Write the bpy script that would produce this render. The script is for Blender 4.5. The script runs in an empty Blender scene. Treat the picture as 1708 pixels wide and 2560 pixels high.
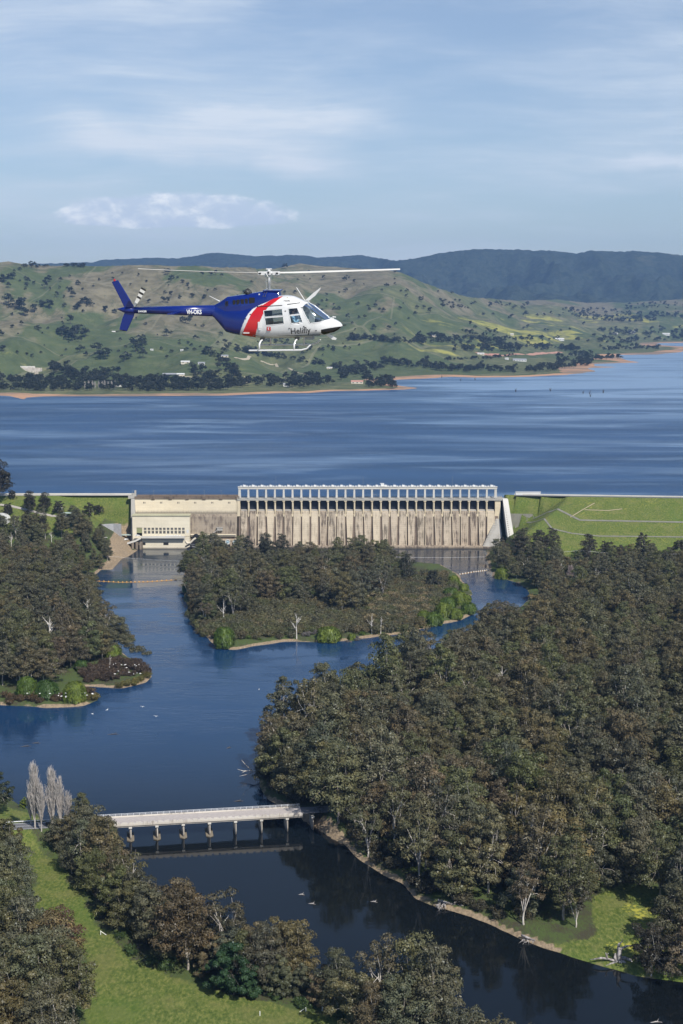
import bpy, bmesh, math, random
import numpy as np
from mathutils import Vector, Matrix, Euler
random.seed(7); RNG = np.random.default_rng(7)
S = bpy.context.scene
C = S.collection
R = math.radians
# ------------------------------------------------------------------ camera, sky, sun, exposure
F = 3558.0                      # focal length in photo pixels (50 mm on a 36 mm tall frame)
PITCH = R(8.31); CAMH = 220.0
cd = bpy.data.cameras.new('camera'); cam = bpy.data.objects.new('camera', cd); C.objects.link(cam)
cd.sensor_fit = 'VERTICAL'; cd.sensor_height = 36.0; cd.lens = F/2560*36.0
cd.clip_start = 0.5; cd.clip_end = 40000
cam.location = (0, 0, CAMH); cam.rotation_euler = (math.pi/2 - PITCH, 0, 0)
S.camera = cam
SUN_EL, SUN_AZ = R(46), math.atan2(0.50, -0.86)      # azimuth from +Y towards +X: behind the camera, to the right
sund = Vector((math.sin(SUN_AZ)*math.cos(SUN_EL), math.cos(SUN_AZ)*math.cos(SUN_EL), math.sin(SUN_EL)))
sl = bpy.data.lights.new('sun', 'SUN'); sl.energy = 5.0; sl.angle = R(0.53); sl.color = (1.0, 0.95, 0.87)
so = bpy.data.objects.new('sun', sl); C.objects.link(so); so.rotation_euler = sund.to_track_quat('Z', 'Y').to_euler()
so.location = (200, -300, 900)
S.view_settings.view_transform = 'Standard'; S.view_settings.look = 'None'
S.view_settings.exposure = 0.12; S.view_settings.gamma = 1.0
S.cycles.max_bounces = 6; S.cycles.diffuse_bounces = 2; S.cycles.glossy_bounces = 3
S.cycles.transparent_max_bounces = 12; S.cycles.volume_bounces = 0
S.cycles.use_adaptive_sampling = True; S.cycles.adaptive_threshold = 0.015
S.cycles.use_denoising = True
try: S.cycles.denoiser = 'OPENIMAGEDENOISE'
except Exception: pass

class NT:
    """tiny node-tree helper"""
    def __init__(s, tree): s.t = tree; s.t.nodes.clear()
    def n(s, typ, ins=None, **kw):
        nd = s.t.nodes.new(typ)
        for k, v in kw.items(): setattr(nd, k, v)
        for k, v in (ins or {}).items():
            sock = nd.inputs[k]
            if isinstance(v, bpy.types.NodeSocket): s.t.links.new(v, sock)
            elif isinstance(v, bpy.types.Node): s.t.links.new(v.outputs[0], sock)
            else: sock.default_value = v
        return nd
    def math(s, op, a, b=0.0, c=0.0, clamp=False):
        return s.n('ShaderNodeMath', {0: a, 1: b, 2: c}, operation=op, use_clamp=clamp).outputs[0]
    def mix(s, fac, a, b, mode='MIX'):
        def col(v): return (*v, 1.0) if isinstance(v, tuple) and len(v) == 3 else v
        return s.n('ShaderNodeMix', {0: fac, 6: col(a), 7: col(b)}, data_type='RGBA', blend_type=mode).outputs[2]
    def ramp(s, fac, stops):
        nd = s.n('ShaderNodeValToRGB', {0: fac}); e = nd.color_ramp.elements
        e[0].position, e[0].color = stops[0][0], (*stops[0][1], 1) if isinstance(stops[0][1], tuple) else (stops[0][1],)*3+(1,)
        for p, c in stops[1:-1]:
            el = e.new(p); el.color = (*c, 1) if isinstance(c, tuple) else (c, c, c, 1)
        e[-1].position, e[-1].color = stops[-1][0], (*stops[-1][1], 1) if isinstance(stops[-1][1], tuple) else (stops[-1][1],)*3+(1,)
        return nd.outputs[0]
    def noise(s, vec, scale, detail=3, rough=0.55, dist=0.0):
        return s.n('ShaderNodeTexNoise', {'Vector': vec, 'Scale': scale, 'Detail': detail, 'Roughness': rough, 'Distortion': dist}).outputs[0]
    def mapping(s, vec, scale=(1,1,1), loc=(0,0,0), rot=(0,0,0)):
        return s.n('ShaderNodeMapping', {'Vector': vec, 'Scale': scale, 'Location': loc, 'Rotation': rot}).outputs[0]
    def smooth(s, v, a, b):
        return s.n('ShaderNodeMapRange', {0: v, 1: a, 2: b, 3: 0.0, 4: 1.0}, interpolation_type='SMOOTHSTEP').outputs[0]

# ---- camera geometry helpers: photo pixel -> world point
cp, sp_ = math.cos(PITCH), math.sin(PITCH)
def ray(px, py):
    u = (px-854.0)/F; v = (1280.0-py)/F
    return u, cp + v*sp_, -sp_ + v*cp
def at(px, py, z=0.0):
    x, y, dz = ray(px, py); t = (z-CAMH)/dz
    return Vector((x*t, y*t, z))
def atY(px, py, Y):
    x, y, dz = ray(px, py); t = Y/y
    return Vector((x*t, Y, CAMH + dz*t))
def proj(x, y, z):
    zz = z-CAMH; d = y*cp - zz*sp_; up = y*sp_ + zz*cp
    return 854 + F*x/d, 1280 - F*up/d

# ---- world: physical sky with thin cloud
w = bpy.data.worlds.new('World'); S.world = w; w.use_nodes = True
T = NT(w.node_tree)
sky = T.n('ShaderNodeTexSky', sky_type='NISHITA', sun_disc=False, sun_elevation=SUN_EL, sun_rotation=SUN_AZ,
          altitude=200.0, air_density=1.0, dust_density=0.6, ozone_density=1.6)
tc = T.n('ShaderNodeTexCoord').outputs['Generated']
sx = T.n('ShaderNodeSeparateXYZ', {0: tc})
X_, Y_, Z_ = sx.outputs
yy = T.math('MAXIMUM', Y_, 0.05)
az = T.math('DIVIDE', X_, yy); el = T.math('DIVIDE', Z_, yy)       # flat sky coordinates in front
def uv(px, py):                                                       # where a photo pixel falls in that sky
    x, y, z = ray(px, py); return x/y, z/y
# cirrus sheets: noise stretched along the horizon, bent by a slower noise
v0 = T.n('ShaderNodeCombineXYZ', {0: az, 1: el, 2: 0.0}).outputs[0]
warp = T.n('ShaderNodeTexNoise', {'Vector': v0, 'Scale': 3.5, 'Detail': 3.0})
vw = T.n('ShaderNodeVectorMath', {0: v0, 1: T.n('ShaderNodeVectorMath', {0: warp.outputs[1], 1: (0.10, 0.035, 0)}, operation='MULTIPLY').outputs[0]}, operation='ADD').outputs[0]
n1 = T.noise(T.mapping(vw, (2.2, 13, 1), (0.3, 0.2, 0)), 1.3, 8, 0.58)
n2 = T.noise(T.mapping(vw, (3.2, 34, 1), (3.1, 0.9, 0), (0, 0, 0.10)), 1.6, 9, 0.66)
c1 = T.smooth(n1, 0.36, 0.66)
n3 = T.noise(T.mapping(vw, (7.0, 95, 1), (1.7, 4.4, 0), (0, 0, 0.16)), 1.5, 10, 0.7)
c2 = T.math('ADD', T.math('MULTIPLY', T.smooth(n2, 0.44, 0.66), 0.75), T.math('MULTIPLY', T.smooth(n3, 0.45, 0.66), 0.5))
# the long brighter streak of the photo
def streak(p0, p1, width, amp):
    (u0, e0), (u1, e1) = uv(*p0), uv(*p1)
    m = T.math('MULTIPLY', T.smooth(az, u0-0.02, u0+0.05), T.math('SUBTRACT', 1.0, T.smooth(az, u1-0.05, u1+0.02)))
    wn = T.math('MULTIPLY', T.math('SUBTRACT', T.noise(T.mapping(v0, (8, 12, 1)), 1.0, 4), 0.5), 0.05)
    line = T.math('ADD', T.math('MULTIPLY_ADD', T.math('SUBTRACT', az, u0), (e1-e0)/(u1-u0), e0), wn)
    d = T.math('ABSOLUTE', T.math('SUBTRACT', el, line))
    g = T.math('SUBTRACT', 1.0, T.smooth(d, 0.0, width))
    return T.math('MULTIPLY', T.math('MULTIPLY', m, g), T.math('MULTIPLY', T.math('ADD', T.math('MULTIPLY', T.math('SUBTRACT', n3, 0.5), 1.6), T.math('ADD', 0.35, n2)), amp))
st = T.math('ADD', streak((120, 300), (880, 400), 0.022, 0.95), streak((400, 265), (980, 330), 0.014, 0.6))
st = T.math('ADD', st, streak((1450, 405), (1900, 395), 0.008, 0.6))
veil = T.math('ADD', T.math('MULTIPLY', c1, 0.42), T.math('MULTIPLY', T.math('MULTIPLY', c2, c1), 0.40))
horiz = T.math('SUBTRACT', 1.0, T.smooth(el, 0.0, 0.26))
veil = T.math('ADD', T.math('MULTIPLY_ADD', horiz, 0.07, 0.17), T.math('MULTIPLY', veil, 0.85))
veil = T.math('ADD', veil, T.math('MULTIPLY', st, 0.85), 0, True)
veil = T.math('MULTIPLY', veil, T.math('SUBTRACT', 1.0, T.math('MULTIPLY', T.smooth(el, 0.19, 0.42), 0.8)))
skyc = T.mix(1.0, sky.outputs[0], (0.90, 0.98, 1.10), 'MULTIPLY')
col = T.mix(veil, skyc, (7.7, 8.6, 9.7))
# the small cumulus bank and a few scraps
def puff(u0, u1, e0, e1, seed, dens, edge=0.35, sc=1.0):
    cu, ce, hu, he = (u0+u1)/2, (e0+e1)/2, (u1-u0)/2, (e1-e0)/2
    a = T.math('DIVIDE', T.math('SUBTRACT', az, cu), hu); b = T.math('DIVIDE', T.math('SUBTRACT', el, ce), he)
    r = T.math('ADD', T.math('POWER', T.math('ABSOLUTE', a), 2.6), T.math('POWER', T.math('ABSOLUTE', b), 2.0))
    v = T.mapping(v0, (55*sc, 95*sc, 1), (seed, seed*0.7, 0))
    nz = T.noise(v, 1.0, 7, 0.62, 0.35)
    m = T.smooth(T.math('SUBTRACT', T.math('ADD', T.math('MULTIPLY', nz, 1.7), 0.42), T.math('ADD', r, T.math('MULTIPLY', T.smooth(b, -0.25, -0.62), 0.9))), 0.0, edge)
    lit = T.smooth(T.math('ADD', nz, T.math('MULTIPLY', T.noise(T.mapping(v0, (60*sc, 90*sc, 1), (seed+0.12, seed*0.7-0.25, 0)), 1.0, 5, 0.6), -0.55)), 0.16, 0.44)
    return T.math('MULTIPLY', m, dens), lit
for (ax, ay, bx, by, sd_, dn, sc_) in ((165, 596, 715, 486, 3.7, 0.82, 0.62),):
    (u0, e0), (u1, e1) = uv(ax, ay), uv(bx, by)
    m, lit = puff(u0, u1, e0, e1, sd_, dn, 0.5, sc_)
    cc = T.mix(lit, (6.9, 8.0, 9.6), (11.4, 11.7, 12.0)) if dn > 0.8 else (4.2, 5.2, 7.0, 1)
    col = T.mix(m, col, cc)
bg = T.n('ShaderNodeBackground', {0: col, 1: 0.090})
T.n('ShaderNodeOutputWorld', {0: bg})

# ------------------------------------------------------------------ mesh and object helpers
def tag(o, label=None, cat=None, group=None, kind=None):
    if label: o['label'] = label
    if cat: o['category'] = cat
    if group: o['group'] = group
    if kind: o['kind'] = kind
    return o
def empty(name, loc, rz=0.0, **kw):
    o = bpy.data.objects.new(name, None); C.objects.link(o); o.location = loc; o.rotation_euler = (0, 0, rz)
    o.empty_display_size = 0.5
    return tag(o, **kw)
def np_mesh(name, verts, faces, mats=(), smooth=False, midx=None):
    """verts (n,3), faces (m,k) int array or list of lists"""
    me = bpy.data.meshes.new(name)
    v = np.asarray(verts, dtype=np.float32).reshape(-1, 3)
    if isinstance(faces, np.ndarray) and faces.ndim == 2:
        k = faces.shape[1]; m = faces.shape[0]
        me.vertices.add(len(v)); me.vertices.foreach_set('co', v.ravel())
        me.loops.add(m*k); me.loops.foreach_set('vertex_index', faces.astype(np.int32).ravel())
        me.polygons.add(m); me.polygons.foreach_set('loop_start', np.arange(0, m*k, k, dtype=np.int32))
    else:
        me.from_pydata(v.tolist(), [], [list(map(int, f)) for f in faces]); m = len(me.polygons)
    me.update(calc_edges=True)
    for mt in mats: me.materials.append(mt)
    me.polygons.foreach_set('use_smooth', np.full(len(me.polygons), bool(smooth)))
    if midx is not None: me.polygons.foreach_set('material_index', np.asarray(midx, dtype=np.int32))
    return me
def obj(name, me, parent=None, loc=(0,0,0), rot=(0,0,0), **kw):
    o = bpy.data.objects.new(name, me); C.objects.link(o); o.parent = parent; o.location = loc; o.rotation_euler = rot
    return tag(o, **kw)
class MB:
    """collects boxes, bars, tubes and strips into one mesh"""
    def __init__(s): s.v = []; s.f = []
    def add(s, vs, fs):
        b = len(s.v); s.v += [tuple(p) for p in vs]; s.f += [[b+i for i in f] for f in fs]; return s
    def box(s, c, d, rz=0.0):
        x, y, z = d[0]/2, d[1]/2, d[2]/2; cr, sr = math.cos(rz), math.sin(rz)
        P = [(-x,-y,-z),(x,-y,-z),(x,y,-z),(-x,y,-z),(-x,-y,z),(x,-y,z),(x,y,z),(-x,y,z)]
        P = [(c[0]+a*cr-b*sr, c[1]+a*sr+b*cr, c[2]+e) for a, b, e in P]
        return s.add(P, [(0,3,2,1),(4,5,6,7),(0,1,5,4),(1,2,6,5),(2,3,7,6),(3,0,4,7)])
    def bb(s, x0, x1, y0, y1, z0, z1): return s.box(((x0+x1)/2,(y0+y1)/2,(z0+z1)/2), (abs(x1-x0),abs(y1-y0),abs(z1-z0)))
    def hexa(s, P): return s.add(P, [(0,3,2,1),(4,5,6,7),(0,1,5,4),(1,2,6,5),(2,3,7,6),(3,0,4,7)])
    def tube(s, pts, rad, n=6, caps=True):
        pts = [Vector(p) for p in pts]
        rad = [rad]*len(pts) if not isinstance(rad, (list, tuple)) else rad
        rings = []; up = Vector((0,0,1))
        for i, p in enumerate(pts):
            d = (pts[min(i+1, len(pts)-1)] - pts[max(i-1, 0)])
            d = d.normalized() if d.length > 1e-9 else Vector((0,0,1))
            a = d.cross(up)
            if a.length < 0.05: a = d.cross(Vector((0,1,0)))
            a.normalize(); b = d.cross(a).normalized()
            if i and (a.dot(rings[-1][1]) < 0): a, b = -a, -b
            rings.append((p, a, b))
        vs = []
        for (p, a, b), r in zip(rings, rad):
            for k in range(n):
                t = 2*math.pi*k/n; vs.append(p + a*(r*math.cos(t)) + b*(r*math.sin(t)))
        fs = []
        for i in range(len(pts)-1):
            for k in range(n):
                fs.append((i*n+k, i*n+(k+1)%n, (i+1)*n+(k+1)%n, (i+1)*n+k))
        if caps: fs += [tuple(range(n))[::-1], tuple((len(pts)-1)*n+k for k in range(n))]
        return s.add(vs, fs)
    def prism(s, poly, y0, y1, axis='y'):
        n = len(poly)
        if axis == 'y': A = [(x, y0, z) for x, z in poly]; B = [(x, y1, z) for x, z in poly]
        elif axis == 'x': A = [(y0, x, z) for x, z in poly]; B = [(y1, x, z) for x, z in poly]
        else: A = [(x, z, y0) for x, z in poly]; B = [(x, z, y1) for x, z in poly]
        return s.add(A+B, [tuple(range(n)), tuple(range(2*n-1, n-1, -1))] + [(i, n+i, n+(i+1)%n, (i+1)%n) for i in range(n)])
    def mesh(s, name, mat, smooth=False):
        me = bpy.data.meshes.new(name); me.from_pydata([tuple(p) for p in s.v], [], s.f)
        bm = bmesh.new(); bm.from_mesh(me); bmesh.ops.recalc_face_normals(bm, faces=bm.faces); bm.to_mesh(me); bm.free()
        me.materials.append(mat)
        if smooth: me.polygons.foreach_set('use_smooth', np.full(len(me.polygons), True))
        return me
    def build(s, name, mat, parent=None, loc=(0,0,0), rot=(0,0,0), smooth=False, **kw):
        return obj(name, s.mesh(name, mat, smooth), parent, loc, rot, **kw)

# ---- numpy noise
_perm = RNG.random((256, 256)).astype(np.float64)
def vnoise(x, y):
    x = np.asarray(x, float); y = np.asarray(y, float)
    xi = np.floor(x).astype(int); yi = np.floor(y).astype(int); fx = x-xi; fy = y-yi
    fx = fx*fx*(3-2*fx); fy = fy*fy*(3-2*fy)
    g = lambda a, b: _perm[a & 255, b & 255]
    return (g(xi, yi)*(1-fx)+g(xi+1, yi)*fx)*(1-fy) + (g(xi, yi+1)*(1-fx)+g(xi+1, yi+1)*fx)*fy
def fbm(x, y, o=4, gain=0.5):
    a = 1.0; s = 0.0; t = 0.0
    for i in range(o):
        s = s + a*(vnoise(x*2**i+13.7*i, y*2**i+7.1*i)-0.5)*2; t += a; a *= gain
    return s/t
def smst(v, a, b):
    t = np.clip((np.asarray(v, float)-a)/(b-a), 0, 1); return t*t*(3-2*t)
def inpoly(x, y, P):
    x = np.asarray(x, float); y = np.asarray(y, float); c = np.zeros(np.broadcast(x, y).shape, bool)
    n = len(P)
    for i in range(n):
        x0, y0 = P[i][:2]; x1, y1 = P[(i+1) % n][:2]
        if y0 == y1: continue
        c ^= ((y0 > y) != (y1 > y)) & (x < (x1-x0)*(y-y0)/(y1-y0)+x0)
    return c
def pdist(x, y, P, closed=True):
    x = np.asarray(x, float); y = np.asarray(y, float); d = np.full(np.broadcast(x, y).shape, 1e9); n = len(P)
    for i in range(n if closed else n-1):
        x0, y0 = P[i][:2]; x1, y1 = P[(i+1) % n][:2]; dx, dy = x1-x0, y1-y0; L = dx*dx+dy*dy+1e-9
        t = np.clip(((x-x0)*dx+(y-y0)*dy)/L, 0, 1)
        d = np.minimum(d, (x-x0-t*dx)**2+(y-y0-t*dy)**2)
    return np.sqrt(d)
def sdist(x, y, polys):
    s = np.full(np.broadcast(x, y).shape, -1e9)
    for P in polys:
        d = pdist(x, y, P); s = np.maximum(s, np.where(inpoly(x, y, P), d, -d))
    return s

# ------------------------------------------------------------------ materials
def mat(name):
    m = bpy.data.materials.new(name); m.use_nodes = True; t = NT(m.node_tree); return m, t
def out(t, sh): t.n('ShaderNodeOutputMaterial', {0: sh})
def bsdf(t, col, rough=0.8, metal=0.0, normal=None, spec=0.5, **kw):
    ins = {'Base Color': (*col, 1) if isinstance(col, tuple) and len(col) == 3 else col, 'Roughness': rough, 'Metallic': metal, 'Specular IOR Level': spec}
    if normal is not None: ins['Normal'] = normal
    ins.update(kw); return t.n('ShaderNodeBsdfPrincipled', ins)
def simple(name, col, rough=0.7, metal=0.0, var=0.12, scale=1.5, spec=0.5, coat=0.0):
    m, t = mat(name); oc = t.n('ShaderNodeTexCoord').outputs['Object']
    nz = t.noise(oc, scale, 5)
    f = t.math('MULTIPLY_ADD', nz, var*2, 1-var)
    c = t.n('ShaderNodeVectorMath', {0: (*col,), 3: f}, operation='SCALE').outputs[0]
    kw = {'Coat Weight': coat, 'Coat Roughness': 0.08} if coat else {}
    out(t, bsdf(t, c, rough, metal, None, spec, **kw)); return m
M = {}
M['white_paint'] = simple('white_paint', (0.78, 0.78, 0.76), 0.35, 0, 0.04)
M['dark_metal'] = simple('dark_metal', (0.035, 0.038, 0.042), 0.5, 0.3)
M['grey_metal'] = simple('grey_metal', (0.35, 0.37, 0.38), 0.45, 0.3)
M['black'] = simple('black', (0.012, 0.012, 0.014), 0.6)
M['asphalt'] = simple('asphalt', (0.13, 0.13, 0.135), 0.9, 0, 0.2, 0.4)
M['pale_road'] = simple('pale_road', (0.36, 0.33, 0.29), 0.9, 0, 0.15, 0.3)
M['dirt'] = simple('dirt', (0.42, 0.34, 0.24), 0.95, 0, 0.25, 0.05)
M['timber'] = simple('timber', (0.30, 0.26, 0.22), 0.9, 0, 0.3, 2.0)
M['float'] = simple('float_orange', (0.75, 0.38, 0.05), 0.5)
M['float_w'] = simple('float_white', (0.8, 0.76, 0.66), 0.5)
M['bird'] = simple('bird_white', (0.85, 0.84, 0.8), 0.7, 0, 0.03)
M['roof_grey'] = simple('roof_grey', (0.30, 0.31, 0.33), 0.5, 0, 0.1, 0.2)
M['roof_white'] = simple('roof_white', (0.62, 0.62, 0.60), 0.5, 0, 0.05, 0.2)
M['roof_red'] = simple('roof_red', (0.50, 0.26, 0.20), 0.7, 0, 0.1, 0.2)
M['wall_cream'] = simple('wall_cream', (0.62, 0.56, 0.45), 0.8, 0, 0.08, 0.3)
M['win_dark'] = simple('win_dark', (0.03, 0.035, 0.045), 0.15, 0, 0.1)
M['red_lamp'] = simple('red_lamp', (0.4, 0.02, 0.02), 0.3)
M['rust'] = simple('rust', (0.30, 0.12, 0.05), 0.85, 0, 0.3, 1.0)
M['green_door'] = simple('green_door', (0.25, 0.26, 0.13), 0.6, 0, 0.08)

def leafmat(name, cols, use_random=False, trans=0.15, bright=0.95):
    """leaf colour: object colour (single trees) or random per instance, varied clump by clump and leaf by leaf"""
    m, t = mat(name); oi = t.n('ShaderNodeObjectInfo')
    if use_random:
        base = t.ramp(oi.outputs['Random'], [(i/(len(cols)-1), c) for i, c in enumerate(cols)])
    else: base = oi.outputs['Color']
    oc = t.n('ShaderNodeTexCoord').outputs['Object']
    off = t.n('ShaderNodeVectorMath', {0: oc, 1: t.n('ShaderNodeCombineXYZ', {0: t.math('MULTIPLY', oi.outputs['Random'], 90.0)}).outputs[0]}, operation='ADD').outputs[0]
    cl = t.noise(off, 0.28, 2, 0.6); fine = t.noise(off, 2.3, 2, 0.7)
    f = t.math('MULTIPLY_ADD', t.smooth(fine, 0.25, 0.75), 0.55, 0.72)
    f = t.math('MULTIPLY', f, t.math('MULTIPLY_ADD', t.smooth(cl, 0.3, 0.7), 0.55, 0.72))
    warm = t.mix(t.math('MULTIPLY', t.smooth(cl, 0.5, 0.72), 0.55), base, t.mix(1.0, base, (1.22, 0.98, 0.76), 'MULTIPLY'))
    c = t.n('ShaderNodeVectorMath', {0: warm, 3: t.math('MULTIPLY', f, bright)}, operation='SCALE').outputs[0]
    d = t.n('ShaderNodeBsdfDiffuse', {0: c}); tr = t.n('ShaderNodeBsdfTranslucent', {0: c})
    g = t.n('ShaderNodeBsdfGlossy', {0: (0.8, 0.85, 0.9, 1), 'Roughness': 0.42})
    a = t.n('ShaderNodeMixShader', {0: trans, 1: d, 2: tr}); b = t.n('ShaderNodeMixShader', {0: 0.02, 1: a, 2: g})
    out(t, b); return m
OLIVES = [(0.112, 0.111, 0.053), (0.124, 0.104, 0.060), (0.104, 0.109, 0.066), (0.136, 0.115, 0.056), (0.104, 0.116, 0.048), (0.126, 0.124, 0.070), (0.090, 0.090, 0.055)]
M['leaf'] = leafmat('gum_leaves', OLIVES)
M['leaf_rand'] = leafmat('gum_leaves_mixed', OLIVES, True)
M['leaf_far'] = leafmat('far_leaves', [(0.026, 0.034, 0.022), (0.034, 0.038, 0.024), (0.024, 0.031, 0.024)], True, 0.1)
M['leaf_far_one'] = leafmat('far_tree_leaves', [(0.03,)*3]*2, False, 0.1)
def barkmat(name, a, b):
    m, t = mat(name); oc = t.n('ShaderNodeTexCoord').outputs['Object']
    c = t.mix(t.smooth(t.noise(t.mapping(oc, (1, 1, 0.35)), 1.3, 4), 0.4, 0.62), a, b); out(t, bsdf(t, c, 0.85)); return m
M['bark'] = barkmat('gum_bark', (0.40, 0.36, 0.31), (0.16, 0.13, 0.11))
M['bark_pale'] = barkmat('pale_bark', (0.62, 0.58, 0.52), (0.36, 0.31, 0.27))
M['bark_dark'] = barkmat('dark_bark', (0.10, 0.085, 0.07), (0.05, 0.042, 0.035))
M['twig_pink'] = barkmat('bare_twigs', (0.30, 0.25, 0.23), (0.22, 0.19, 0.18))
M['driftwood'] = barkmat('driftwood', (0.42, 0.39, 0.37), (0.18, 0.16, 0.15))
# ------------------------------------------------------------------ land, river, lake, hills
LAKE_Z = 42.0
YC = 1292.0                                     # line of the dam crest
XD0, XD1 = atY(330, 1300, YC).x, atY(1262, 1300, YC).x     # ends of the concrete dam
def W(pts, z=0.0): return [tuple(at(px, py, z)[:2]) for px, py in pts]
LEFT = W([(345,1378),(322,1392),(300,1398),(272,1411),(232,1442),(208,1452),(216,1480),(226,1530),(248,1568),(285,1612),(316,1640),(345,1662),
          (378,1690),(362,1706),(300,1722),(225,1716),(196,1716),(236,1734),(248,1750),(205,1764),(110,1770),(0,1762),(-260,1750)])
LEFT = [(XD0+2, 1600)] + LEFT + [(-900, LEFT[-1][1]-10), (-900, 1600)]
LOWER = W([(-300,1975),(0,1990),(60,2016),(110,2048),(170,2082),(215,2100),(262,2150),(318,2215),(352,2258),(430,2316),(520,2356),(620,2385),(700,2405),(780,2440),(860,2500),(930,2535),(1060,2555),(1230,2580),(1400,2625),(1500,2800)])
LOWER = [(-900, LOWER[0][1])] + LOWER + [(95, 150), (-900, 150)]
ISLE = W([(541,1622),(590,1625),(644,1614),(709,1604),(790,1606),(861,1603),(926,1594),(1002,1584),(1045,1574),(1085,1566),(1154,1551),(1180,1536),(1170,1515),
          (1178,1484),(1160,1455),(1148,1436),(1100,1412),(1010,1404),(900,1398),(800,1402),(700,1392),(600,1390),(520,1396),(480,1410),(462,1432),(455,1462),(462,1500),(478,1530),(476,1560),(505,1580),(530,1604)])
RIGHT = W([(1222,1374),(1214,1392),(1222,1415),(1232,1440),(1262,1447),(1300,1458),(1322,1475),(1318,1500),(1290,1530),(1215,1560),(1120,1600),(1030,1650),(955,1698),(860,1745),(770,1785),
           (700,1828),(664,1862),(648,1900),(648,1950),(672,1995),(735,2030),(772,2056),(826,2088),(856,2112),(892,2150),(945,2180),(1000,2208),(1042,2246),(1092,2266),(1180,2292),(1282,2340),(1352,2368),(1420,2388),(1500,2414),(1600,2442),(1708,2452),(1900,2470),(2300,2500)])
RIGHT = [(XD1-8, 1600)] + RIGHT + [(900, RIGHT[-1][1]-20), (900, 1600)]
LANDS = [LEFT, LOWER, ISLE, RIGHT]
# bridge line: near ends of the two outermost visible piers
BRA, BRB = at(327, 2103, 0), at(719, 2080, 0)
bd = (BRB-BRA).normalized(); bn = Vector((-bd.y, bd.x, 0))      # along, and away from the camera
DECK_Z, DECK_W = 7.6, 9.6
BR0 = BRA - bd*((BRB-BRA).length/6*1.75); BR1 = BRB + bd*6.5           # ends of the deck
BEACH_Y = 1
def road_bank(x, y):
    t = (x-BRA.x)*bd.x + (y-BRA.y)*bd.y; s = (x-BRA.x)*bn.x + (y-BRA.y)*bn.y - DECK_W/2
    t0 = (BR0-BRA).dot(bd); t1 = (BR1-BRA).dot(bd)
    o = np.maximum(np.maximum(t - t0, t1 - t), 0)*0
    inside = np.minimum(np.maximum(t-t0, 0), np.maximum(t1-t, 0))   # >0 over the water
    e = np.maximum(np.abs(s) - (DECK_W/2+1.0), 0)
    z = DECK_Z - 0.35 - e*0.45 - inside*1.2
    return z
def crest_y(x):
    x = np.asarray(x, float)
    return np.where(x > 150, YC - 3 - 0.11*(x-150), YC-3)
def ground_h(x, y):
    x = np.asarray(x, float); y = np.asarray(y, float)
    d = sdist(x, y, LANDS) + 2.2*fbm(x/17, y/17, 3)
    land = np.minimum(d, 3)*0.42 + np.clip(1-np.exp(-(d-3)/22), 0, 1)*2.4 + fbm(x/45, y/45, 3)*0.7*smst(d, 4, 20)
    h = np.where(d > 0, land, np.maximum(d*0.45, -3.0))
    cy = crest_y(x)
    emb = 46.6 - np.maximum(cy-y, 0)/2.5
    lim = 0.8 + 0.62*np.maximum(d, 0)
    out_ = (x < XD0+1) | (x > XD1-1)
    emb = np.where(out_, np.minimum(emb, lim), -9)
    # behind the crest: roadway, then the upstream slope under the lake
    back = np.where(y > cy+9, 46.6 - (y-cy-9)*0.6, 46.6)
    h = np.where(out_ & (y > cy), np.where(out_, np.minimum(back, np.where(y > cy+2, 99, np.maximum(lim, 30))), h), np.maximum(h, emb))
    h = np.where((~out_) & (y > 1272), np.where(y > 1300, 30.0, -3.0), h)
    h = np.where(y > 1330, np.maximum(24.0 - (y-1330)*0.001, 20), h)
    rb = road_bank(x, y)
    rb = np.minimum(rb, d*1.6+1.0)
    h = np.where((y < 900) & (d > -0.5) & (rb > h), rb, h)
    return h
def gh(x, y): return float(ground_h(np.array([x]), np.array([y]))[0])

# clearings (photo pixels on the ground)
CLEAR = [W(p, 3) for p in (
    [(0,2050),(92,2100),(150,2190),(200,2250),(255,2330),(330,2400),(420,2440),(520,2475),(640,2500),(860,2545),(1000,2640),(200,2640),(235,2560),(215,2420),(200,2330),(110,2290),(90,2180),(0,2120)],
    [(1330,2440),(1240,2330),(1150,2280),(1090,2255),(1190,2270),(1300,2330),(1400,2345),(1490,2330),(1500,2240),(1560,2215),(1640,2230),(1640,2330),(1708,2330),(1900,2340),(1900,2480),(1500,2440)],
    [(-60,1985),(60,2020),(100,2048),(60,2070),(-60,2075)],
    [(140,1535),(270,1535),(285,1560),(205,1572),(140,1560)],
    [(-100,1235),(330,1235),(330,1345),(225,1345),(240,1300),(120,1295),(0,1330),(-100,1330)],
    [(1262,1235),(2000,1245),(2000,1345),(1480,1350),(1400,1372),(1350,1345),(1262,1345)],
)]
FLOWERS = [W(p, 3) for p in ([(1550,2255),(1640,2265),(1620,2310),(1708,2310),(1780,2400),(1660,2415),(1560,2385),(1500,2370),(1520,2350),(1590,2345),(1600,2310),(1545,2280)],)]
def grid_mesh(xs, ys, hfun):
    X, Y = np.meshgrid(xs, ys); Z = hfun(X, Y)
    nx, ny = len(xs), len(ys)
    i = np.arange(nx*ny).reshape(ny, nx)
    f = np.stack([i[:-1, :-1], i[:-1, 1:], i[1:, 1:], i[1:, :-1]], -1).reshape(-1, 4)
    return np.stack([X, Y, Z], -1).reshape(-1, 3), f
def paint(me, name, cols):
    a = me.color_attributes.new(name, 'FLOAT_COLOR', 'POINT')
    c = np.ones((len(cols), 4), np.float32); c[:, :cols.shape[1]] = cols; a.data.foreach_set('color', c.ravel())
xs = np.concatenate([[-7000, -4000, -2200, -1300, -850, -600, -480], np.arange(-400, 401, 2.5), [480, 600, 850, 1300, 2200, 4000, 7000]])
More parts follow.
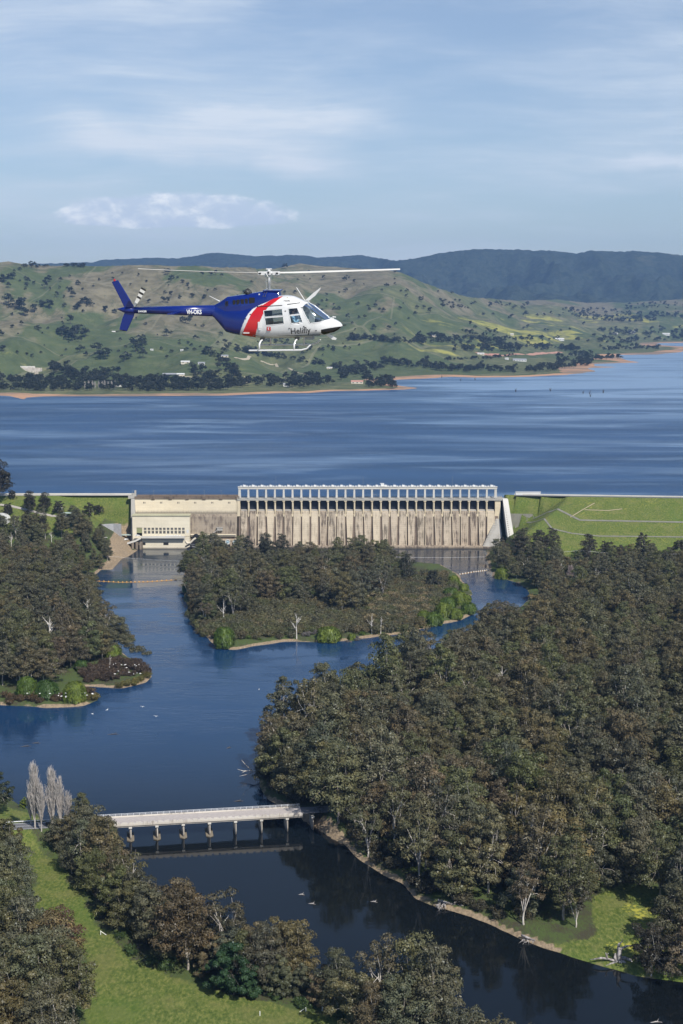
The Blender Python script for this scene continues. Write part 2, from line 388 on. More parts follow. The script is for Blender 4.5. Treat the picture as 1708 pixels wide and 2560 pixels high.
ys = np.concatenate([[-150, 50, 180, 260], np.arange(320, 1302, 2.5), [1303, 1306, 1312, 1322, 1335, 1400, 1700, 2200, 2900, 4000, 7600, 12000, 15500]])
gv, gf = grid_mesh(xs, ys, ground_h)
gx, gy, gz = gv.T
d_ = sdist(gx, gy, LANDS) + 2.2*fbm(gx/17, gy/17, 3)
sand = (1-smst(d_, 1.6, 4.0))*(0.45+0.55*smst(fbm(gx/30+5, gy/30, 3), -0.3, 0.25)) * (1-smst(gz, 8, 12))
YARD = [tuple(at(px, py, 20)[:2]) for px, py in ((284, 1292), (330, 1286), (332, 1345), (258, 1350), (282, 1318))]
sand = np.maximum(sand, smst(sdist(gx, gy, [YARD]), -2, 3)*(1-smst(gz+3*fbm(gx/8, gy/8, 2), 25, 29)))
isle_d = np.where(inpoly(gx, gy, [(p[0], p[1]) for p in ISLE]), 1.0, 0.0)
clear = np.zeros(len(gx))
for P in CLEAR: clear = np.maximum(clear, smst(sdist(gx, gy, [P]) + 5*fbm(gx/12, gy/12, 3), -5, 4))
flow = np.zeros(len(gx))
clear = np.maximum(clear, ((gz > 9) & ((gx > XD1+1) | ((gx < XD0) & (gz > 22))) & (gy > 1100)).astype(float))
for P in FLOWERS: flow = np.maximum(flow, smst(sdist(gx, gy, [P]) + 3*fbm(gx/9, gy/9, 3), -3, 4))
emb_m = ((gx > XD1+1) & (gy > 1160) & (gy < 1310)).astype(float)
flow = np.maximum(flow, emb_m*smst(fbm(gx/28+40, gz/6, 4), -0.2, 0.4)*0.5)
flow = np.maximum(flow, (gy < 620)*(gx < 0)*smst(fbm(gx/20+3, gy/8+9, 4), 0.0, 0.4)*0.25)
me = np_mesh('ground', gv, gf, smooth=True); paint(me, 'zone', np.stack([sand, clear, flow], -1))
m, t = mat('ground'); P_ = t.n('ShaderNodeNewGeometry').outputs['Position']
at_ = t.n('ShaderNodeVertexColor', layer_name='zone'); sp = t.n('ShaderNodeSeparateColor', {0: at_.outputs[0]}); zr, zg, zb = sp.outputs[:3]
nf = t.noise(t.mapping(P_, (0.9, 0.45, 1)), 1.1, 5, 0.65); nm = t.noise(P_, 0.09, 4, 0.6); nl = t.noise(P_, 0.02, 3)
grass = t.ramp(nf, [(0.34, (0.055, 0.086, 0.017)), (0.5, (0.104, 0.136, 0.030)), (0.66, (0.185, 0.195, 0.056))])
grass = t.mix(t.math('MULTIPLY', t.smooth(nm, 0.46, 0.66), 0.55), grass, (0.165, 0.165, 0.055))
grass = t.mix(t.math('MULTIPLY', t.smooth(nl, 0.5, 0.65), 0.35), grass, (0.075, 0.14, 0.022))
litter = t.mix(t.smooth(t.math('MULTIPLY_ADD', nf, 0.5, t.math('MULTIPLY', nm, 0.6)), 0.42, 0.62), (0.060, 0.056, 0.034), (0.070, 0.098, 0.030))
c = t.mix(t.smooth(t.math('ADD', zg, t.math('MULTIPLY', t.math('SUBTRACT', nf, 0.5), 0.4)), 0.3, 0.6), litter, grass)
c = t.mix(t.smooth(t.math('MULTIPLY', zb, t.math('MULTIPLY_ADD', t.noise(P_, 0.55, 4, 0.7), 3.6, -1.35)), 0.25, 0.8), c, (0.38, 0.36, 0.06))
sandc = t.mix(t.smooth(nf, 0.35, 0.65), (0.34, 0.26, 0.17), (0.19, 0.145, 0.095))
c = t.mix(t.smooth(t.math('ADD', zr, t.math('MULTIPLY', t.math('SUBTRACT', nm, 0.5), 1.3)), 0.42, 0.68), c, sandc)
bmp = t.n('ShaderNodeBump', {'Strength': 0.7, 'Distance': 0.5, 'Height': nf})
out(t, bsdf(t, c, 0.95, 0, bmp, 0.2)); me.materials.append(m)
obj('ground', me, kind='structure')

# ---- river
def water(name, me, lake):
    m, t = mat(name); P_ = t.n('ShaderNodeNewGeometry').outputs['Position']
    if lake:
        big = t.noise(t.mapping(P_, (0.0011, 0.0042, 1), (0.4, 0.2, 0), (0, 0, 0.12)), 1.0, 6, 0.62, 0.4)
        mid = t.noise(t.mapping(P_, (0.0028, 0.0105, 1), (3.4, 1.2, 0), (0, 0, 0.16)), 1.0, 7, 0.62, 0.9)
        sp = t.n('ShaderNodeSeparateXYZ', {0: P_})
        # calmer water towards the far right shore, its pale sheen painted in
        far = t.math('MULTIPLY', t.smooth(sp.outputs[1], 1900, 3300), t.smooth(t.math('ADD', sp.outputs[0], t.math('MULTIPLY', big, 500.0)), 100, 1000))
        calm_sheen = t.math('ADD', t.math('MULTIPLY', t.smooth(big, 0.48, 0.64), 0.5), t.math('MULTIPLY', t.smooth(mid, 0.50, 0.68), 0.6))
        calm_sheen = t.math('ADD', t.math('MULTIPLY', calm_sheen, 0.75), t.math('MULTIPLY', far, t.math('MULTIPLY_ADD', t.smooth(mid, 0.34, 0.56), 0.95, 0.25)), 0, True)
        rip = t.noise(t.mapping(P_, (0.22, 0.5, 1)), 1.0, 4, 0.6)
        dk = t.n('ShaderNodeBump', {'Strength': 0.9, 'Distance': 0.35, 'Height': rip})
        base = t.mix(t.smooth(t.noise(t.mapping(P_, (0.0025, 0.010, 1), (0, 0, 0), (0, 0, -0.12)), 1.0, 6, 0.6, 0.8), 0.3, 0.7), (0.006, 0.034, 0.092), (0.016, 0.062, 0.155))
        a = bsdf(t, base, 0.34, 0, dk, 0.26, IOR=1.33)
        b = bsdf(t, (0.20, 0.30, 0.43), 0.30, 0, None, 0.5, IOR=1.33)  # pale base colour stands in for sky reflected off the smoother patches
        out(t, t.n('ShaderNodeMixShader', {0: t.math('MULTIPLY', calm_sheen, 0.9), 1: a, 2: b}))
    else:
        flow_ = t.noise(t.mapping(P_, (0.02, 0.05, 1)), 1.0, 4, 0.6, 0.6)
        r1 = t.noise(t.mapping(P_, (0.45, 0.9, 1)), 1.0, 4, 0.6); r2 = t.noise(t.mapping(P_, (0.10, 0.22, 1)), 1.0, 3, 0.5, 0.5)
        h = t.math('ADD', t.math('MULTIPLY', r1, 0.5), r2)
        sp = t.n('ShaderNodeSeparateXYZ', {0: P_})
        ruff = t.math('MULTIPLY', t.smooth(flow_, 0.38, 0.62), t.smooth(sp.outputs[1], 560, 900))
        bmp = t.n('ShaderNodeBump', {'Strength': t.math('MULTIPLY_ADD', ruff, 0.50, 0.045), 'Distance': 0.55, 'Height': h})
        base = t.mix(t.smooth(sp.outputs[1], 540, 760), (0.005, 0.007, 0.008), (0.009, 0.038, 0.096))  # near water darkened in its colour to imitate reflected trees
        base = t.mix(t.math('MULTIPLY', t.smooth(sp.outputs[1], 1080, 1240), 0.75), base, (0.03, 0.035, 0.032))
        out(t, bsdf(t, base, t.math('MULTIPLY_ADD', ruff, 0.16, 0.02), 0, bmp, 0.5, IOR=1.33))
    me.materials.append(m)
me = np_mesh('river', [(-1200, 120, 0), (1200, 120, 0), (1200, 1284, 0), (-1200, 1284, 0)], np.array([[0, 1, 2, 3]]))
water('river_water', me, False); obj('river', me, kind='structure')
me = np_mesh('lake', [(-3300, YC+3, LAKE_Z), (3300, YC+3, LAKE_Z), (3300, 7400, LAKE_Z), (-3300, 7400, LAKE_Z)], np.array([[0, 1, 2, 3]]))
water('lake_water', me, True); obj('lake', me, kind='structure')

# ---- far shore hills
SHORE = [(-900,1010),(-500,1004),(-200,992),(0,989),(30,992),(62,999),(66,994),(110,991),(250,991),(400,990),(560,989),(620,986),(700,983),(774,983),(828,978),(904,977),(1019,974),(1042,971),
         (996,962),(985,950),(1096,945),(1108,943),(1131,942),(1185,944),(1261,943),(1322,942),(1414,937),(1491,929),(1470,920),(1548,918),(1487,915),(1487,910),(1598,906),(1567,900),(1540,887),(1640,886),(1693,882),(1720,876),(1760,870),
         (1700,866),(1640,862),(1650,858),(1760,856),(2000,853),(2500,852)]
SH = W(SHORE, LAKE_Z)
SHP = SH + [(3800, 20000), (-9000, 20000), (-9000, SH[0][1])]
def ridge_tab(u):
    """for a lateral direction u=x/y: depth and height of the grassy ridge"""
    px = 854 + u*F
    kx = np.array([-1400,-600,-200, 0, 34, 70,122,200,268,344,450,560,640,686,751,866,962,1000,1040,1096,1160,1240,1300,1380,1460,1560,1708,2100,2600,3300])
    ky = np.array([ 640, 645, 652,657,654,660,662,663,666,661,664,667,669,672,659,670,674, 681, 700, 721, 741, 748, 752, 748, 757, 756, 748, 742, 745, 745])
    kd = np.array([5200,5200,5000,4900,4900,4900,4900,4800,4800,4700,4700,4800,5200,5800,6000,6000,5900,5900,5900,6100,6500,7300,8200,8800,9300,9500,9500,9500,9500,9500])
    yr = np.interp(px, kx, ky); Yr = np.interp(px, kx, kd)
    ang = PITCH + np.arctan((yr-1280)/F)
    return Yr, CAMH - Yr*np.tan(ang)
def shore_tab(u):
    px = 854 + u*F
    py = np.interp(px, [-900,0,600,1000,1050,1490,1600,1700,2500],[1008,990,987,973,946,930,905,876,855])
    ang = PITCH + np.arctan((py-1280)/F)
    return (CAMH-LAKE_Z)/np.tan(ang)
def hills_h(x, y):
    u = x/np.maximum(y, 1); Yr, Zr = ridge_tab(u); Ys = shore_tab(u)
    t = np.clip((y-Ys)/(Yr-Ys), 0, 1.6)
    rise = np.where(t <= 1, 0.10*t + 0.90*np.clip(t-0.08, 0, 1)**1.35/0.894, 1 - (t-1)*0.9)
    left = 1-smst(x/np.maximum(y,1), 0.0, 0.14)
    rise = np.where(t <= 1, rise*(1-0.0*left), rise)
    z = LAKE_Z + (Zr-LAKE_Z)*np.clip(rise, -0.1, 1.1)
    env = smst(t, 0.05, 0.35)*(1-smst(t, 0.78, 0.99))
    # spurs running down towards the lake and rounded knolls
    sp1 = fbm(x/430+2.2+0.3*fbm(x/300, y/300, 2), y/1100+0.4, 3)
    sp2 = fbm(x/150+9, y/260+3, 3)
    z = z + env*(sp1*92*(0.45+0.8*left) + sp2*26)
    z = z + fbm(x/60, y/60, 3)*4.5*smst(t, 0.02, 0.2)
    def knoll(px, Y, h, rx, ry):
        X = (px-854)/F*Y*1.003
        return h*np.exp(-((x-X)/rx)**2-((y-Y)/ry)**2)
    z = z + knoll(250, 3350, 26, 190, 170)*env + knoll(470, 3600, 34, 230, 200)*env + knoll(-60, 3500, 30, 220, 220)*env
    z = z + knoll(880, 4300, 42, 330, 330)*env
    return z
def hills_full(x, y):
    d = sdist(x, y, [SHP]) + fbm(x/70, y/70, 3)*10
    k = (3000/np.maximum(y, 1500))**1.2
    flat = LAKE_Z + np.minimum(d*0.025*k, 3) + np.clip(d-90/k, 0, None)*0.035*k
    h = hills_h(x, y)
    base = np.where(d > 0, np.minimum(flat, h + 1.5 + 0*d), LAKE_Z + np.maximum(d*0.2, -8))
    m = smst(d, 150, 420)
    return np.where(d > 0, np.maximum(base*(1-m)+h*m, LAKE_Z+0.3*np.minimum(d/10, 1)), base), d
us = np.linspace(-0.40, 0.46, 560); vs = 1/np.linspace(1/2500, 1/10600, 420)
U, V = np.meshgrid(us, vs); HX, HY = U*V, V
HZ, HD = hills_full(HX, HY)
HZ = np.where(HY < 2650, np.minimum(HZ, LAKE_Z-1), HZ)
hv = np.stack([HX, HY, HZ], -1).reshape(-1, 3); i = np.arange(hv.shape[0]).reshape(HX.shape)
hf = np.stack([i[:-1, :-1], i[:-1, 1:], i[1:, 1:], i[1:, :-1]], -1).reshape(-1, 4)
me = np_mesh('hills', hv, hf, smooth=True)
hx, hy, hz, hd = HX.ravel(), HY.ravel(), HZ.ravel(), HD.ravel()
shw = 62*(hy/2900)**1.0*(0.65+0.6*smst(fbm(hx/260, hy/260, 2), -0.3, 0.4))
zs = (1-smst(hd, shw*0.75, shw*1.05))
ppx, ppy = proj(hx, hy, hz)
yel = 0.8*smst(fbm(hx/300+4, hy/130+1, 5, 0.6), -0.02, 0.30)*smst(ppx, 760, 1150)*smst(hz, 50, 80)*(1-smst(hz, 150, 200))
yel = np.maximum(yel, 0.45*smst(fbm(hx/120+40, hy/90, 3), 0.12, 0.4)*(1-smst(ppx, 700, 900))*(hz < 105)*(hz > 50))
dry = smst(fbm(hx/230+7, hy/420+3, 5, 0.65), -0.35, 0.15)*(0.35+0.65*smst(hz, 80, 190))
paint(me, 'zone', np.stack([zs, yel, dry], -1))
m, t = mat('hill_grass'); P_ = t.n('ShaderNodeNewGeometry').outputs['Position']
sp = t.n('ShaderNodeSeparateColor', {0: t.n('ShaderNodeVertexColor', layer_name='zone').outputs[0]}); zr, zg, zb = sp.outputs[:3]
nf = t.noise(P_, 0.022, 6, 0.68); nm = t.noise(P_, 0.006, 4, 0.6)
vor = t.n('ShaderNodeTexVoronoi', {'Vector': t.mapping(P_, (0.0024, 0.0017, 0), (0.2, 0.6, 0), (0, 0, 0.4)), 'Scale': 1.0}, feature='F1')
pad = t.n('ShaderNodeSeparateColor', {0: vor.outputs['Color']}).outputs[0]     # paddocks
g = t.ramp(nf, [(0.32, (0.064, 0.078, 0.038)), (0.5, (0.106, 0.120, 0.056)), (0.68, (0.168, 0.168, 0.082))])
g = t.mix(t.math('MULTIPLY', t.smooth(pad, 0.55, 0.6), 0.5), g, (0.052, 0.085, 0.032))
br = t.mix(t.smooth(nf, 0.36, 0.64), (0.120, 0.108, 0.066), (0.20, 0.178, 0.115))
g = t.mix(t.smooth(t.math('ADD', zb, t.math('MULTIPLY_ADD', nf, 1.0, -0.5)), 0.35, 0.95), g, br)
g = t.mix(t.math('MULTIPLY', t.smooth(t.math('ADD', zg, t.math('MULTIPLY_ADD', nf, 1.2, -0.6)), 0.45, 0.9), 0.8), g, (0.36, 0.34, 0.08))
gul = t.math('ABSOLUTE', t.math('SUBTRACT', t.noise(t.mapping(P_, (0.0075, 0.0035, 0.006)), 1.0, 4, 0.6, 0.8), 0.5))
g = t.mix(t.math('MULTIPLY', t.math('SUBTRACT', 1.0, t.smooth(gul, 0.0, 0.018)), 0.55), g, (0.055, 0.072, 0.034))
vd = t.n('ShaderNodeTexVoronoi', {'Vector': t.mapping(P_, (0.0024, 0.0017, 0), (0.2, 0.6, 0), (0, 0, 0.4)), 'Scale': 1.0}, feature='DISTANCE_TO_EDGE').outputs[0]
g = t.mix(t.math('MULTIPLY', t.math('LESS_THAN', vd, 0.007), 0.35), g, (0.24, 0.22, 0.15))
sandc = t.mix(t.smooth(nm, 0.4, 0.6), (0.46, 0.27, 0.16), (0.24, 0.175, 0.12))
g = t.mix(t.smooth(t.math('ADD', zr, t.math('MULTIPLY_ADD', nf, 0.4, -0.2)), 0.4, 0.6), g, sandc)
bmp = t.n('ShaderNodeBump', {'Strength': 0.6, 'Distance': 6.0, 'Height': nf})
out(t, bsdf(t, g, 0.95, 0, bmp, 0.15)); me.materials.append(m)
obj('hills', me, kind='structure')
def hill_z(x, y): return hills_full(np.asarray(x, float), np.asarray(y, float))[0]
def on_hill(px, py):
    """first point of the hills seen at a photo pixel, marching along the ray"""
    rx, ry, rz = ray(px, py); Y = np.arange(2650, 10500, 12.0); x = rx/ry*Y; z = CAMH + rz/ry*Y
    h = hill_z(x, Y); k = np.argmax(h >= z)
    return (float(x[k]), float(Y[k]), float(h[k])) if (h >= z).any() else None

# ---- mountains behind
def mount_h(x, y):
    px = 854 + x/y*F
    kx = [-1500,-300,100,168,237,268,344,383,451,536,560,600,639,650,745,805,860,904,985,1005,1041,1077,1150,1196,1300,1376,1430,1472,1552,1578,1640,1708,1900,2400,3400]
    ky = [ 655, 660,660,658,656,650,647,644,647,632,633,636,640,640,638,644,640, 638, 651, 650, 644, 636, 626, 623, 625, 628, 634, 626, 630, 626, 632, 640, 636, 645, 650]
    yr = np.interp(px, kx, ky) ; Yr = 13200 + 300*np.sin(px/170)
    Yr = 14000 - 1400*smst(px, 930, 1000)
    zr = CAMH - Yr*np.tan(PITCH+np.arctan((yr-1280)/F))
    t = (y-9300)/(Yr-9300)
    z0 = 120.0
    prof = np.where(t < 1, 1-(1-np.clip(t, 0, 1))**1.25, 1-(t-1)*1.4)
    env = smst(t, 0.02, 0.3)*(1-smst(t, 0.72, 1.0))
    rid = 1-np.abs(fbm(x/900+3, y/1500+2, 4))*2.4
    rid2 = 1-np.abs(fbm(x/330+8, y/500+1, 3))*2.2
    z = z0 + (zr-z0)*prof - env*190*(1-rid)*1.0 - env*70*(1-rid2) 
    z = z + (vnoise(x/22, y/30)-0.5)*11*smst(t, 0.1, 0.4) + (vnoise(x/60, y/80)-0.5)*9*smst(t, 0.1, 0.4)
    return z
us = np.linspace(-0.42, 0.46, 760); vsm = 1/np.linspace(1/9000, 1/15400, 150)
U, V = np.meshgrid(us, vsm); MX, MY = U*V, V; MZ = mount_h(MX, MY)
mv = np.stack([MX, MY, MZ], -1).reshape(-1, 3); i = np.arange(mv.shape[0]).reshape(MX.shape)
mf = np.stack([i[:-1, :-1], i[:-1, 1:], i[1:, 1:], i[1:, :-1]], -1).reshape(-1, 4)
me = np_mesh('mountains', mv, mf, smooth=True)
m, t = mat('mountain_forest'); P_ = t.n('ShaderNodeNewGeometry').outputs['Position']
nf = t.noise(P_, 0.025, 5, 0.75); nm = t.noise(P_, 0.0016, 5, 0.6)
c = t.mix(t.smooth(nf, 0.35, 0.65), (0.018, 0.028, 0.020), (0.05, 0.064, 0.045))
c = t.mix(t.math('MULTIPLY', t.smooth(t.math('ADD', nm, t.math('MULTIPLY', nf, 0.12)), 0.66, 0.76), 0.5), c, (0.11, 0.115, 0.075))
bmp = t.n('ShaderNodeBump', {'Strength': 0.9, 'Distance': 14.0, 'Height': nf})
out(t, bsdf(t, c, 0.95, 0, bmp, 0.1)); me.materials.append(m)
obj('mountains', me, kind='structure')
# ------------------------------------------------------------------ concrete for the dam
def concrete(name, a, b, stain=0.5, line=2.0, horiz=1.0, green=0.0, top=None, seed=0.0):
    """board-marked concrete with lift lines, vertical run-off stains and patches"""
    m, t = mat(name); P_ = t.n('ShaderNodeNewGeometry').outputs['Position']; sp = t.n('ShaderNodeSeparateXYZ', {0: P_})
    Pn = t.mapping(P_, (1, 1, 1), (seed, 0, 0))
    streak = t.noise(t.mapping(Pn, (0.55, 0.3, 0.030)), 1.0, 6, 0.72)
    fine = t.noise(t.mapping(Pn, (2.2, 1.0, 0.10)), 1.0, 4, 0.7)
    patch = t.noise(t.mapping(Pn, (0.05, 0.05, 0.10)), 1.0, 4, 0.6)
    row = t.n('ShaderNodeTexWhiteNoise', {0: t.n('ShaderNodeCombineXYZ', {2: t.math('FLOOR', t.math('DIVIDE', sp.outputs[2], line))}).outputs[0]}).outputs[0]
    fr = t.math('FRACT', t.math('DIVIDE', sp.outputs[2], line))
    seam = t.math('LESS_THAN', fr, 0.09)
    c = t.mix(t.smooth(patch, 0.35, 0.65), a, tuple(x*0.88 for x in a))
    c = t.mix(t.math('MULTIPLY', row, 0.16*horiz), c, tuple(x*0.72 for x in a))
    s = t.math('ADD', t.math('MULTIPLY', streak, 0.75), t.math('MULTIPLY', fine, 0.25))
    s = t.smooth(t.math('ADD', s, t.math('MULTIPLY', t.math('SUBTRACT', patch, 0.5), 0.35)), 0.56-0.12*stain, 0.72-0.12*stain)
    c = t.mix(t.math('MULTIPLY', s, min(1, stain*1.4)), c, b)
    if top: # dark tide mark between two heights
        z0, z1, amt = top
        k = t.math('MULTIPLY', t.smooth(t.math('ADD', sp.outputs[2], t.math('MULTIPLY', fine, 5.0)), z0, z0+2.5), t.math('SUBTRACT', 1.0, t.smooth(t.math('ADD', sp.outputs[2], t.math('MULTIPLY', fine, 6.0)), z1, z1+3.5)))
        c = t.mix(t.math('MULTIPLY', k, amt), c, (0.10, 0.085, 0.07))
    c = t.mix(t.math('MULTIPLY', seam, 0.35*horiz), c, b)
    wet = t.math('SUBTRACT', 1.0, t.smooth(t.math('ADD', sp.outputs[2], t.math('MULTIPLY', fine, 1.5)), 1.2, 2.6))
    c = t.mix(t.math('MULTIPLY', wet, 0.75), c, (0.07, 0.06, 0.05))
    bmp = t.n('ShaderNodeBump', {'Strength': 0.35, 'Distance': 0.1, 'Height': fine})
    out(t, bsdf(t, c, 0.9, 0, bmp, 0.25)); return m
CR = (0.60, 0.52, 0.38)
M['dam_cream'] = concrete('dam_cream', (0.75, 0.65, 0.48), (0.42, 0.33, 0.22), 0.14, 2.4, 0.5, top=(31.0, 33.5, 0.8))
M['dam_face'] = concrete('dam_face', (0.52, 0.435, 0.33), (0.145, 0.12, 0.09), 0.85, 1.9)
M['dam_face_light'] = concrete('dam_face_light', (0.60, 0.51, 0.38), (0.24, 0.19, 0.14), 0.45, 1.9, seed=31)
M['dam_face_dark'] = concrete('dam_face_dark', (0.44, 0.36, 0.27), (0.12, 0.095, 0.075), 0.95, 1.9, seed=77)
M['dam_stain'] = concrete('dam_stain', (0.20, 0.155, 0.12), (0.075, 0.06, 0.05), 0.6, 1.9)
M['dam_dark'] = concrete('dam_dark', (0.30, 0.25, 0.19), (0.125, 0.10, 0.08), 0.85, 1.9)
M['dam_grey'] = concrete('dam_grey', (0.42, 0.40, 0.36), (0.22, 0.20, 0.17), 0.4, 3.0, 0.3)
M['pier'] = concrete('pier', (0.68, 0.58, 0.41), (0.34, 0.28, 0.20), 0.3, 3.0, 0.3)
M['tower'] = concrete('tower', (0.60, 0.58, 0.53), (0.42, 0.40, 0.36), 0.3, 3.0, 0.3)
M['power'] = concrete('power', (0.74, 0.67, 0.52), (0.48, 0.43, 0.31), 0.22, 3.2, 0.7)
M['gate'] = simple('gate_steel', (0.022, 0.028, 0.045), 0.5, 0.2, 0.25, 0.6)
M['rail'] = simple('rail', (0.75, 0.76, 0.78), 0.5)
def zat(py, Y): return atY(854, py, Y).z
def xat(px, Y, py=1300): return atY(px, py, Y).x
dam = empty('concrete_dam', (0, YC, 0), label='long pale concrete dam with a row of spillway gates below a columned gantry', cat='dam')
def dp(name, mb, m, parent=None, **kw):
    return mb.build(name, m, parent or dam, loc=(0, -YC, 0) if parent is None else (0, 0, 0), **kw)
YF = YC - 4.0                                   # downstream line of piers
x0, x1 = xat(600, YF), xat(1238, YF); NB = 29; BW = (x1-x0)/NB
z_sill, z_gt = zat(1274, YF), zat(1252, YF); z_top = zat(1243.5, YF-1); z_beam0, z_beam1 = zat(1222.5, YF), zat(1216.5, YF)
YB, ZB = 1281.0, 1.9                            # foot of the spillway face
z_face = zat(1277.5, YF)-0.4
# solid core behind everything
mb = MB(); mb.bb(x0-1, x1+2.5, YF+2.5, YC+9, -2, z_sill-0.15)
mb.prism([(YF+2.5, z_sill-0.15), (YF-0.6, z_face-0.3), (YB+1.5, ZB), (YB+1.5, -2), (YF+2.5, -2)], x0-1, x1+2.5, 'x')
dp('spillway_core', mb, M['dam_stain'])
rr = random.Random(5)
for k in range(NB):
    a = x0+k*BW; c_ = a+BW/2
    tw = 0.5*BW-0.95; bw = 0.5*BW - rr.choice([0.7, 1.2, 1.9, 2.1, 1.4]); off = rr.uniform(-0.35, 0.35)
    mb = MB()
    # slab slightly proud of the core, narrowing downwards, with an upstand rib on one side
    t0 = (YF-1.6, z_face); t1 = (YB, ZB)
    mb.hexa([(c_-bw+off, t1[0], t1[1]), (c_+bw+off, t1[0], t1[1]), (c_+bw+off, t1[0]+2.2, t1[1]), (c_-bw+off, t1[0]+2.2, t1[1]),
             (c_-tw, t0[0], t0[1]), (c_+tw, t0[0], t0[1]), (c_+tw, t0[0]+2.4, t0[1]+0.5), (c_-tw, t0[0]+2.4, t0[1]+0.5)])
    s_ = dp('spillway_slab', mb, M[rr.choice(['dam_face', 'dam_face_light', 'dam_face', 'dam_face_dark'])])
    mb = MB()
    for sgn in (-1, 1):
        if rr.random() < 0.75:
            e1 = c_+sgn*bw+off; e0 = c_+sgn*tw
            mb.hexa([(e1-0.28, t1[0]-0.5, t1[1]), (e1+0.28, t1[0]-0.5, t1[1]), (e1+0.28, t1[0]+1.5, t1[1]), (e1-0.28, t1[0]+1.5, t1[1]),
                     (e0-0.28, t0[0]-0.5, t0[1]-2), (e0+0.28, t0[0]-0.5, t0[1]-2), (e0+0.28, t0[0]+1.5, t0[1]-2), (e0-0.28, t0[0]+1.5, t0[1]-2)])
    if mb.v: mb.build('rib', M['dam_face_light'], s_)
    mb = MB(); mb.bb(c_-tw-0.05, c_+tw+0.05, YF+0.2, YF+2.6, z_sill-1.3, z_sill); dp('gate_sill', mb, M['dam_grey'])
    mb = MB(); mb.bb(a+0.5, a+BW-0.5, YF+2.9, YF+3.3, z_sill, z_gt+0.6)
    for q in range(1, 6): mb.bb(a+0.5, a+BW-0.5, YF+2.7, YF+2.9, z_sill+q*1.1, z_sill+q*1.1+0.15)
    dp('spillway_gate', mb, M['gate'])
for k in range(NB+1):
    a = x0+k*BW; end = k in (0, NB); hw = 0.85
    mb = MB()
    if k == NB: mb.bb(a-0.4, a+4.6, YF-1.2, YF+8, zat(1295, YF)-1.0, z_gt+0.5)
    elif k == 0: mb.bb(a-2.2, a+0.5, YF-1.8, YF+8, zat(1290, YF), z_gt+0.5)
    else:
        mb.prism([(a-hw, YF+8), (a-hw, YF-0.6), (a-0.3, YF-1.7), (a+0.3, YF-1.7), (a+hw, YF-0.6), (a+hw, YF+8)], z_face-2.6, z_gt+0.5, 'z')
        mb.bb(a-hw-0.35, a+hw+0.35, YF-2.0, YF+7.8, z_gt-0.6, z_gt+0.5)
        mb.hexa([(a-0.3, YF-1.9, z_face-4.6), (a+0.3, YF-1.9, z_face-4.6), (a+0.3, YF+0.5, z_face-4.6), (a-0.3, YF+0.5, z_face-4.6), (a-hw, YF-1.7, z_face-2.6), (a+hw, YF-1.7, z_face-2.6), (a+hw, YF+0.5, z_face-2.6), (a-hw, YF+0.5, z_face-2.6)])
    dp('pier', mb, M['pier'])
    # upper columns of the gantry, spreading a little at the foot
    mb = MB(); w0, w1 = (1.25, 1.05) if end else (0.95, 0.72)
    for yy0 in (YF-0.2,):
        mb.hexa([(a-w0, yy0-0.9, z_top-0.5), (a+w0, yy0-0.9, z_top-0.5), (a+w0, yy0+1.0, z_top-0.5), (a-w0, yy0+1.0, z_top-0.5),
                 (a-w1, yy0-0.8, z_beam0+0.1), (a+w1, yy0-0.8, z_beam0+0.1), (a+w1, yy0+0.8, z_beam0+0.1), (a-w1, yy0+0.8, z_beam0+0.1)])
    dp('gantry_column', mb, M['tower'])
# deck and parapets over the gates
mb = MB(); mb.bb(x0-2.2, x1+6.5, YF-2.2, YF+8.2, z_gt+0.55, z_top-1.3)
for k in range(NB):    # curved haunches under the deck
    a = x0+k*BW
    for s in (-1, 1):
        e = a+0.85 if s > 0 else a+BW-0.85
        mb.prism([(e, z_gt+0.55), (e, z_gt-0.5), (e+s*0.35, z_gt+0.1), (e+s*1.0, z_gt+0.5), (e+s*1.6, z_gt+0.56)], YF-1.9, YF+1, 'y')
dp('deck', mb, M['dam_grey'])
mb = MB()
for yy0 in (YF-2.3, YF+8.0):
    mb.bb(x0-2.2, x1+6.6, yy0, yy0+0.3, z_top-1.35, z_top-0.95); mb.bb(x0-2.2, x1+6.6, yy0, yy0+0.3, z_top-0.18, z_top)
    for q in range(NB*5+1):
        xx = x0-2.0+q*(x1-x0+8.2)/(NB*5); mb.bb(xx, xx+0.55, yy0+0.03, yy0+0.27, z_top-1.0, z_top-0.15)
dp('parapet', mb, M['dam_grey'])
mb = MB(); mb.bb(x0-1.3, x1+1.3, YF-1.3, YF+1.6, z_beam0, z_beam1-0.3); mb.bb(x0-1.7, x1+1.7, YF-1.7, YF+2.0, z_beam1-0.3, z_beam1)
for k in range(NB):
    a = x0+k*BW
    for s in (-1, 1):
        e = a+0.7 if s > 0 else a+BW-0.7
        mb.prism([(e, z_beam0), (e, z_beam0-0.9), (e+s*0.3, z_beam0-0.35), (e+s*1.0, z_beam0-0.02)], YF-0.9, YF+0.9, 'y')
dp('gantry_beam', mb, M['tower'])
for k in range(NB):   # lifting gear on the beam
    c_ = x0+(k+0.5)*BW; z = z_beam1; mb = MB()
    mb.box((c_+0.7, YF, z+0.8), (1.9, 1.5, 1.4)); mb.tube([(c_-1.0, YF-0.4, z+0.55), (c_+0.0, YF-0.4, z+0.55)], 0.5, 8)
    mb.tube([(c_-0.9, YF, z+0.2), (c_-0.5, YF, z+1.7), (c_+0.1, YF, z+2.3)], 0.13, 5)
    for e in (-3.0, -2.2, 2.4, 3.2): mb.box((c_+e, YF, z+0.45), (0.45, 0.9, 0.9)); mb.box((c_+e, YF, z+1.0), (0.18, 0.3, 0.5))
    mb.bb(c_-BW/2, c_+BW/2, YF-1.6, YF-1.54, z+1.0, z+1.06)
    dp('lifting_gear', mb, M['white_paint'])
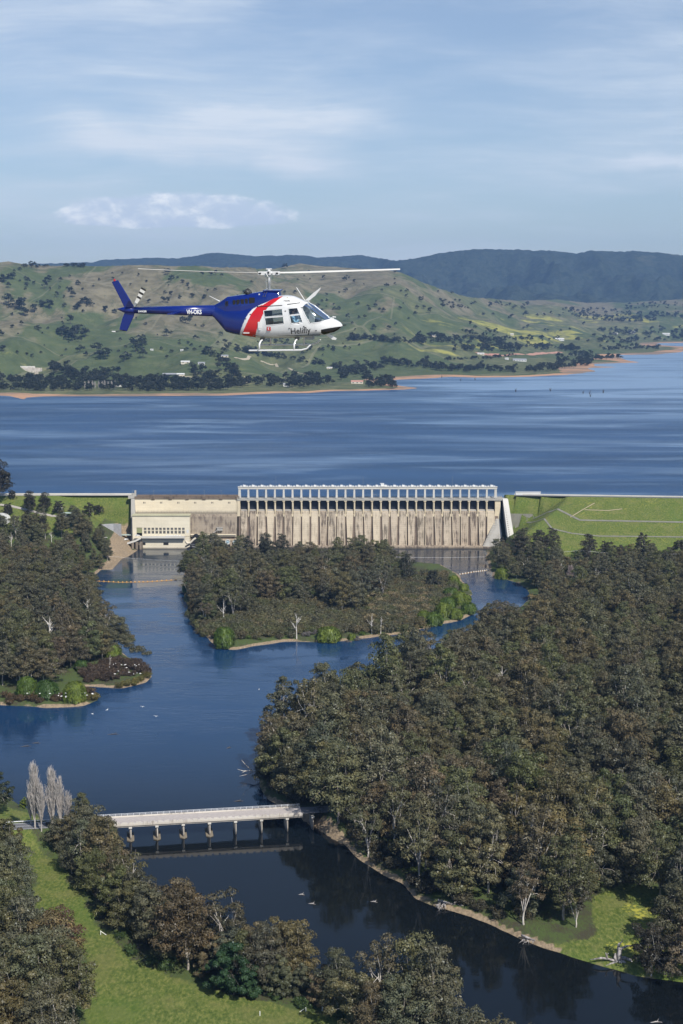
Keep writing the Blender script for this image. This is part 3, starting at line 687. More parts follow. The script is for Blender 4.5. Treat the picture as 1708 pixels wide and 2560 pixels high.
mb = MB(); xx = xat(956, YF); mb.box((xx, YF, z_beam1+1.6), (3.0, 1.8, 2.6)); mb.bb(xx-2.2, xx+1.6, YF-1.1, YF+1.1, z_beam1+2.9, z_beam1+3.1); dp('winch_cabin', mb, M['white_paint'])
for px in (690, 908, 1131):
    mb = MB(); xx = xat(px, YF); mb.tube([(xx, YF+5, z_beam0-2), (xx, YF+5, z_beam1+8.5)], [0.1, 0.05], 5); mb.box((xx, YF+5, z_beam1+8.5), (0.5, 0.3, 0.15)); dp('mast', mb, M['grey_metal'])
for px in (664, 935, 1197):   # stairs and platform under the beam
    mb = MB(); xx = xat(px, YF); 
    mb.hexa([(xx-1.6, YF+2.2, z_beam0-3.4), (xx-1.2, YF+2.2, z_beam0-3.6), (xx-1.2, YF+2.8, z_beam0-3.6), (xx-1.6, YF+2.8, z_beam0-3.4), (xx+1.4, YF+2.2, z_beam0), (xx+1.8, YF+2.2, z_beam0-0.2), (xx+1.8, YF+2.8, z_beam0-0.2), (xx+1.4, YF+2.8, z_beam0)])
    mb.bb(xx-2.8, xx-1.2, YF+2.2, YF+2.9, z_beam0-3.7, z_beam0-3.5)
    for e in (-2.4, 0.6, 2.2): mb.tube([(xx+e, YF+3, z_top-0.3), (xx+e, YF+3, z_top+2.4)], 0.07, 4)
    mb.bb(xx-2.6, xx+2.6, YF+2.9, YF+3.1, z_top+2.2, z_top+2.4)
    dp('access_stair', mb, M['grey_metal'])
# apron at the foot
mb = MB(); mb.bb(x0-1, x1+3, 1275.0, YB+1.5, -2.5, zat(1367, 1275)); mb.bb(x0-1, x1+3, 1278.0, YB+1.6, zat(1367, 1275), ZB+0.2)
dp('apron', mb, M['dam_face_dark'])
# end training walls on the right
mb = MB()
zt = zat(1296, YF); P0 = (x1-1.0, zt)
mb.hexa([(x1-12.5, 1277, 0.6), (x1+6.5, 1273, 0.6), (x1+6.5, 1284, 0.6), (x1-12.5, 1284, 0.6), (x1+0.6, YF-2, zt), (x1+4.0, YF-2, zt), (x1+4.0, YF+3, zt), (x1+0.6, YF+3, zt)])
for q in range(17):     # stepped courses
    f = q/17; zz = 0.6+(zt-0.6)*f; xa = x1-12.5+13.1*f
    mb.bb(xa-0.15, x1+1.4, 1277-0.25+(YF-2-1277)*f, 1285, zz, zz+0.55)
dp('stepped_wall', mb, M['dam_grey'])
mb = MB()
mb.hexa([(x1+10.5, 1258, -1), (x1+16.5, 1258, -1), (x1+16.5, 1290, -1), (x1+10.5, 1290, -1), (x1+6.4, YF-3, z_top-1.5), (x1+11.2, YF-3, z_top-1.5), (x1+11.2, YF+8, z_top-1.5), (x1+6.4, YF+8, z_top-1.5)])
dp('training_wall', mb, M['tower'])
mb = MB()
for q in range(24):
    f = q/24; a_ = Vector((x1+7.6, YF-3.2, z_top-2.6)).lerp(Vector((x1+12.4, 1258.3, 1)), f); mb.box(a_, (0.9, 0.35, 0.5))
dp('step_iron', mb, M['dam_stain'])
# ---- non-overflow wall on the left with the powerhouse in front
xl = XD0+4; Yw = YF-1.0; z_mid = zat(1284, Yw)
mb = MB(); mb.bb(xl, x0-2.2, Yw, YC+9, z_mid-1, z_top-1.2)
for px in (384, 427, 469, 511, 553):
    xx = xat(px, Yw); mb.bb(xx-0.35, xx+0.35, Yw-0.12, Yw, z_mid, z_top-4)
dp('upper_wall', mb, M['dam_cream'])
mb = MB()
for px in (360, 363.5, 402, 405.5, 445, 448.5, 487, 490.5, 529.5, 533, 572, 575.5):
    xx = xat(px, Yw); zz = zat(1257, Yw); mb.bb(xx-0.28, xx+0.28, Yw-0.06, Yw+0.2, zz-0.7, zz+0.9)
dp('vent_slot', mb, M['black'])
mb = MB(); mb.bb(xl-0.3, x0-2.2, Yw-0.7, YC+9.2, z_top-1.25, z_top-0.9); mb.bb(xl-0.2, x0-2.2, Yw-0.3, Yw+0.1, z_top-0.9, z_top+0.7); mb.bb(xl-0.2, x0-2.2, YC+8.8, YC+9.2, z_top-0.9, z_top+0.7)
mb.bb(xl-0.3, x0-2.2, Yw-0.5, Yw+0.3, z_top+0.7, z_top+0.95)
for px in (384, 427, 469, 511, 553, 595):
    xx = xat(px, Yw); mb.bb(xx-1.6, xx+1.6, Yw-0.9, Yw+0.5, z_top-1.7, z_top+1.15); mb.bb(xx-1.4, xx+1.4, Yw-0.6, Yw+0.2, z_top-2.2, z_top-1.7)
dp('wall_parapet', mb, M['dam_stain'])
mb = MB(); mb.prism([(Yw+0.5, z_mid), (Yw-2.2, z_mid-2.5), (1279.5, 11.5), (1279.5, -2), (Yw+0.5, -2)], xat(472, Yw), x0-2.3, 'x')
dp('lower_wall', mb, M['dam_dark'])
mb = MB(); xa, xb = xat(476, 1277), x0-3
mb.bb(xa, xb, 1277.5, 1283, 10.9, 12.6); mb.bb(xa, xb, 1276.5, 1280, zat(1337, 1277)-0.3, zat(1337, 1277)+0.3); mb.bb(xat(500, 1277), xb, 1276.2, 1276.6, 7.6, 8.0)
dp('ledge', mb, M['dam_cream'])
mb = MB(); mb.bb(xat(515, 1277), xb, 1277.2, 1280, -1, 8.6); vb = dp('valve_block', mb, concrete('valve_block', (0.42, 0.34, 0.25), (0.25, 0.13, 0.06), 0.6, 3.0))
for i_, px in enumerate((531.5, 550, 569.5, 588)):
    xx = xat(px, 1277, 1355); zz = zat(1354.5, 1277)
    ring = MB(); n = 20; vs = []; fs = []
    for rr_, yy0 in ((2.35, 1277.1), (2.35, 1275.9), (1.75, 1275.9), (1.6, 1277.15)):
        for k in range(n): vs.append((xx+rr_*math.cos(2*math.pi*k/n), yy0, zz+rr_*math.sin(2*math.pi*k/n)))
    for j in range(3):
        for k in range(n): fs.append((j*n+k, j*n+(k+1) % n, (j+1)*n+(k+1) % n, (j+1)*n+k))
    ring.add(vs, fs); v_ = dp('outlet_valve', ring, M['tower'])
    d = MB(); d.tube([(xx, 1277.0, zz), (xx, 1276.3, zz)], 1.6, 18); d.tube([(xx, 1276.3, zz), (xx, 1275.6, zz)], [0.9, 0.5], 12)
    d.build('valve_disc', M['rust'] if i_ == 1 else simple('valve_blue', (0.35, 0.45, 0.5), 0.5), v_)
    d = MB(); d.bb(xx-2.2, xx+2.2, 1276.0, 1277.2, -1, zz-2.4); d.build('outlet_slot', M['black'], v_)
mb = MB(); xx = xat(550, 1281); zz = zat(1322, 1281); mb.box((xx, 1279.5, zz), (5, 3, 2.6)); mb.bb(xx-3, xx+3, 1277.7, 1281, zz+1.3, zz+1.55)
for e in (-2, 0, 2): mb.tube([(xx+e, 1278, zz-3), (xx+e, 1278, zz)], 0.12, 4)
mb.hexa([(xx-8, 1278, zz-4.5), (xx-7.4, 1278, zz-4.7), (xx-7.4, 1279, zz-4.7), (xx-8, 1279, zz-4.5), (xx-3, 1278, zz-1), (xx-2.6, 1278, zz-1.4), (xx-2.6, 1279, zz-1.4), (xx-3, 1279, zz-1)])
dp('valve_cabin', mb, M['dam_grey'])
for px in (333, 386, 429, 471, 512, 554):
    mb = MB(); xx = xat(px, Yw); mb.tube([(xx, Yw, z_top), (xx, Yw, zat(1226, Yw))], [0.12, 0.06], 5); mb.box((xx, Yw, zat(1226, Yw)), (0.9, 0.35, 0.15))
    mb.build('crest_lamp', M['grey_metal'], dam, loc=(0, -YC, 0))
mb = MB(); mb.hexa([(xl-3.5, 1279, 5), (xl+1, 1279, 5), (xl+1, YC+8, 5), (xl-3.5, YC+8, 5), (xl-3.5, Yw-1, z_top-1.4), (xl-0.05, Yw-1, z_top-1.4), (xl-0.05, YC+8, z_top-1.4), (xl-3.5, YC+8, z_top-1.4)])
mb.box((xl-1.5, Yw+2, z_top+1.3), (3.4, 3.4, 4.6)); mb.box((xl+0.3, Yw+1.2, z_top+2.6), (1.6, 1.6, 7.5)); mb.box((xl-4, Yw+0.5, z_top+0.2), (4.2, 2.6, 2.6))
dp('end_block', mb, M['dam_grey'])
# ---- powerhouse: a building of its own
YP = 1275.0
ph = empty('powerhouse', (0, YP, 0), label='cream concrete powerhouse with a long band of windows below the left end of the dam', cat='power station')
def pp(name, mb, m, parent=None, **kw): return mb.build(name, m, parent or ph, loc=(0, -YP, 0) if parent is None else (0, 0, 0), **kw)
px0, px1 = xat(331, YP), xat(474, YP); zr = zat(1289.5, YP)
zw0, zw1 = zat(1334, YP), zat(1319.5, YP); xw0, xw1 = xat(358, YP), xat(463, YP)
xd0, xd1 = xat(341, YP), xat(355, YP); zd0, zd1 = zat(1339.5, YP), zat(1319, YP)
mb = MB()   # front wall built round its openings
yb = 1281.5; zlow = zat(1340, YP)
mb.bb(px0, px1, YP, YP+0.6, zw1, zr); mb.bb(px0, xd0, YP, YP+0.6, zlow, zw1); mb.bb(xd1, xw0, YP, YP+0.6, zlow, zw1); mb.bb(xw1, px1, YP, YP+0.6, zlow, zw1)
mb.bb(xw0, xw1, YP, YP+0.6, zlow, zw0); mb.bb(xd0, xd1, YP, YP+0.6, zd1, zw1)
mb.bb(px0, px0+0.6, YP+0.6, yb, -1, zr); mb.bb(px1-0.6, px1, YP+0.6, yb, -1, zr); mb.bb(px0+0.6, px1-0.6, yb-0.6, yb, -1, zr)
mb.bb(xat(355, YP), px1, YP-1.2, YP, -2, zlow-0.4); mb.bb(px0, xat(355, YP), YP, YP+0.6, -2, zlow)
pp('wall', mb, M['power'])
mb = MB(); mb.bb(px0-0.3, px1+0.6, YP-0.4, YP+9.5, zr, zr+0.7); mb.bb(px0-0.3, px1+0.6, YP-0.6, YP-0.4, zr-0.3, zr+0.9)
pp('roof', mb, concrete('roof_edge', (0.46, 0.44, 0.30), (0.3, 0.27, 0.18), 0.3, 5.0, 0.1))
NW = 11; ww = (xw1-xw0)/NW
for k in range(NW):
    a = xw0+k*ww
    mb = MB(); e = 0.55; hm = (zw0+zw1)/2+0.3
    for xx in (a, a+ww-e): mb.bb(xx, xx+e, YP-0.08, YP+0.35, zw0, zw1)
    mb.bb(a+e, a+ww-e, YP-0.08, YP+0.35, hm-0.3, hm+0.3)
    mb.bb(a+e, a+ww-e, YP+0.02, YP+0.25, (zw0+hm)/2-0.12, (zw0+hm)/2+0.12); mb.bb(a+e, a+ww-e, YP+0.02, YP+0.25, (zw1+hm)/2-0.1, (zw1+hm)/2+0.1)
    w_ = pp('window', mb, M['power'])
    g = MB(); g.bb(a+e, a+ww-e, YP+0.3, YP+0.33, zw0, zw1); g.build('pane', M['win_dark'], w_)
mb = MB(); mb.bb(xd0, xd1, YP+0.25, YP+0.4, zd0+2.6, zd1); pp('roller_door', mb, M['green_door'])
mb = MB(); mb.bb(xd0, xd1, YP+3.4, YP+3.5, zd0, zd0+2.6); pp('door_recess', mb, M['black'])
mb = MB(); mb.bb(xw1+1.2, px1-1.0, YP-0.05, YP+0.1, zw0+0.6, zw0+3.4); pp('access_door', mb, M['roof_white'])
mb = MB(); mb.bb(xat(355, YP), px1-4, YP-5.0, YP-1.2, zlow-0.9, zlow-0.4); mb.bb(xat(355, YP), px1-4, YP-5.3, YP-5.0, zlow-1.3, zlow+0.8)
pp('balcony', mb, M['tower'])
mb = MB(); mb.bb(xat(355, YP), px1-4, YP-1.6, YP-1.25, zlow-3.3, zlow-2.7); pp('string_course', mb, M['tower'])
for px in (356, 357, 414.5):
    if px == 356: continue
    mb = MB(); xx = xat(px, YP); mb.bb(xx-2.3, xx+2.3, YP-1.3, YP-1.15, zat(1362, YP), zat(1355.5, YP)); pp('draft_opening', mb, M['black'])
mb = MB(); xx = xat(434, YP)
for k, e in enumerate((-6, -3.6, -1.5, 1, 3.2, 5.6)): mb.box((xx+e, YP-3.0, zlow+0.35), (1.4, 1.2, 1.5)); mb.box((xx+e+0.7, YP-3.0, zlow+1.1), (0.5, 0.8, 0.9))
pp('equipment', mb, M['white_paint'])
# access bridge and its legs at the left of the powerhouse
ab = empty('access_bridge', (px0, YP, 0), label='short curved concrete access bridge on dark legs beside the powerhouse door', cat='access bridge')
mb = MB(); pts = [(318, 1359), (328, 1356), (338, 1353), (346, 1349), (353, 1345)]
A = [atY(px, py, YP-12+i*1.9) for i, (px, py) in enumerate(pts)]
for i_ in range(4):
    a, b = A[i_], A[i_+1]; o = Vector((-px0, -YP, 0))
    for (dy, z0_, z1_, wd) in ((0, -0.7, 0.0, 9.0), (0, 0.0, 0.9, 0.3)):
        mb.hexa([a+o+Vector((0, 0, z0_)), b+o+Vector((0, 0, z0_)), b+o+Vector((0, wd, z0_)), a+o+Vector((0, wd, z0_)), a+o+Vector((0, 0, z1_)), b+o+Vector((0, 0, z1_)), b+o+Vector((0, wd, z1_)), a+o+Vector((0, wd, z1_))])
mb.build('deck', M['tower'], ab)
for px in (331, 341, 351):
    xx = xat(px, YP-8)-px0; mb = MB(); mb.bb(xx-1.0, xx+1.0, -9, -1, -1, zat(1355, YP-8)-0.5); mb.build('leg', M['dam_dark'], ab)
# crane hook and pipes between powerhouse and valves
pc = empty('pipe_crane', (xat(490, 1274), 1274, 0), label='dark round pipe mouth with a curved cream pipe arm beside the powerhouse', cat='pipe')
o_ = pc.location
def L(px, py, Y=1274): return atY(px, py, Y) - o_
mb = MB(); mb.tube([L(490, 1344), L(490, 1344)+Vector((0, 2.5, 0))], 3.2, 14); mb.build('pipe_mouth', M['black'], pc)
mb = MB(); mb.tube([L(464, 1352), L(468, 1358), L(476, 1357), L(484, 1349), L(490, 1345)], 0.9, 8); mb.build('pipe_arm', M['wall_cream'], pc)
mb = MB(); mb.tube([L(464, 1366), L(474, 1361), L(486, 1362), L(498, 1360), L(512, 1362)], 0.8, 6); mb.tube([L(498, 1352), L(520, 1352)], 0.6, 6); mb.tube([L(482, 1366), L(486, 1350)], 0.6, 6); mb.tube([L(468, 1372), L(480, 1366), L(500, 1372)], 1.0, 6)
mb.build('frame', M['dark_metal'], pc)

# ------------------------------------------------------------------ road bridge over the river
br = empty('road_bridge', tuple(BRA), math.atan2(bd.y, bd.x), label='low concrete road bridge on eight slab piers crossing the river', cat='bridge')
t0, t1 = (BR0-BRA).dot(bd), (BR1-BRA).dot(bd); t0 -= 2
SPAN = (BRB-BRA).length/6
M['bridge'] = concrete('bridge', (0.56, 0.51, 0.44), (0.26, 0.22, 0.18), 0.5, 50.0, 0.0)
M['bridge_edge'] = concrete('bridge_edge', (0.60, 0.56, 0.50), (0.24, 0.20, 0.17), 0.6, 50.0, 0.0)
mb = MB(); mb.bb(t0, t1, 0, DECK_W, DECK_Z-1.0, DECK_Z-0.35)
for y in (0.5, 2.9, 5.3, 7.9): mb.bb(t0, t1, y, y+0.7, DECK_Z-1.7, DECK_Z-1.0)
mb.build('deck', M['bridge'], br)
mb = MB(); mb.bb(t0, t1, 0.9, DECK_W-0.9, DECK_Z-0.35, DECK_Z-0.28); mb.build('road_surface', simple('bridge_asphalt', (0.42, 0.375, 0.345), 0.9, 0, 0.25, 0.7), br)
mb = MB()
for y in (0.0, DECK_W-0.45): mb.bb(t0, t1, y, y+0.45, DECK_Z-0.35, DECK_Z+0.1)
mb.build('kerb', M['bridge_edge'], br)
mb = MB(); n = int((t1-t0)/2.9)
for k in range(n):
    a = t0+(k+0.1)*(t1-t0)/n; mb.bb(a, a+1.9, 0.05, 0.35, DECK_Z+0.1, DECK_Z+0.62)
mb.build('balustrade', M['bridge_edge'], br)
mb = MB()
for z in (DECK_Z+0.55, DECK_Z+1.0): mb.bb(t0, t1, DECK_W-0.3, DECK_W-0.2, z, z+0.1)
for k in range(int((t1-t0)/2.5)): mb.bb(t0+k*2.5, t0+k*2.5+0.12, DECK_W-0.32, DECK_W-0.18, DECK_Z+0.1, DECK_Z+1.05)
mb.build('railing', M['rail'], br)
for k in range(-1, 8):
    x = k*SPAN; mb = MB()
    # slab with a nose that flares towards the water
    w_ = 0.42; zt_ = DECK_Z-1.7
    top = [(x-w_, 1.0), (x, 0.6), (x+w_, 1.0), (x+w_, 8.6), (x-w_, 8.6)]; bot = [(x-w_-0.1, 2.4), (x, 0.2), (x+w_+0.1, 1.6), (x+w_+0.1, 8.8), (x-w_-0.1, 8.8)]
    mb.add([(a, b, -1.0) for a, b in bot]+[(a, b, zt_-0.7) for a, b in top], [(4, 3, 2, 1, 0), (5, 6, 7, 8, 9)]+[(i, (i+1) % 5, 5+(i+1) % 5, 5+i) for i in range(5)])
    p_ = mb.build('pier', M['bridge'], br)
    mb = MB(); mb.bb(x-0.65, x+0.65, 0.3, 9.1, zt_-0.7, zt_-0.02); mb.build('headstock', M['tower'], p_)
    if k < 4:
        mb = MB(); mb.prism([(x-1.5, 0.2), (x, -1.0), (x+1.5, 0.2), (x+1.5, 9.4), (x-1.5, 9.4)], -1, 0.45, 'z'); mb.build('footing', M['pier'], p_)
# approach road on the left bank
def strip(name, pts, w, z_off, m, zf, parent=None, **kw):
    P = [Vector((p[0], p[1], 0)) for p in pts]; Q = []
    for i in range(len(P)-1):
        n = max(1, int((P[i+1]-P[i]).length/max(w*0.7, 2)))
        for k in range(n): Q.append(P[i].lerp(P[i+1], k/n))
    Q.append(P[-1]); vs = []; 
    for i, p in enumerate(Q):
        d = (Q[min(i+1, len(Q)-1)]-Q[max(i-1, 0)]).normalized(); s = Vector((-d.y, d.x, 0))*w/2
        for e in (-1, -0.33, 0.33, 1):
            q = p+s*e; vs.append((q.x, q.y, float(zf(q.x, q.y))+z_off))
    n = len(Q); f = np.array([[i*4+j, i*4+j+1, (i+1)*4+j+1, (i+1)*4+j] for i in range(n-1) for j in range(3)])
    return obj(name, np_mesh(name, vs, f, [m]), parent, **kw)
mid = BRA + bn*(DECK_W/2)
a = mid + bd*(t0+0.5); b = mid + bd*(t0-75); RD_A, RD_B = a.copy(), b.copy()
roadz = lambda x, y: DECK_Z-0.35
strip('road', [a, b, b+Vector((-200, -15, 0))], 7.6, 0.06, M['asphalt'], roadz, kind='structure')
a2 = mid + bd*(t1-0.5); b2 = mid + bd*(t1+70)
strip('road', [a2, b2, b2+Vector((150, 30, 0))], 7.6, 0.06, M['asphalt'], roadz, kind='structure')
for s_, nm in ((-3.3, 0), (3.3, 0), (0, 1)):
    aa = a+bn*s_; bb_ = b+bn*s_; strip('road_marking', [aa, bb_], 0.16 if not nm else 0.14, 0.072, M['white_paint'], roadz, kind='structure')
gr = empty('guard_rail', tuple(b+bn*4.4+Vector((0, 0, DECK_Z-0.35))), math.atan2(bd.y, bd.x), label='pale steel guard rail along the far edge of the road at the left', cat='guard rail')
mb = MB(); Lr = (a-b).length; mb.bb(0, Lr, -0.05, 0.05, 0.45, 0.8); mb.build('rail', M['rail'], gr)
mb = MB()
for k in range(int(Lr/4)+1): mb.bb(k*4-0.08, k*4+0.08, 0.05, 0.2, 0, 0.7)
mb.build('post', M['timber'], gr)

# ------------------------------------------------------------------ embankment crest: road, wall, paths
cz = lambda x, y: 46.6
xr = np.linspace(XD1+9, 640, 30); pts = [(x, float(crest_y(x))+4.6) for x in xr]
strip('crest_road', pts, 6.4, 0.03, M['asphalt'], cz, kind='structure')
def wallrun(name, pts, th, z0, z1, m, **kw):
    mb = MB()
    for p, q in zip(pts[:-1], pts[1:]):
        d = (Vector((*q, 0))-Vector((*p, 0))).normalized(); s = Vector((-d.y, d.x, 0))*th/2; p_, q_ = Vector((*p, 0)), Vector((*q, 0))
        mb.hexa([p_-s+Vector((0,0,z0)), q_-s+Vector((0,0,z0)), q_+s+Vector((0,0,z0)), p_+s+Vector((0,0,z0)), p_-s+Vector((0,0,z1)), q_-s+Vector((0,0,z1)), q_+s+Vector((0,0,z1)), p_+s+Vector((0,0,z1))])
    return mb.build(name, m, **kw)
wallrun('wave_wall', [(x, float(crest_y(x))+8.6) for x in xr], 0.6, 46.2, 47.7, M['tower'], label='low pale wave wall along the crest road of the grassy embankment on the right', cat='wall')
xl_ = np.linspace(-520, XD0+0, 20)
strip('crest_road', [(x, float(crest_y(x))+4.6) for x in xl_], 6.4, 0.03, M['pale_road'], cz, kind='structure')
wallrun('wave_wall', [(x, float(crest_y(x))+8.6) for x in xl_], 0.6, 46.2, 47.9, M['tower'], label='low pale wave wall along the crest road left of the powerhouse', cat='wall')
mb = MB(); xx = XD1+10; mb.bb(xx, xx+23, YC+3.5, YC+5.2, 46.5, 49.2); mb.bb(xx-0.3, xx+23.3, YC+3.2, YC+5.5, 49.2, 49.5)
mb.build('long_shed', M['roof_white'], label='long white flat topped shed at the right end of the dam crest', cat='shed')
M['asphalt_pale'] = simple('pale_asphalt', (0.19, 0.185, 0.155), 0.95, 0, 0.35, 0.2)
def embpath(name, pp_, w, m, **kw):
    # points given in photo pixels, dropped on the embankment slope
    P = []
    for px, py in pp_:
        Y = np.linspace(1150, 1292, 1200); rx, ry, rz = ray(px, py); x = rx/ry*Y; z = CAMH+rz/ry*Y; h = ground_h(x, Y); k = int(np.argmax(h >= z)) if (h >= z).any() else 1160; P.append((x[k], Y[k]))
    return strip(name, P, w, 0.25, m, gh, **kw)
embpath('path', [(1266, 1297), (1330, 1298), (1450, 1301), (1600, 1304), (1708, 1306), (1800, 1307)], 2.2, M['asphalt_pale'], kind='structure')
embpath('path', [(1315, 1300), (1380, 1322), (1430, 1334), (1500, 1341), (1620, 1342), (1760, 1344)], 1.6, M['asphalt_pale'], kind='structure')
embpath('path', [(1426, 1294), (1455, 1276), (1487, 1258)], 0.7, M['dirt'], kind='structure')
embpath('path', [(1462, 1275), (1520, 1277), (1556, 1273)], 0.8, M['dirt'], kind='structure')
embpath('path', [(0, 1262), (30, 1266), (70, 1276), (130, 1290), (180, 1292)], 3.0, M['pale_road'], kind='structure')
M['stone'] = simple('stone', (0.33, 0.33, 0.34), 0.95, 0, 0.35, 0.6)
def on_ground(px, py):
    Y = np.linspace(250, 1292, 2100); rx, ry, rz = ray(px, py); x = rx/ry*Y; z = CAMH+rz/ry*Y; h = ground_h(x, Y); k = int(np.argmax(h >= z))
    return (float(x[k]), float(Y[k]), float(h[k]))
P = [tuple(at(px, py, 20.5)) for px, py in ((224, 1328), (240, 1320), (262, 1316), (284, 1315), (303, 1316))]
mb = MB()
for p, q in zip(P[:-1], P[1:]): mb.hexa([(p[0], p[1]-1.2, 9), (q[0], q[1]-1.2, 9), (q[0], q[1]+1.5, 9), (p[0], p[1]+1.5, 9), (p[0], p[1]-0.4, p[2]+2.0), (q[0], q[1]-0.4, q[2]+2.0), (q[0], q[1]+1.5, q[2]+2.0), (p[0], p[1]+1.5, p[2]+2.0)])
mb.build('stone_wall', M['stone'], label='curved grey stone retaining wall below the grass slope beside the powerhouse yard', cat='retaining wall')
# ------------------------------------------------------------------ trees
def rdir(rng, n):
    v = rng.normal(size=(n, 3)); return v/np.linalg.norm(v, axis=1, keepdims=True)
def leaf_quads(rng, cen, nrm, su, sv, droop=0.0):
    """one quad per row, facing roughly along nrm"""
    n = len(cen); r = rdir(rng, n)
    if droop: r = r*(1-droop) + np.array([0, 0, 1.0])*droop*0.9
    u = np.cross(nrm, r); u /= np.linalg.norm(u, axis=1, keepdims=True)+1e-9
    v = np.cross(nrm, u)
    su = np.asarray(su).reshape(-1, 1); sv = np.asarray(sv).reshape(-1, 1)
    P = np.stack([cen-u*su-v*sv*0.7, cen+u*su-v*sv, cen+u*su*0.8+v*sv, cen-u*su*0.7+v*sv*0.8], 1)
    return P.reshape(-1, 3)
def crown_np(rng, clumps, per, size, flat=0.75, jitter=0.42, droop=0.0, shell=0.62):
    """clumps: (n,4) centre and radius"""
    cs = np.repeat(clumps, per, axis=0); n = len(cs)
    d = rdir(rng, n); d[:, 2] = np.where(rng.random(n) < 0.62, np.abs(d[:, 2]), d[:, 2])
    rad = cs[:, 3:4]*(shell + (1-shell)*rng.random((n, 1))**0.7)
    lump = 1+0.25*np.sin(d[:, :1]*5+cs[:, :1]*3)*np.cos(d[:, 1:2]*4+cs[:, 1:2])
    off = d*rad*lump; off[:, 2] *= flat
    c = cs[:, :3] + off
    nn = d + rng.normal(size=(n, 3))*jitter; nn /= np.linalg.norm(nn, axis=1, keepdims=True)
    s = size*(0.6+0.8*rng.random(n))
    v = leaf_quads(rng, c, nn, s*0.5, s*(0.5 if not droop else 1.1)*0.62, droop)
    return v, np.arange(len(v)).reshape(-1, 4)
def gum_proto(seed, h=22.0, r=8.0, ncl=50, per=240, size=0.46, low=0.20, forks=4, sparse=1.0, lean=0.0, pale=True, flat=0.72, crs=(1.5, 2.7)):
    rng = np.random.default_rng(seed); rd = random.Random(seed)
    # clump centres on and inside an uneven dome
    cl = []; lobes = [(rd.uniform(0, 6.28), rd.uniform(0.72, 1.15)) for _ in range(5)]
    k = 0
    while len(cl) < ncl and k < 4000:
        k += 1
        a = rd.uniform(0, 6.283); t = rd.random()
        el = math.acos(1-t*1.12) if t < 0.95 else rd.uniform(1.4, 1.75)
        lob = max(0.62, max(l*math.cos((a-p)*0.5)**6 if math.cos((a-p)*0.5) > 0 else 0 for p, l in lobes))
        q = rd.uniform(0.62, 1.0) if rd.random() < 0.8 else rd.uniform(0.2, 0.6)
        rr_ = rd.uniform(*crs)*h/22
        x = r*lob*q*math.sin(el)*math.cos(a); y = r*lob*q*math.sin(el)*math.sin(a)
        z = h*low + (h*(1-low)-rr_*0.7)*q*max(0.0, math.cos(el)*0.93+0.10) + rd.uniform(-0.8, 0.8)
        p = (x+lean*z, y, z, rr_)
        if all((p[0]-c[0])**2+(p[1]-c[1])**2+(p[2]-c[2])**2 > (0.66*(rr_+c[3])/1.25)**2 for c in cl): cl.append(p)
    cl = np.array(cl)
    v, f = crown_np(rng, cl, per, size, flat)
    # trunk, forks and boughs
    mb = MB(); hf = h*rd.uniform(0.12, 0.24); r0 = h*0.0125
    base = [(0, 0, -1.2), (rd.uniform(-.2, .2), rd.uniform(-.2, .2), hf*0.5), (lean*hf, 0, hf)]
    mb.tube(base, [r0*1.25, r0, r0*0.9], 7)
    ends = []
    order = sorted(range(len(cl)), key=lambda i: math.atan2(cl[i][1], cl[i][0]))
    for g in range(forks):
        grp = order[g*len(order)//forks:(g+1)*len(order)//forks]
        if not grp: continue
        m_ = cl[grp].mean(axis=0); tip = Vector((m_[0]*0.75, m_[1]*0.75, max(m_[2], hf+2)*0.98))
        b0 = Vector(base[-1]); mid_ = b0.lerp(tip, 0.5)+Vector((rd.uniform(-.8, .8), rd.uniform(-.8, .8), rd.uniform(0.3, 1.2)))
        mb.tube([b0-Vector((0, 0, 0.5)), b0.lerp(mid_, 0.55)+Vector((rd.uniform(-.3, .3), rd.uniform(-.3, .3), 0)), mid_, tip], [r0*0.66, r0*0.55, r0*0.45, r0*0.25], 6)
        for i in grp:
            if rd.random() < 0.8:
                c_ = Vector(cl[i][:3]); s_ = mid_.lerp(tip, rd.uniform(0.0, 0.9)); m2 = s_.lerp(c_, 0.55)+Vector((rd.uniform(-.6, .6), rd.uniform(-.6, .6), rd.uniform(-.2, .8)))
                e_ = c_ + (c_-s_).normalized()*cl[i][3]*rd.uniform(0.2, 1.02)
                mb.tube([s_, m2, e_], [r0*0.26, r0*0.2, r0*0.07], 4, False)
    return (v, f), mb
LEAFM = [M['leaf'], M['leaf_rand']]
def make_proto(args, leaf, bark, leaf_r=None):
    (v, f), mb = gum_proto(**args)
    crown = np_mesh('crown', v, f, [leaf]); trunk = mb.mesh('trunk', bark)
    both = None
    if leaf_r:
        tv = np.array([tuple(p) for p in mb.v]); me = bpy.data.meshes.new('tree')
        faces = f.tolist() + [[len(v)+i for i in q] for q in mb.f]
        both = np_mesh('tree', np.vstack([v, tv]), faces, [leaf_r, bark], midx=[0]*len(f)+[1]*len(mb.f))
    return crown, trunk, both, args.get('h', 22.0)
GUM = []
specs = [dict(h=24, r=9.2, ncl=80, per=150, crs=(1.0, 1.8)), dict(h=22, r=9.0, ncl=32, per=330, crs=(2.2, 3.5), size=0.5), dict(h=27, r=8.0, ncl=64, per=170, crs=(1.1, 2.1), forks=5, low=0.3), dict(h=18, r=8.6, ncl=40, per=250, low=0.12),
         dict(h=23, r=9.6, ncl=56), dict(h=25, r=8.8, forks=5), dict(h=20, r=9.8, ncl=58), dict(h=24, r=7.2, low=0.28, forks=3), dict(h=21, r=7.4, low=0.20),
         dict(h=26, r=9.4, ncl=56), dict(h=19, r=7.0, low=0.16, ncl=40), dict(h=22, r=10.4, ncl=62, low=0.24), dict(h=24, r=6.6, low=0.28, ncl=38, lean=0.08), dict(h=20, r=7.6, lean=-0.08)]
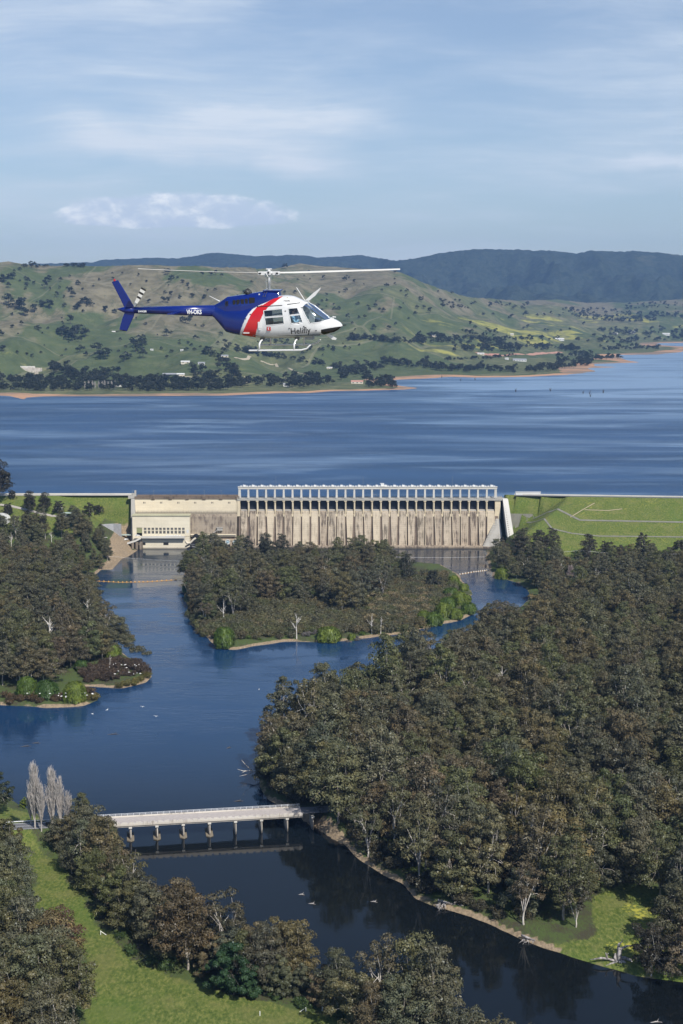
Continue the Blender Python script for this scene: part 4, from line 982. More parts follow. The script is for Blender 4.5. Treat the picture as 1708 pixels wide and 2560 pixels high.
for i, s in enumerate(specs):
    GUM.append(make_proto(dict(seed=100+i, **s), M['leaf'], M['bark_pale'] if i % 3 == 0 else M['bark'], M['leaf_rand']))
OPEN = [make_proto(dict(seed=300+i, h=h_, r=r_, ncl=24, per=130, size=0.44, low=0.42, forks=5, crs=(1.2, 2.1)), M['leaf'], M['bark_pale'], M['leaf_rand']) for i, (h_, r_) in enumerate(((23, 7.5), (25, 6.5), (20, 7.0)))]
DENSE = [make_proto(dict(seed=350+i, h=h_, r=r_, ncl=58, per=260, size=0.46, low=0.08, forks=4, crs=(1.4, 2.3)), M['leaf'], M['bark_dark']) for i, (h_, r_) in enumerate(((14, 7.2), (12, 6.0), (15, 6.2)))]

def tinted(rd, k=None):
    c = OLIVES[k] if k is not None else rd.choice(OLIVES); j = rd.uniform(0.85, 1.15)
    return (c[0]*j*rd.uniform(0.94, 1.06), c[1]*j, c[2]*j*rd.uniform(0.9, 1.1), 1)
TINTNAME = {0: 'olive', 1: 'rust-tinged', 2: 'grey-green', 3: 'golden-brown', 4: 'mossy green', 5: 'pale olive', 6: 'dark sombre'}
def plant(name, proto, x, y, z, s, rz, colr, label, cat, group=None, sz=None):
    e = empty(name, (x, y, z-0.15), rz, label=label, cat=cat, group=group); e.scale = (s, s, (sz or s))
    c_ = obj('crown', proto[0], e); c_.color = colr
    t_ = obj('trunk', proto[1], e); t_.color = colr
    return e
# ---- where the forest stands (photo pixels of the tree feet)
def FW(p): return W(p, 3)
Z_LEFT = FW([(-330,1384),(60,1384),(180,1380),(255,1384),(292,1396),(262,1408),(232,1428),(205,1446),(212,1480),(222,1530),(150,1534),(70,1532),(70,1575),(160,1585),(255,1580),(300,1625),(270,1655),(210,1660),(160,1690),(100,1720),(0,1725),(-330,1725)])
Z_ISLE = FW([(478,1412),(520,1400),(600,1394),(700,1396),(800,1406),(890,1404),(960,1412),(1000,1416),(1030,1455),(985,1478),(950,1500),(900,1530),(840,1540),(770,1512),(690,1500),(640,1520),(590,1545),(530,1560),(500,1560),(484,1530),(470,1500),(466,1440)])
Z_RIGHT = FW([(1226,1384),(1238,1425),(1330,1458),(1372,1490),(1362,1528),(1310,1562),(1225,1600),(1140,1640),(1058,1684),(972,1730),(888,1768),(795,1804),(716,1846),(676,1876),(662,1910),(662,1952),(690,1992),(745,2022),(790,2052),(840,2078),(872,2102),(912,2140),(960,2170),(1012,2196),(1060,2232),(1110,2246),(1200,2262),(1290,2290),(1330,2330),(1400,2318),(1470,2262),(1490,2225),(1560,2205),(1660,2222),(1750,2300),(1860,2380),(2060,2400),(2100,1425),(1700,1425),(1500,1430),(1420,1432),(1340,1405)])
Z_ROW = FW([(150,2110),(200,2105),(232,2130),(290,2205),(340,2268),(425,2328),(520,2368),(615,2396),(700,2416),(775,2452),(850,2512),(930,2580),(1040,2670),(960,2670),(900,2585),(860,2545),(800,2518),(700,2482),(600,2462),(520,2432),(440,2410),(370,2378),(310,2330),(255,2275),(210,2215),(180,2180),(155,2140)])
Z_CORNER = FW([(-250,2200),(-20,2215),(20,2240),(50,2290),(30,2330),(80,2400),(120,2440),(165,2500),(170,2580),(150,2680),(-250,2680)])
Z_CREST = FW([(-100,1268),(60,1262),(150,1272),(160,1290),(-100,1300)])
def scatter(poly, step, jit=0.36, seed=1):
    rd = random.Random(seed); xs_ = [p[0] for p in poly]; ys_ = [p[1] for p in poly]; P = []; y = min(ys_); row = 0
    while y < max(ys_):
        x = min(xs_) + (row % 2)*step/2
        while x < max(xs_): P.append((x+rd.uniform(-jit, jit)*step, y+rd.uniform(-jit, jit)*step)); x += step
        y += step*0.87; row += 1
    P = np.array(P); keep = inpoly(P[:, 0], P[:, 1], poly); return P[keep]
TREES = []    # (x, y, zone)
for poly, step, zone, sd_ in ((Z_LEFT, 12.5, 'left', 1), (Z_ISLE, 14.5, 'isle', 2), (Z_RIGHT, 12.4, 'right', 3), (Z_ROW, 8.6, 'row', 4), (Z_CORNER, 9.5, 'corner', 5)):
    for x, y in scatter(poly, step, seed=sd_):
        px, py = proj(x, y, 14)
        if px < (-330 if y > 700 else -60) or px > (2150 if zone == 'right' else 1790) or py > 2640: continue
        TREES.append((x, y, zone))
TR = np.array([(a, b) for a, b, _ in TREES]); TZ = ground_h(TR[:, 0], TR[:, 1]); TD = sdist(TR[:, 0], TR[:, 1], LANDS)
ok = (TD > 1.5) & (TZ < 40)
cand = [(TREES[i][0], TREES[i][1], float(TZ[i]), TREES[i][2], float(TD[i])) for i in range(len(TREES)) if ok[i]]
def frame_in(x, y, z): px, py = proj(x, y, z+12); return -40 < px < 1748 and py < 2680
cand.sort(key=lambda c: (not frame_in(*c[:3]), c[1]))
ZONE = {'left': ('in the dense wood on the left bank', 'gum trees of the left bank wood'), 'isle': ('on the wooded river island', 'gum trees on the river island'),
        'right': ('in the dense forest on the right bank', 'gum trees of the right bank forest'), 'row': ('in the tree row between green paddock and river', 'gum trees between paddock and river'),
        'corner': ('in the thicket at the bottom left corner', 'gum trees of the corner thicket')}
pick = lambda zs, n: [c for c in cand if c[3] in zs][:n]
first = pick(('row', 'corner'), 100) + pick(('isle',), 45) + pick(('left',), 25)
others = [c for c in cand if c not in first]; nf_ = [c for c in others if c[3] == 'right' and frame_in(*c[:3])]; k_ = max(0, 246-len(first))
single = first + nf_[:k_]; taken = set((c[0], c[1]) for c in single); rest = [c for c in cand if (c[0], c[1]) not in taken]
print('forest trees', {q: sum(c[3] == q for c in cand) for q in ZONE})
MARKS = [(n, at(px, py, 4)) for n, px, py in (('the right end of the bridge', 752, 2035), ('the left end of the bridge', 245, 2070), ('the fallen tree on the right bank', 1100, 2262), ('the big driftwood stump', 1550, 2400), ('the flowery clearing', 1600, 2280),
         ('the white dead tree on the island', 742, 1597), ('the drooping willow at the island tip', 560, 1616), ('the foot of the spillway', 850, 1376), ('the outlet valves', 560, 1372), ('the green willows of the island', 1150, 1500), ('the round bright willow on the island', 822, 1602),
         ('the round deep green tree', 585, 2488), ('the grassy track at the left', 110, 2200), ('the bottom left corner of the photo', 0, 2600), ('the white fence brace on the paddock', 253, 2335), ('the broad brown gum of the row', 470, 2425), ('the tall sunlit gum at the river bend', 1045, 2590), ('the river gap in the paddock row', 850, 2540),
         ('the bank corner just above the bridge', 660, 1960), ('the right edge of the photo', 1700, 2150), ('the tall bare limbs in the forest', 1580, 2010))]
LAB = []
rd = random.Random(11); wet = {}
sizew = lambda h, lo, hi: 'tall' if h > lo+(hi-lo)*0.67 else ('small' if h < lo+(hi-lo)*0.33 else 'mid-sized')
HR = {'row': (0.80, 1.18), 'corner': (0.85, 1.15), 'isle': (0.78, 1.32), 'right': (0.95, 1.6), 'left': (1.0, 1.4)}
for x, y, z, zone, d in single:
    k = rd.randrange(7); edge = d < 9; gi = rd.randrange(len(GUM)); pr = GUM[gi]
    lo, hi = HR[zone]; hs = rd.uniform(lo, hi); form = 'gum'
    if zone == 'isle' and d < 7: hs *= 0.75
    if rd.random() < ((0.14 if not edge else 0.28) if zone != 'right' else 0.36) and zone != 'corner': pr = rd.choice(OPEN); form = 'open pale-limbed gum'
    elif zone == 'row' and rd.random() < 0.2: pr = rd.choice(DENSE); form = 'bushy low gum'; hs = rd.uniform(0.75, 1.0)
    e = plant('gum_tree', pr, x, y, z, hs, rd.uniform(0, 6.28), tinted(rd, k), None, 'tree', ZONE[zone][1], hs*rd.uniform(0.92, 1.06))
    mk = min(MARKS, key=lambda m_: (m_[1].x-x)**2+(m_[1].y-y)**2); dd = math.hypot(mk[1].x-x, mk[1].y-y)
    LAB.append((' '.join([sizew(hs, lo, hi), TINTNAME[k], form]), mk[0], dd, e))
ORD = ['nearest', 'second nearest', 'third nearest', 'fourth nearest', 'fifth nearest', 'sixth nearest', 'seventh nearest', 'eighth nearest', 'ninth nearest', 'tenth nearest', 'eleventh nearest', 'twelfth nearest']
by = {}
for d_, m_, dd, e in LAB: by.setdefault((d_, m_), []).append((dd, e))
for (d_, m_), L_ in by.items():
    for i, (dd, e) in enumerate(sorted(L_, key=lambda q: q[0])):
        e['label'] = d_ + ' ' + (ORD[i] + ' to ' + m_ if len(L_) > 1 else 'near ' + m_)
# ---- the rest of the forest as one object
def stuff_instances(name, pts, scales, rots, idx, protos, label, cat=None):
    v = np.array(pts, np.float32); me = bpy.data.meshes.new(name); me.vertices.add(len(v)); me.vertices.foreach_set('co', v.ravel())
    for an, typ, arr in (('sc', 'FLOAT', scales), ('rz', 'FLOAT', rots), ('ix', 'INT', idx)):
        a = me.attributes.new(an, typ, 'POINT'); a.data.foreach_set('value', np.array(arr))
    o = bpy.data.objects.new(name, me); C.objects.link(o)
    col_ = bpy.data.collections.new(name+'_kinds')
    for i, p in enumerate(protos): col_.objects.link(bpy.data.objects.new('%s_kind_%02d' % (name, i), p))
    ng = bpy.data.node_groups.new(name, 'GeometryNodeTree')
    ng.interface.new_socket('Geometry', in_out='INPUT', socket_type='NodeSocketGeometry'); ng.interface.new_socket('Geometry', in_out='OUTPUT', socket_type='NodeSocketGeometry')
    N = ng.nodes; Lk = ng.links; gi = N.new('NodeGroupInput'); go = N.new('NodeGroupOutput'); ip = N.new('GeometryNodeInstanceOnPoints')
    ci = N.new('GeometryNodeCollectionInfo'); ci.inputs['Collection'].default_value = col_; ci.inputs['Separate Children'].default_value = True; ci.inputs['Reset Children'].default_value = True
    def na(nm_, ty):
        n_ = N.new('GeometryNodeInputNamedAttribute'); n_.data_type = ty; n_.inputs['Name'].default_value = nm_; return n_.outputs['Attribute']
    Lk.new(gi.outputs[0], ip.inputs['Points']); Lk.new(ci.outputs[0], ip.inputs['Instance']); ip.inputs['Pick Instance'].default_value = True
    Lk.new(na('ix', 'INT'), ip.inputs['Instance Index']); Lk.new(na('sc', 'FLOAT'), ip.inputs['Scale'])
    cx = N.new('ShaderNodeCombineXYZ'); Lk.new(na('rz', 'FLOAT'), cx.inputs[2]); Lk.new(cx.outputs[0], ip.inputs['Rotation']); Lk.new(ip.outputs[0], go.inputs[0])
    md = o.modifiers.new('trees', 'NODES'); md.node_group = ng
    return tag(o, label, cat, None, 'stuff')
# ---- particular trees
def lighter(c, k): return tuple(min(1, a*k) for a in c[:3])+(1,)
def on_ground_s(px, py): return on_ground(px, py)
def willow_mesh(seed, h, r):
    rng = np.random.default_rng(seed); rd = random.Random(seed); cl = []
    for k in range(26):
        a = rd.uniform(0, 6.28); el = math.acos(1-rd.random()*0.95); q = rd.uniform(0.6, 0.95)
        cl.append((r*q*math.sin(el)*math.cos(a), r*q*math.sin(el)*math.sin(a), h*0.42+h*0.48*q*math.cos(el), r*rd.uniform(0.22, 0.34)))
    v1, f1 = crown_np(rng, np.array(cl), 120, 0.42, 0.8, 0.5)
    # hanging curtains
    n = 2600; a = rng.random(n)*6.283; top = h*0.80*rng.random(n)**1.15+0.3; q = r*(0.80+0.26*rng.random(n)+0.13*np.sin(a*5)+0.07*np.sin(a*11+1))*np.sqrt(np.clip(1.02-(top/h-0.12)**2*1.25, 0.05, 1))*(0.82+0.18*np.clip(top/(h*0.3), 0, 1))
    c_ = np.stack([q*np.cos(a), q*np.sin(a), top], 1); nn = np.stack([np.cos(a), np.sin(a), 0.35*np.ones(n)], 1)+rng.normal(size=(n, 3))*0.3; nn /= np.linalg.norm(nn, axis=1, keepdims=True)
    v2 = leaf_quads(rng, c_, nn, np.full(n, 0.16), 0.5+0.5*rng.random(n), 0.9)
    v = np.vstack([v1, v2]); mb = MB(); mb.tube([(0, 0, -1), (0.2, 0, h*0.3), (0, 0.2, h*0.55)], [0.5, 0.38, 0.2], 6)
    for k in range(6):
        a = k*1.05; mb.tube([(0, 0, h*0.25), (r*0.4*math.cos(a), r*0.4*math.sin(a), h*0.6), (r*0.7*math.cos(a), r*0.7*math.sin(a), h*0.6)], [0.22, 0.15, 0.05], 4)
    return np_mesh('crown', v, np.arange(len(v)).reshape(-1, 4), [M['leaf']]), mb.mesh('trunk', M['bark_dark'])
WIL = [willow_mesh(500+i, h, r) for i, (h, r) in enumerate(((9.5, 6.0), (8.0, 5.0), (11, 5.5)))]
def willow(px, py, s, colr, label, k=0, sx=1.0):
    x, y, z = on_ground(px, py); e = plant('willow_tree', WIL[k % 3], x, y, z, s, px*0.7, (*colr, 1), label, 'willow', 'bright green willows along the water'); e.scale = (s*sx, s*sx, s); return e
WG, WG2, WG3 = (0.085, 0.135, 0.022), (0.13, 0.175, 0.028), (0.055, 0.10, 0.022)
willow(560, 1616, 1.25, WG, 'drooping green willow at the lower left tip of the river island', 2, 0.95)
willow(822, 1602, 1.05, WG2, 'round bright willow on the near shore of the river island', 0, 1.25)
willow(880, 1600, 0.55, WG2, 'small bright green bush beside the round willow on the island shore', 1)
for i, (px, py, s) in enumerate(((1172,1532,.85),(1140,1545,.9),(1110,1540,.95),(1085,1560,.95),(1165,1505,.75),(1148,1510,.95),(1128,1495,.9),(1160,1475,.7),(1135,1462,.75),(1120,1520,.9),(1180,1525,.5),(1060,1555,.8))):
    willow(px, py, s, WG2 if i % 3 else WG, ('pale' if i % 3 else 'deeper')+' green willow of the clump right of the island, '+['top row, farthest right','second row middle','front row right','front row left','fourth row right','third row middle','fourth row left','back row right','back row left','middle of the clump','at the water tip','at the near end'][i], i, 1.1)
willow(1256, 1446, 0.95, WG2, 'single bright willow at the right bank just below the dam', 0, 1.1)
for px, py, s, cc, lb in ((280,1640,1.1,WG2,'tall bright willow at the right edge of the left bank point'), (292,1600,.7,WG,'smaller green willow behind the left bank point'), (190,1640,1.0,WG2,'bright willow with perched birds on the left bank'), (165,1650,.9,WG,'green willow beside the birds on the left bank'),
                      (118,1742,1.25,WG3,'dark green weeping willow near the low left shore'), (68,1738,1.05,WG,'green willow left of the dark weeping one on the low shore'), (188,1752,1.1,WG2,'light green willow at the low shore of the left bank'), (205,1675,.8,WG3,'dull green willow inland on the left bank'),
                      (470,1480,.8,WG3,'dark green willow at the left shore of the island'), (485,1500,.6,WG,'small willow at the left shore of the island'), (25,1490,.0001,WG,''), (135,1575,.8,WG,'green bush beside the small clearing on the left bank')):
    if lb: willow(px, py, s, cc, lb, int(px))
# deep green round tree at the paddock edge, and red-brown neighbours
DG = (0.030, 0.062, 0.026, 1)
x, y, z = on_ground(585, 2488); plant('round_tree', DENSE[0], x, y, z, 1.28, 0.4, DG, 'round deep green tree standing at the paddock edge', 'tree')
x, y, z = on_ground(705, 2490); plant('gum_tree', DENSE[2], x, y, z, 0.95, 1.4, tinted(rd, 2), 'grey-green rounded gum just right of the deep green round tree', 'tree')
x, y, z = on_ground(150, 2432); plant('gum_tree', GUM[5], x, y, z, 0.95, 2.2, (0.10, 0.058, 0.040, 1), 'red-brown crowned gum at the front edge of the corner thicket', 'tree')
x, y, z = on_ground(1045, 2590); plant('gum_tree', GUM[1], x, y, z, 1.45, 0.9, (0.13, 0.13, 0.065, 1), 'tall sunlit gum in front of the dark river bend', 'tree')
x, y, z = on_ground(960, 2580); plant('gum_tree', OPEN[1], x, y, z, 1.25, 1.9, (0.10, 0.09, 0.055, 1), 'slim open gum left of the tall sunlit one at the river bend', 'tree')
x, y, z = on_ground(470, 2425); plant('gum_tree', GUM[7], x, y, z, 1.3, 2.9, (0.10, 0.078, 0.044, 1), 'broad brown-topped gum in the middle of the paddock row', 'tree')
x, y, z = on_ground(565, 2415); plant('gum_tree', OPEN[0], x, y, z, 1.3, 0.3, (0.085, 0.078, 0.048, 1), 'open branched gum overlooking the river right of the broad brown one', 'tree')
x, y, z = on_ground(1628, 2440); plant('gum_tree', GUM[6], x, y, z, 0.92, 0.9, (0.050, 0.046, 0.032, 1), 'dark bushy gum beside the driftwood on the flowery bank', 'tree')
x, y, z = on_ground(1672, 2335); plant('gum_tree', GUM[3], x, y, z, 0.8, 1.9, (0.062, 0.050, 0.036, 1), 'brownish low gum behind the flowery patch at the right edge', 'tree')
x, y, z = on_ground(1440, 2318); plant('gum_tree', OPEN[2], x, y, z, 1.0, 0.7, (0.08, 0.073, 0.05, 1), 'wide white-limbed gum at the edge of the sunny clearing', 'tree')
x, y, z = on_ground(0, 2040); plant('gum_tree', GUM[0], x-2, y, z, 0.92, 2.0, (0.050, 0.060, 0.030, 1), 'dark green gum on the grass by the left edge above the road', 'tree')
x, y, z = on_ground(60, 2020); plant('bush', DENSE[1], x, y, z, 0.42, 2.0, (0.12, 0.16, 0.03, 1), 'small bright green bush beside the dark gum above the road', 'bush')
for px, py, k, s, tn in ((205,2105,2,.8,0), (165,2125,4,.72,5), (230,2150,5,.72,3), (180,2185,9,.66,2)):
    x, y, z = on_ground(px, py); plant('gum_tree', GUM[k], x, y, z, s, px, tinted(rd, tn), {0: 'round olive gum hiding the left end of the bridge', 5: 'pale olive gum over the road before the bridge', 3: 'golden-brown gum below the left end of the bridge', 2: 'grey-green gum beside the road bank'}[tn], 'tree')
for px, py, k, s, tn, lb in ((25,2590,0,1.35,0,'big olive gum at the bottom left corner'), (85,2570,7,1.35,2,'big grey-green gum second from the bottom left corner'), (140,2545,5,1.25,5,'big pale olive gum at the right side of the corner thicket'), (185,2575,2,1.1,0,'olive gum reaching over the paddock from the corner thicket'), (120,2480,1,1.2,3,'golden-brown gum behind the big corner gums'),
      (20,2420,5,1.2,0,'olive gum at the left edge behind the corner gums'), (55,2350,3,1.1,2,'grey-green gum at the left edge beside the grassy track'), (10,2280,0,1.1,0,'olive gum at the left edge halfway down the track'), (-10,2210,4,1.0,5,'pale olive gum at the left edge near the road'), (35,2240,9,.9,2,'thin grey-green gum at the left side of the track'), (15,2170,6,.9,3,'small golden-brown gum at the left edge near the road'),
      (1085,2620,2,1.25,5,'broad pale olive gum right of the tall sunlit one'), (905,2600,6,1.1,0,'olive gum left of the tall sunlit one'), (1010,2650,4,1.2,2,'grey-green gum in front of the tall sunlit one'), (845,2530,9,.8,2,'low grey-green gum at the bottom of the paddock'), (1140,2680,6,1.0,6,'dark sombre gum low at the bottom by the river bend'),
      (1690,2365,4,1.1,6,'dark sombre gum at the right edge beside the flowery clearing'), (1725,2440,6,1.1,1,'rust-tinged gum at the right edge above the sandy bank'), (1650,2262,2,1.1,0,'olive gum behind the flowery clearing at the right'), (1712,2290,0,1.2,2,'grey-green gum at the right edge behind the clearing'), (1600,2210,1,1.2,5,'pale olive gum at the back of the clearing')):
    x, y, z = on_ground(px, min(py, 2680)); plant('gum_tree', GUM[k], x, y, z, s, px*1.3+.2, tinted(rd, tn), lb, 'tree')
# trees at the left of the dam crest
for px, py, s, k, lb in ((-4,1258,1.75,7,'tall dark gum at the left edge above the lake shore'), (30,1248,.45,6,'small gum right of the tall one at the left edge'), (22,1290,.62,6,'dark gum beside the white arched shed'), (75,1282,.85,5,'wide dark gum on the crest slope, left one of a pair'),
                      (112,1284,.85,7,'wide dark gum on the crest slope, right one of a pair'), (145,1284,.62,6,'rounded dark gum right of the crest pair'), (188,1300,.48,4,'small dark gum on the grass below the crest'), (226,1292,.80,3,'upright dark gum standing alone on the crest slope'), (248,1296,.45,6,'small gum right of the upright one on the crest slope'),
                      (72,1330,.78,2,'brown tinged gum in front of the crest slope trees'), (100,1328,.7,4,'green gum in front of the crest slope trees')):
    x, y, z = on_ground(px, py); plant('gum_tree', GUM[k], x, y, z, s, px*1.3, (0.045, 0.043, 0.030, 1), lb, 'tree')
# trees at the far side of the right bank
for px, py, s, k, lb in ((1258,1398,.85,0,'gum at the foot of the dam training wall'), (1300,1396,1.0,5,'tall spreading gum at the foot of the embankment'), (1345,1390,1.0,7,'broad dark gum at the foot of the embankment'), (1380,1392,.95,2,'dark gum at the right end of the embankment clump'),
                      (1470,1404,.9,9,'brown green gum before the embankment, left of three'), (1515,1400,.85,6,'dark gum before the embankment, middle of three'), (1550,1412,.85,4,'dark gum before the embankment, right of three'), (1605,1395,.95,0,'tall dark gum below the embankment toward the right'), (1700,1400,1.05,3,'tall gum at the right edge below the embankment'), (1660,1420,.8,6,'rust brown gum below the embankment at the right')):
    x, y, z = on_ground(px, py); plant('gum_tree', GUM[k], x, y, z, s, px*1.7, (0.052, 0.048, 0.034, 1), lb, 'tree')
for px, py, s, k, lb in ((525,1402,.72,4,'dark gum in front of the outlet valves'), (620,1402,.95,0,'tall dark gum against the left end of the spillway'), (665,1404,1.05,5,'tallest dark gum on the island against the spillway'), (705,1402,.9,2,'dark gum right of the tallest one against the spillway'), (740,1412,.7,6,'green gum at the right foot of the island clump'),
                      (880,1402,.55,6,'small rounded dark gum alone before the spillway'), (1018,1452,.85,9,'dark gum left of the channel on the island'), (1085,1470,.9,3,'greyish gum beside the right channel on the island')):
    x, y, z = on_ground(px, py); plant('gum_tree', GUM[k], x, y, z, s, px*1.1, (0.050, 0.054, 0.036, 1), lb, 'tree')

# ---- bare poplars and dead trees
def bare_mesh(seed, h, r, nb, upright=0.86, twig=14, m=None, width=0.03):
    rd = random.Random(seed); mb = MB(); mb.tube([(0, 0, -0.5), (0, 0, h*0.4), (0.2, 0, h*0.97)], [h*0.013, h*0.009, 0.03], 6)
    for k in range(nb):
        z0 = h*rd.uniform(0.08, 0.85); a = rd.uniform(0, 6.28); L_ = (h-z0)*rd.uniform(0.35, 0.62); rr_ = r*(1-z0/h*0.75)*rd.uniform(0.5, 1.0)
        p0 = Vector((0, 0, z0)); p1 = Vector((rr_*0.6*math.cos(a), rr_*0.6*math.sin(a), z0+L_*0.45)); p2 = Vector((rr_*math.cos(a), rr_*math.sin(a), min(z0+L_, h*0.98)))
        mb.tube([p0, p1, p2], [width*2.8, width*2, width*0.8], 4, False)
        for j in range(twig):
            f_ = rd.uniform(0.2, 1); s_ = p0.lerp(p1, f_*2) if f_ < .5 else p1.lerp(p2, f_*2-1); b = a+rd.uniform(-1.6, 1.6); l_ = rd.uniform(0.8, 2.4)*h/20
            mb.tube([s_, s_+Vector((math.cos(b)*l_*(1-upright)*2.2, math.sin(b)*l_*(1-upright)*2.2, l_*upright))], [width*1.1, width*0.6], 3, False)
    return mb.mesh('branches', m or M['twig_pink'])
POPM = barkmat('poplar_twigs', (0.46, 0.42, 0.39), (0.34, 0.32, 0.30))
POP = [bare_mesh(600, 20, 2.4, 85, 0.86, 18, POPM, 0.042), bare_mesh(601, 17, 2.0, 75, 0.86, 18, POPM, 0.042)]
PINK = [bare_mesh(610, 22, 3.6, 90, 0.8, 18, barkmat('pink_twigs', (0.36, 0.29, 0.27), (0.26, 0.21, 0.20)), 0.045), bare_mesh(611, 14, 3.4, 70, 0.7, 16, barkmat('pink_twigs_low', (0.34, 0.28, 0.25), (0.26, 0.21, 0.20)), 0.045)]
def bare(px, py, me, s, label, name='poplar_tree', cat='poplar', group=None, rz=0.0):
    x, y, z = on_ground(px, py); e = empty(name, (x, y, z), rz, label=label, cat=cat, group=group); e.scale = (s,)*3; obj('branches', me, e); return e
for px, py, k, s, lb in ((88,2072,0,1.42,'bare grey poplar, leftmost and tallest in the group left of the bridge'), (104,2078,1,1.25,'bare slim poplar second from the left by the bridge'), (132,2078,0,1.36,'bare grey poplar, third from the left by the bridge'), (150,2080,1,1.42,'bare grey poplar, fourth from the left by the bridge'), (172,2085,1,1.12,'bare short poplar, rightmost in the group by the bridge'), (78,2062,1,1.05,'bare low poplar behind the leftmost tall one')):
    bare(px, py, POP[k], s, lb, group='bare poplars left of the bridge', rz=px)
bare(1425, 1482, PINK[0], 1.0, 'tall leafless pink-grey poplar in the forest on the right bank'); bare(1450, 1488, PINK[1], 1.0, 'lower leafless pink-grey tree right of the tall poplar'); bare(1404, 1484, PINK[1], .85, 'leafless grey tree left of the tall pink-grey poplar')
def dead_mesh(seed, h, sp, nb=7, m=None):
    rd = random.Random(seed); mb = MB(); top = Vector((rd.uniform(-1, 1), 0, h)); b0 = Vector((0, 0, -0.5)); md = Vector((rd.uniform(-.6, .6), 0.2, h*0.45)); r0 = h*0.022
    mb.tube([b0, md, top], [r0, r0*0.7, r0*0.18], 6)
    for k in range(nb):
        f_ = rd.uniform(0.25, 0.9); s_ = b0.lerp(md, f_*2) if f_ < .5 else md.lerp(top, f_*2-1); a = rd.uniform(0, 6.28); l_ = sp*rd.uniform(0.5, 1.0)*(1.2-f_)
        e1 = s_+Vector((math.cos(a)*l_*.5, math.sin(a)*l_*.5, l_*0.5)); e2 = e1+Vector((math.cos(a+.3)*l_*.45, math.sin(a+.3)*l_*.45, l_*0.6)); mb.tube([s_, e1, e2], [r0*.5, r0*.34, r0*.12], 5, False)
        for j in range(3):
            p_ = e1.lerp(e2, rd.random()); b = a+rd.uniform(-1, 1); mb.tube([p_, p_+Vector((math.cos(b), math.sin(b), rd.uniform(.3, 1.3)))*l_*0.3], [r0*.2, r0*.06], 4, False)
    return mb.mesh('branches', m or M['bark_pale'])
WHITE = barkmat('white_dead_wood', (0.74, 0.70, 0.64), (0.52, 0.48, 0.43))
DEAD = [dead_mesh(700+i, h, s_, nb, WHITE) for i, (h, s_, nb) in enumerate(((17, 7, 11), (14, 5, 7), (19, 6, 8), (12, 4, 6)))]
rd = random.Random(21)
stuff_instances('forest', [(x, y, z-0.2) for x, y, z, _, _ in rest], [(0.85+0.80*rd.random()**1.3+0.22*math.sin(x/27)*math.sin(y/36))*float(np.interp(y, [650, 850, 1000, 1160], [1.0, 0.9, 0.76, 0.66])) for x, y, *_ in rest], [rd.uniform(0, 6.28) for _ in rest], [(rd.randrange(len(GUM)) if rd.random() < 0.84 else len(GUM)+rd.randrange(5)) for _ in rest], [g[2] for g in GUM]+[g[2] for g in OPEN]+DEAD[:2], 'dense mass of olive gum trees covering the river banks farther off', 'forest')

for px, py, k, s, lb in ((742,1597,0,1.0,'white dead tree standing in the middle of the island shore'), (560,1556,1,1.15,'pale bare-trunked tree at the left of the island'), (600,1530,1,1.1,'pale forked dead trunk behind the island shore'), (930,1585,1,1.0,'pale leaning dead tree at the right of the island shore'), (952,1585,3,1.0,'short pale dead branches beside the leaning dead tree'),
                       (45,1620,2,1.0,'tall pale dead tree on the left bank, leftmost'), (112,1680,2,1.0,'pale forked dead tree on the left bank near the shore'), (50,1712,2,1.0,'pale thin dead tree above the low left shore'), (160,1665,3,1.2,'small pale forked snag on the left bank'), (255,1632,1,1.0,'pale double trunk on the left bank point'), (80,1706,2,.9,'slender pale snag between willows on the left shore'), (275,1675,3,.8,'stubby pale snag on the brown shrub point'),
                       (770,1820,2,1.15,'white trunked tree at the water edge across from the island'), (800,1815,2,1.1,'second white trunk at the water edge across from the island'), (1300,2060,2,1.2,'pale bare limbs above the forest near the right bank'), (1580,2010,2,1.15,'pale tall bare limbs above the forest at the right')):
    bare(px, py, DEAD[k], s, lb, 'dead_tree', 'dead tree', None, px*.9)

# ---- shrubs on the island and points
SHR = []
for i in range(3):
    rng = np.random.default_rng(800+i); rd2 = random.Random(800+i); cl = np.array([(rd2.uniform(-2.6, 2.6), rd2.uniform(-2.2, 2.2), rd2.uniform(0.5, 2.6), rd2.uniform(0.9, 1.7)) for _ in range(20)])
    v, f = crown_np(rng, cl, 90, 0.42, 0.9, 0.6); mb = MB()
    for k in range(7): a = k*0.9; mb.tube([(0, 0, -0.4), (math.cos(a)*1.6, math.sin(a)*1.6, 2.2)], [0.08, 0.03], 4)
    SHR.append((np_mesh('crown', v, f, [M['leaf']]), mb.mesh('trunk', M['bark_dark'])))
STRAW, BRN, GRN, GREY = (0.26, 0.215, 0.12), (0.085, 0.062, 0.042), (0.10, 0.15, 0.03), (0.16, 0.15, 0.14)
SHL = []; MASS = []
def shrubs(pts, colr, lab, grp, s0=1.0, sd_=1, mass=False):
    rd = random.Random(sd_)
    for px, py in pts:
        x, y, z = on_ground(px, py); s = s0*rd.uniform(0.75, 1.25); j = rd.uniform(0.85, 1.15)
        if mass: MASS.append((x, y, z-0.15, s)); continue
        e = plant('shrub', rd.choice(SHR), x, y, z, s, rd.uniform(0, 6), tuple(c*j for c in colr)+(1,), lab, 'shrub', grp)
        SHL.append((x, y, s/s0, e, lab))
def poly_pts(poly_px, step, sd_):
    P = scatter(W(poly_px, 1), step, 0.4, sd_); return [proj(x, y, 2.0) for x, y in P]
shrubs(poly_pts([(640,1598),(720,1590),(800,1592),(860,1596),(900,1560),(820,1548),(740,1535),(660,1545)], 11.5, 41), (0.135, 0.13, 0.065), 'dry olive bush on the open front of the island', 'dry bushes on the open front of the island', 1.45, 41)
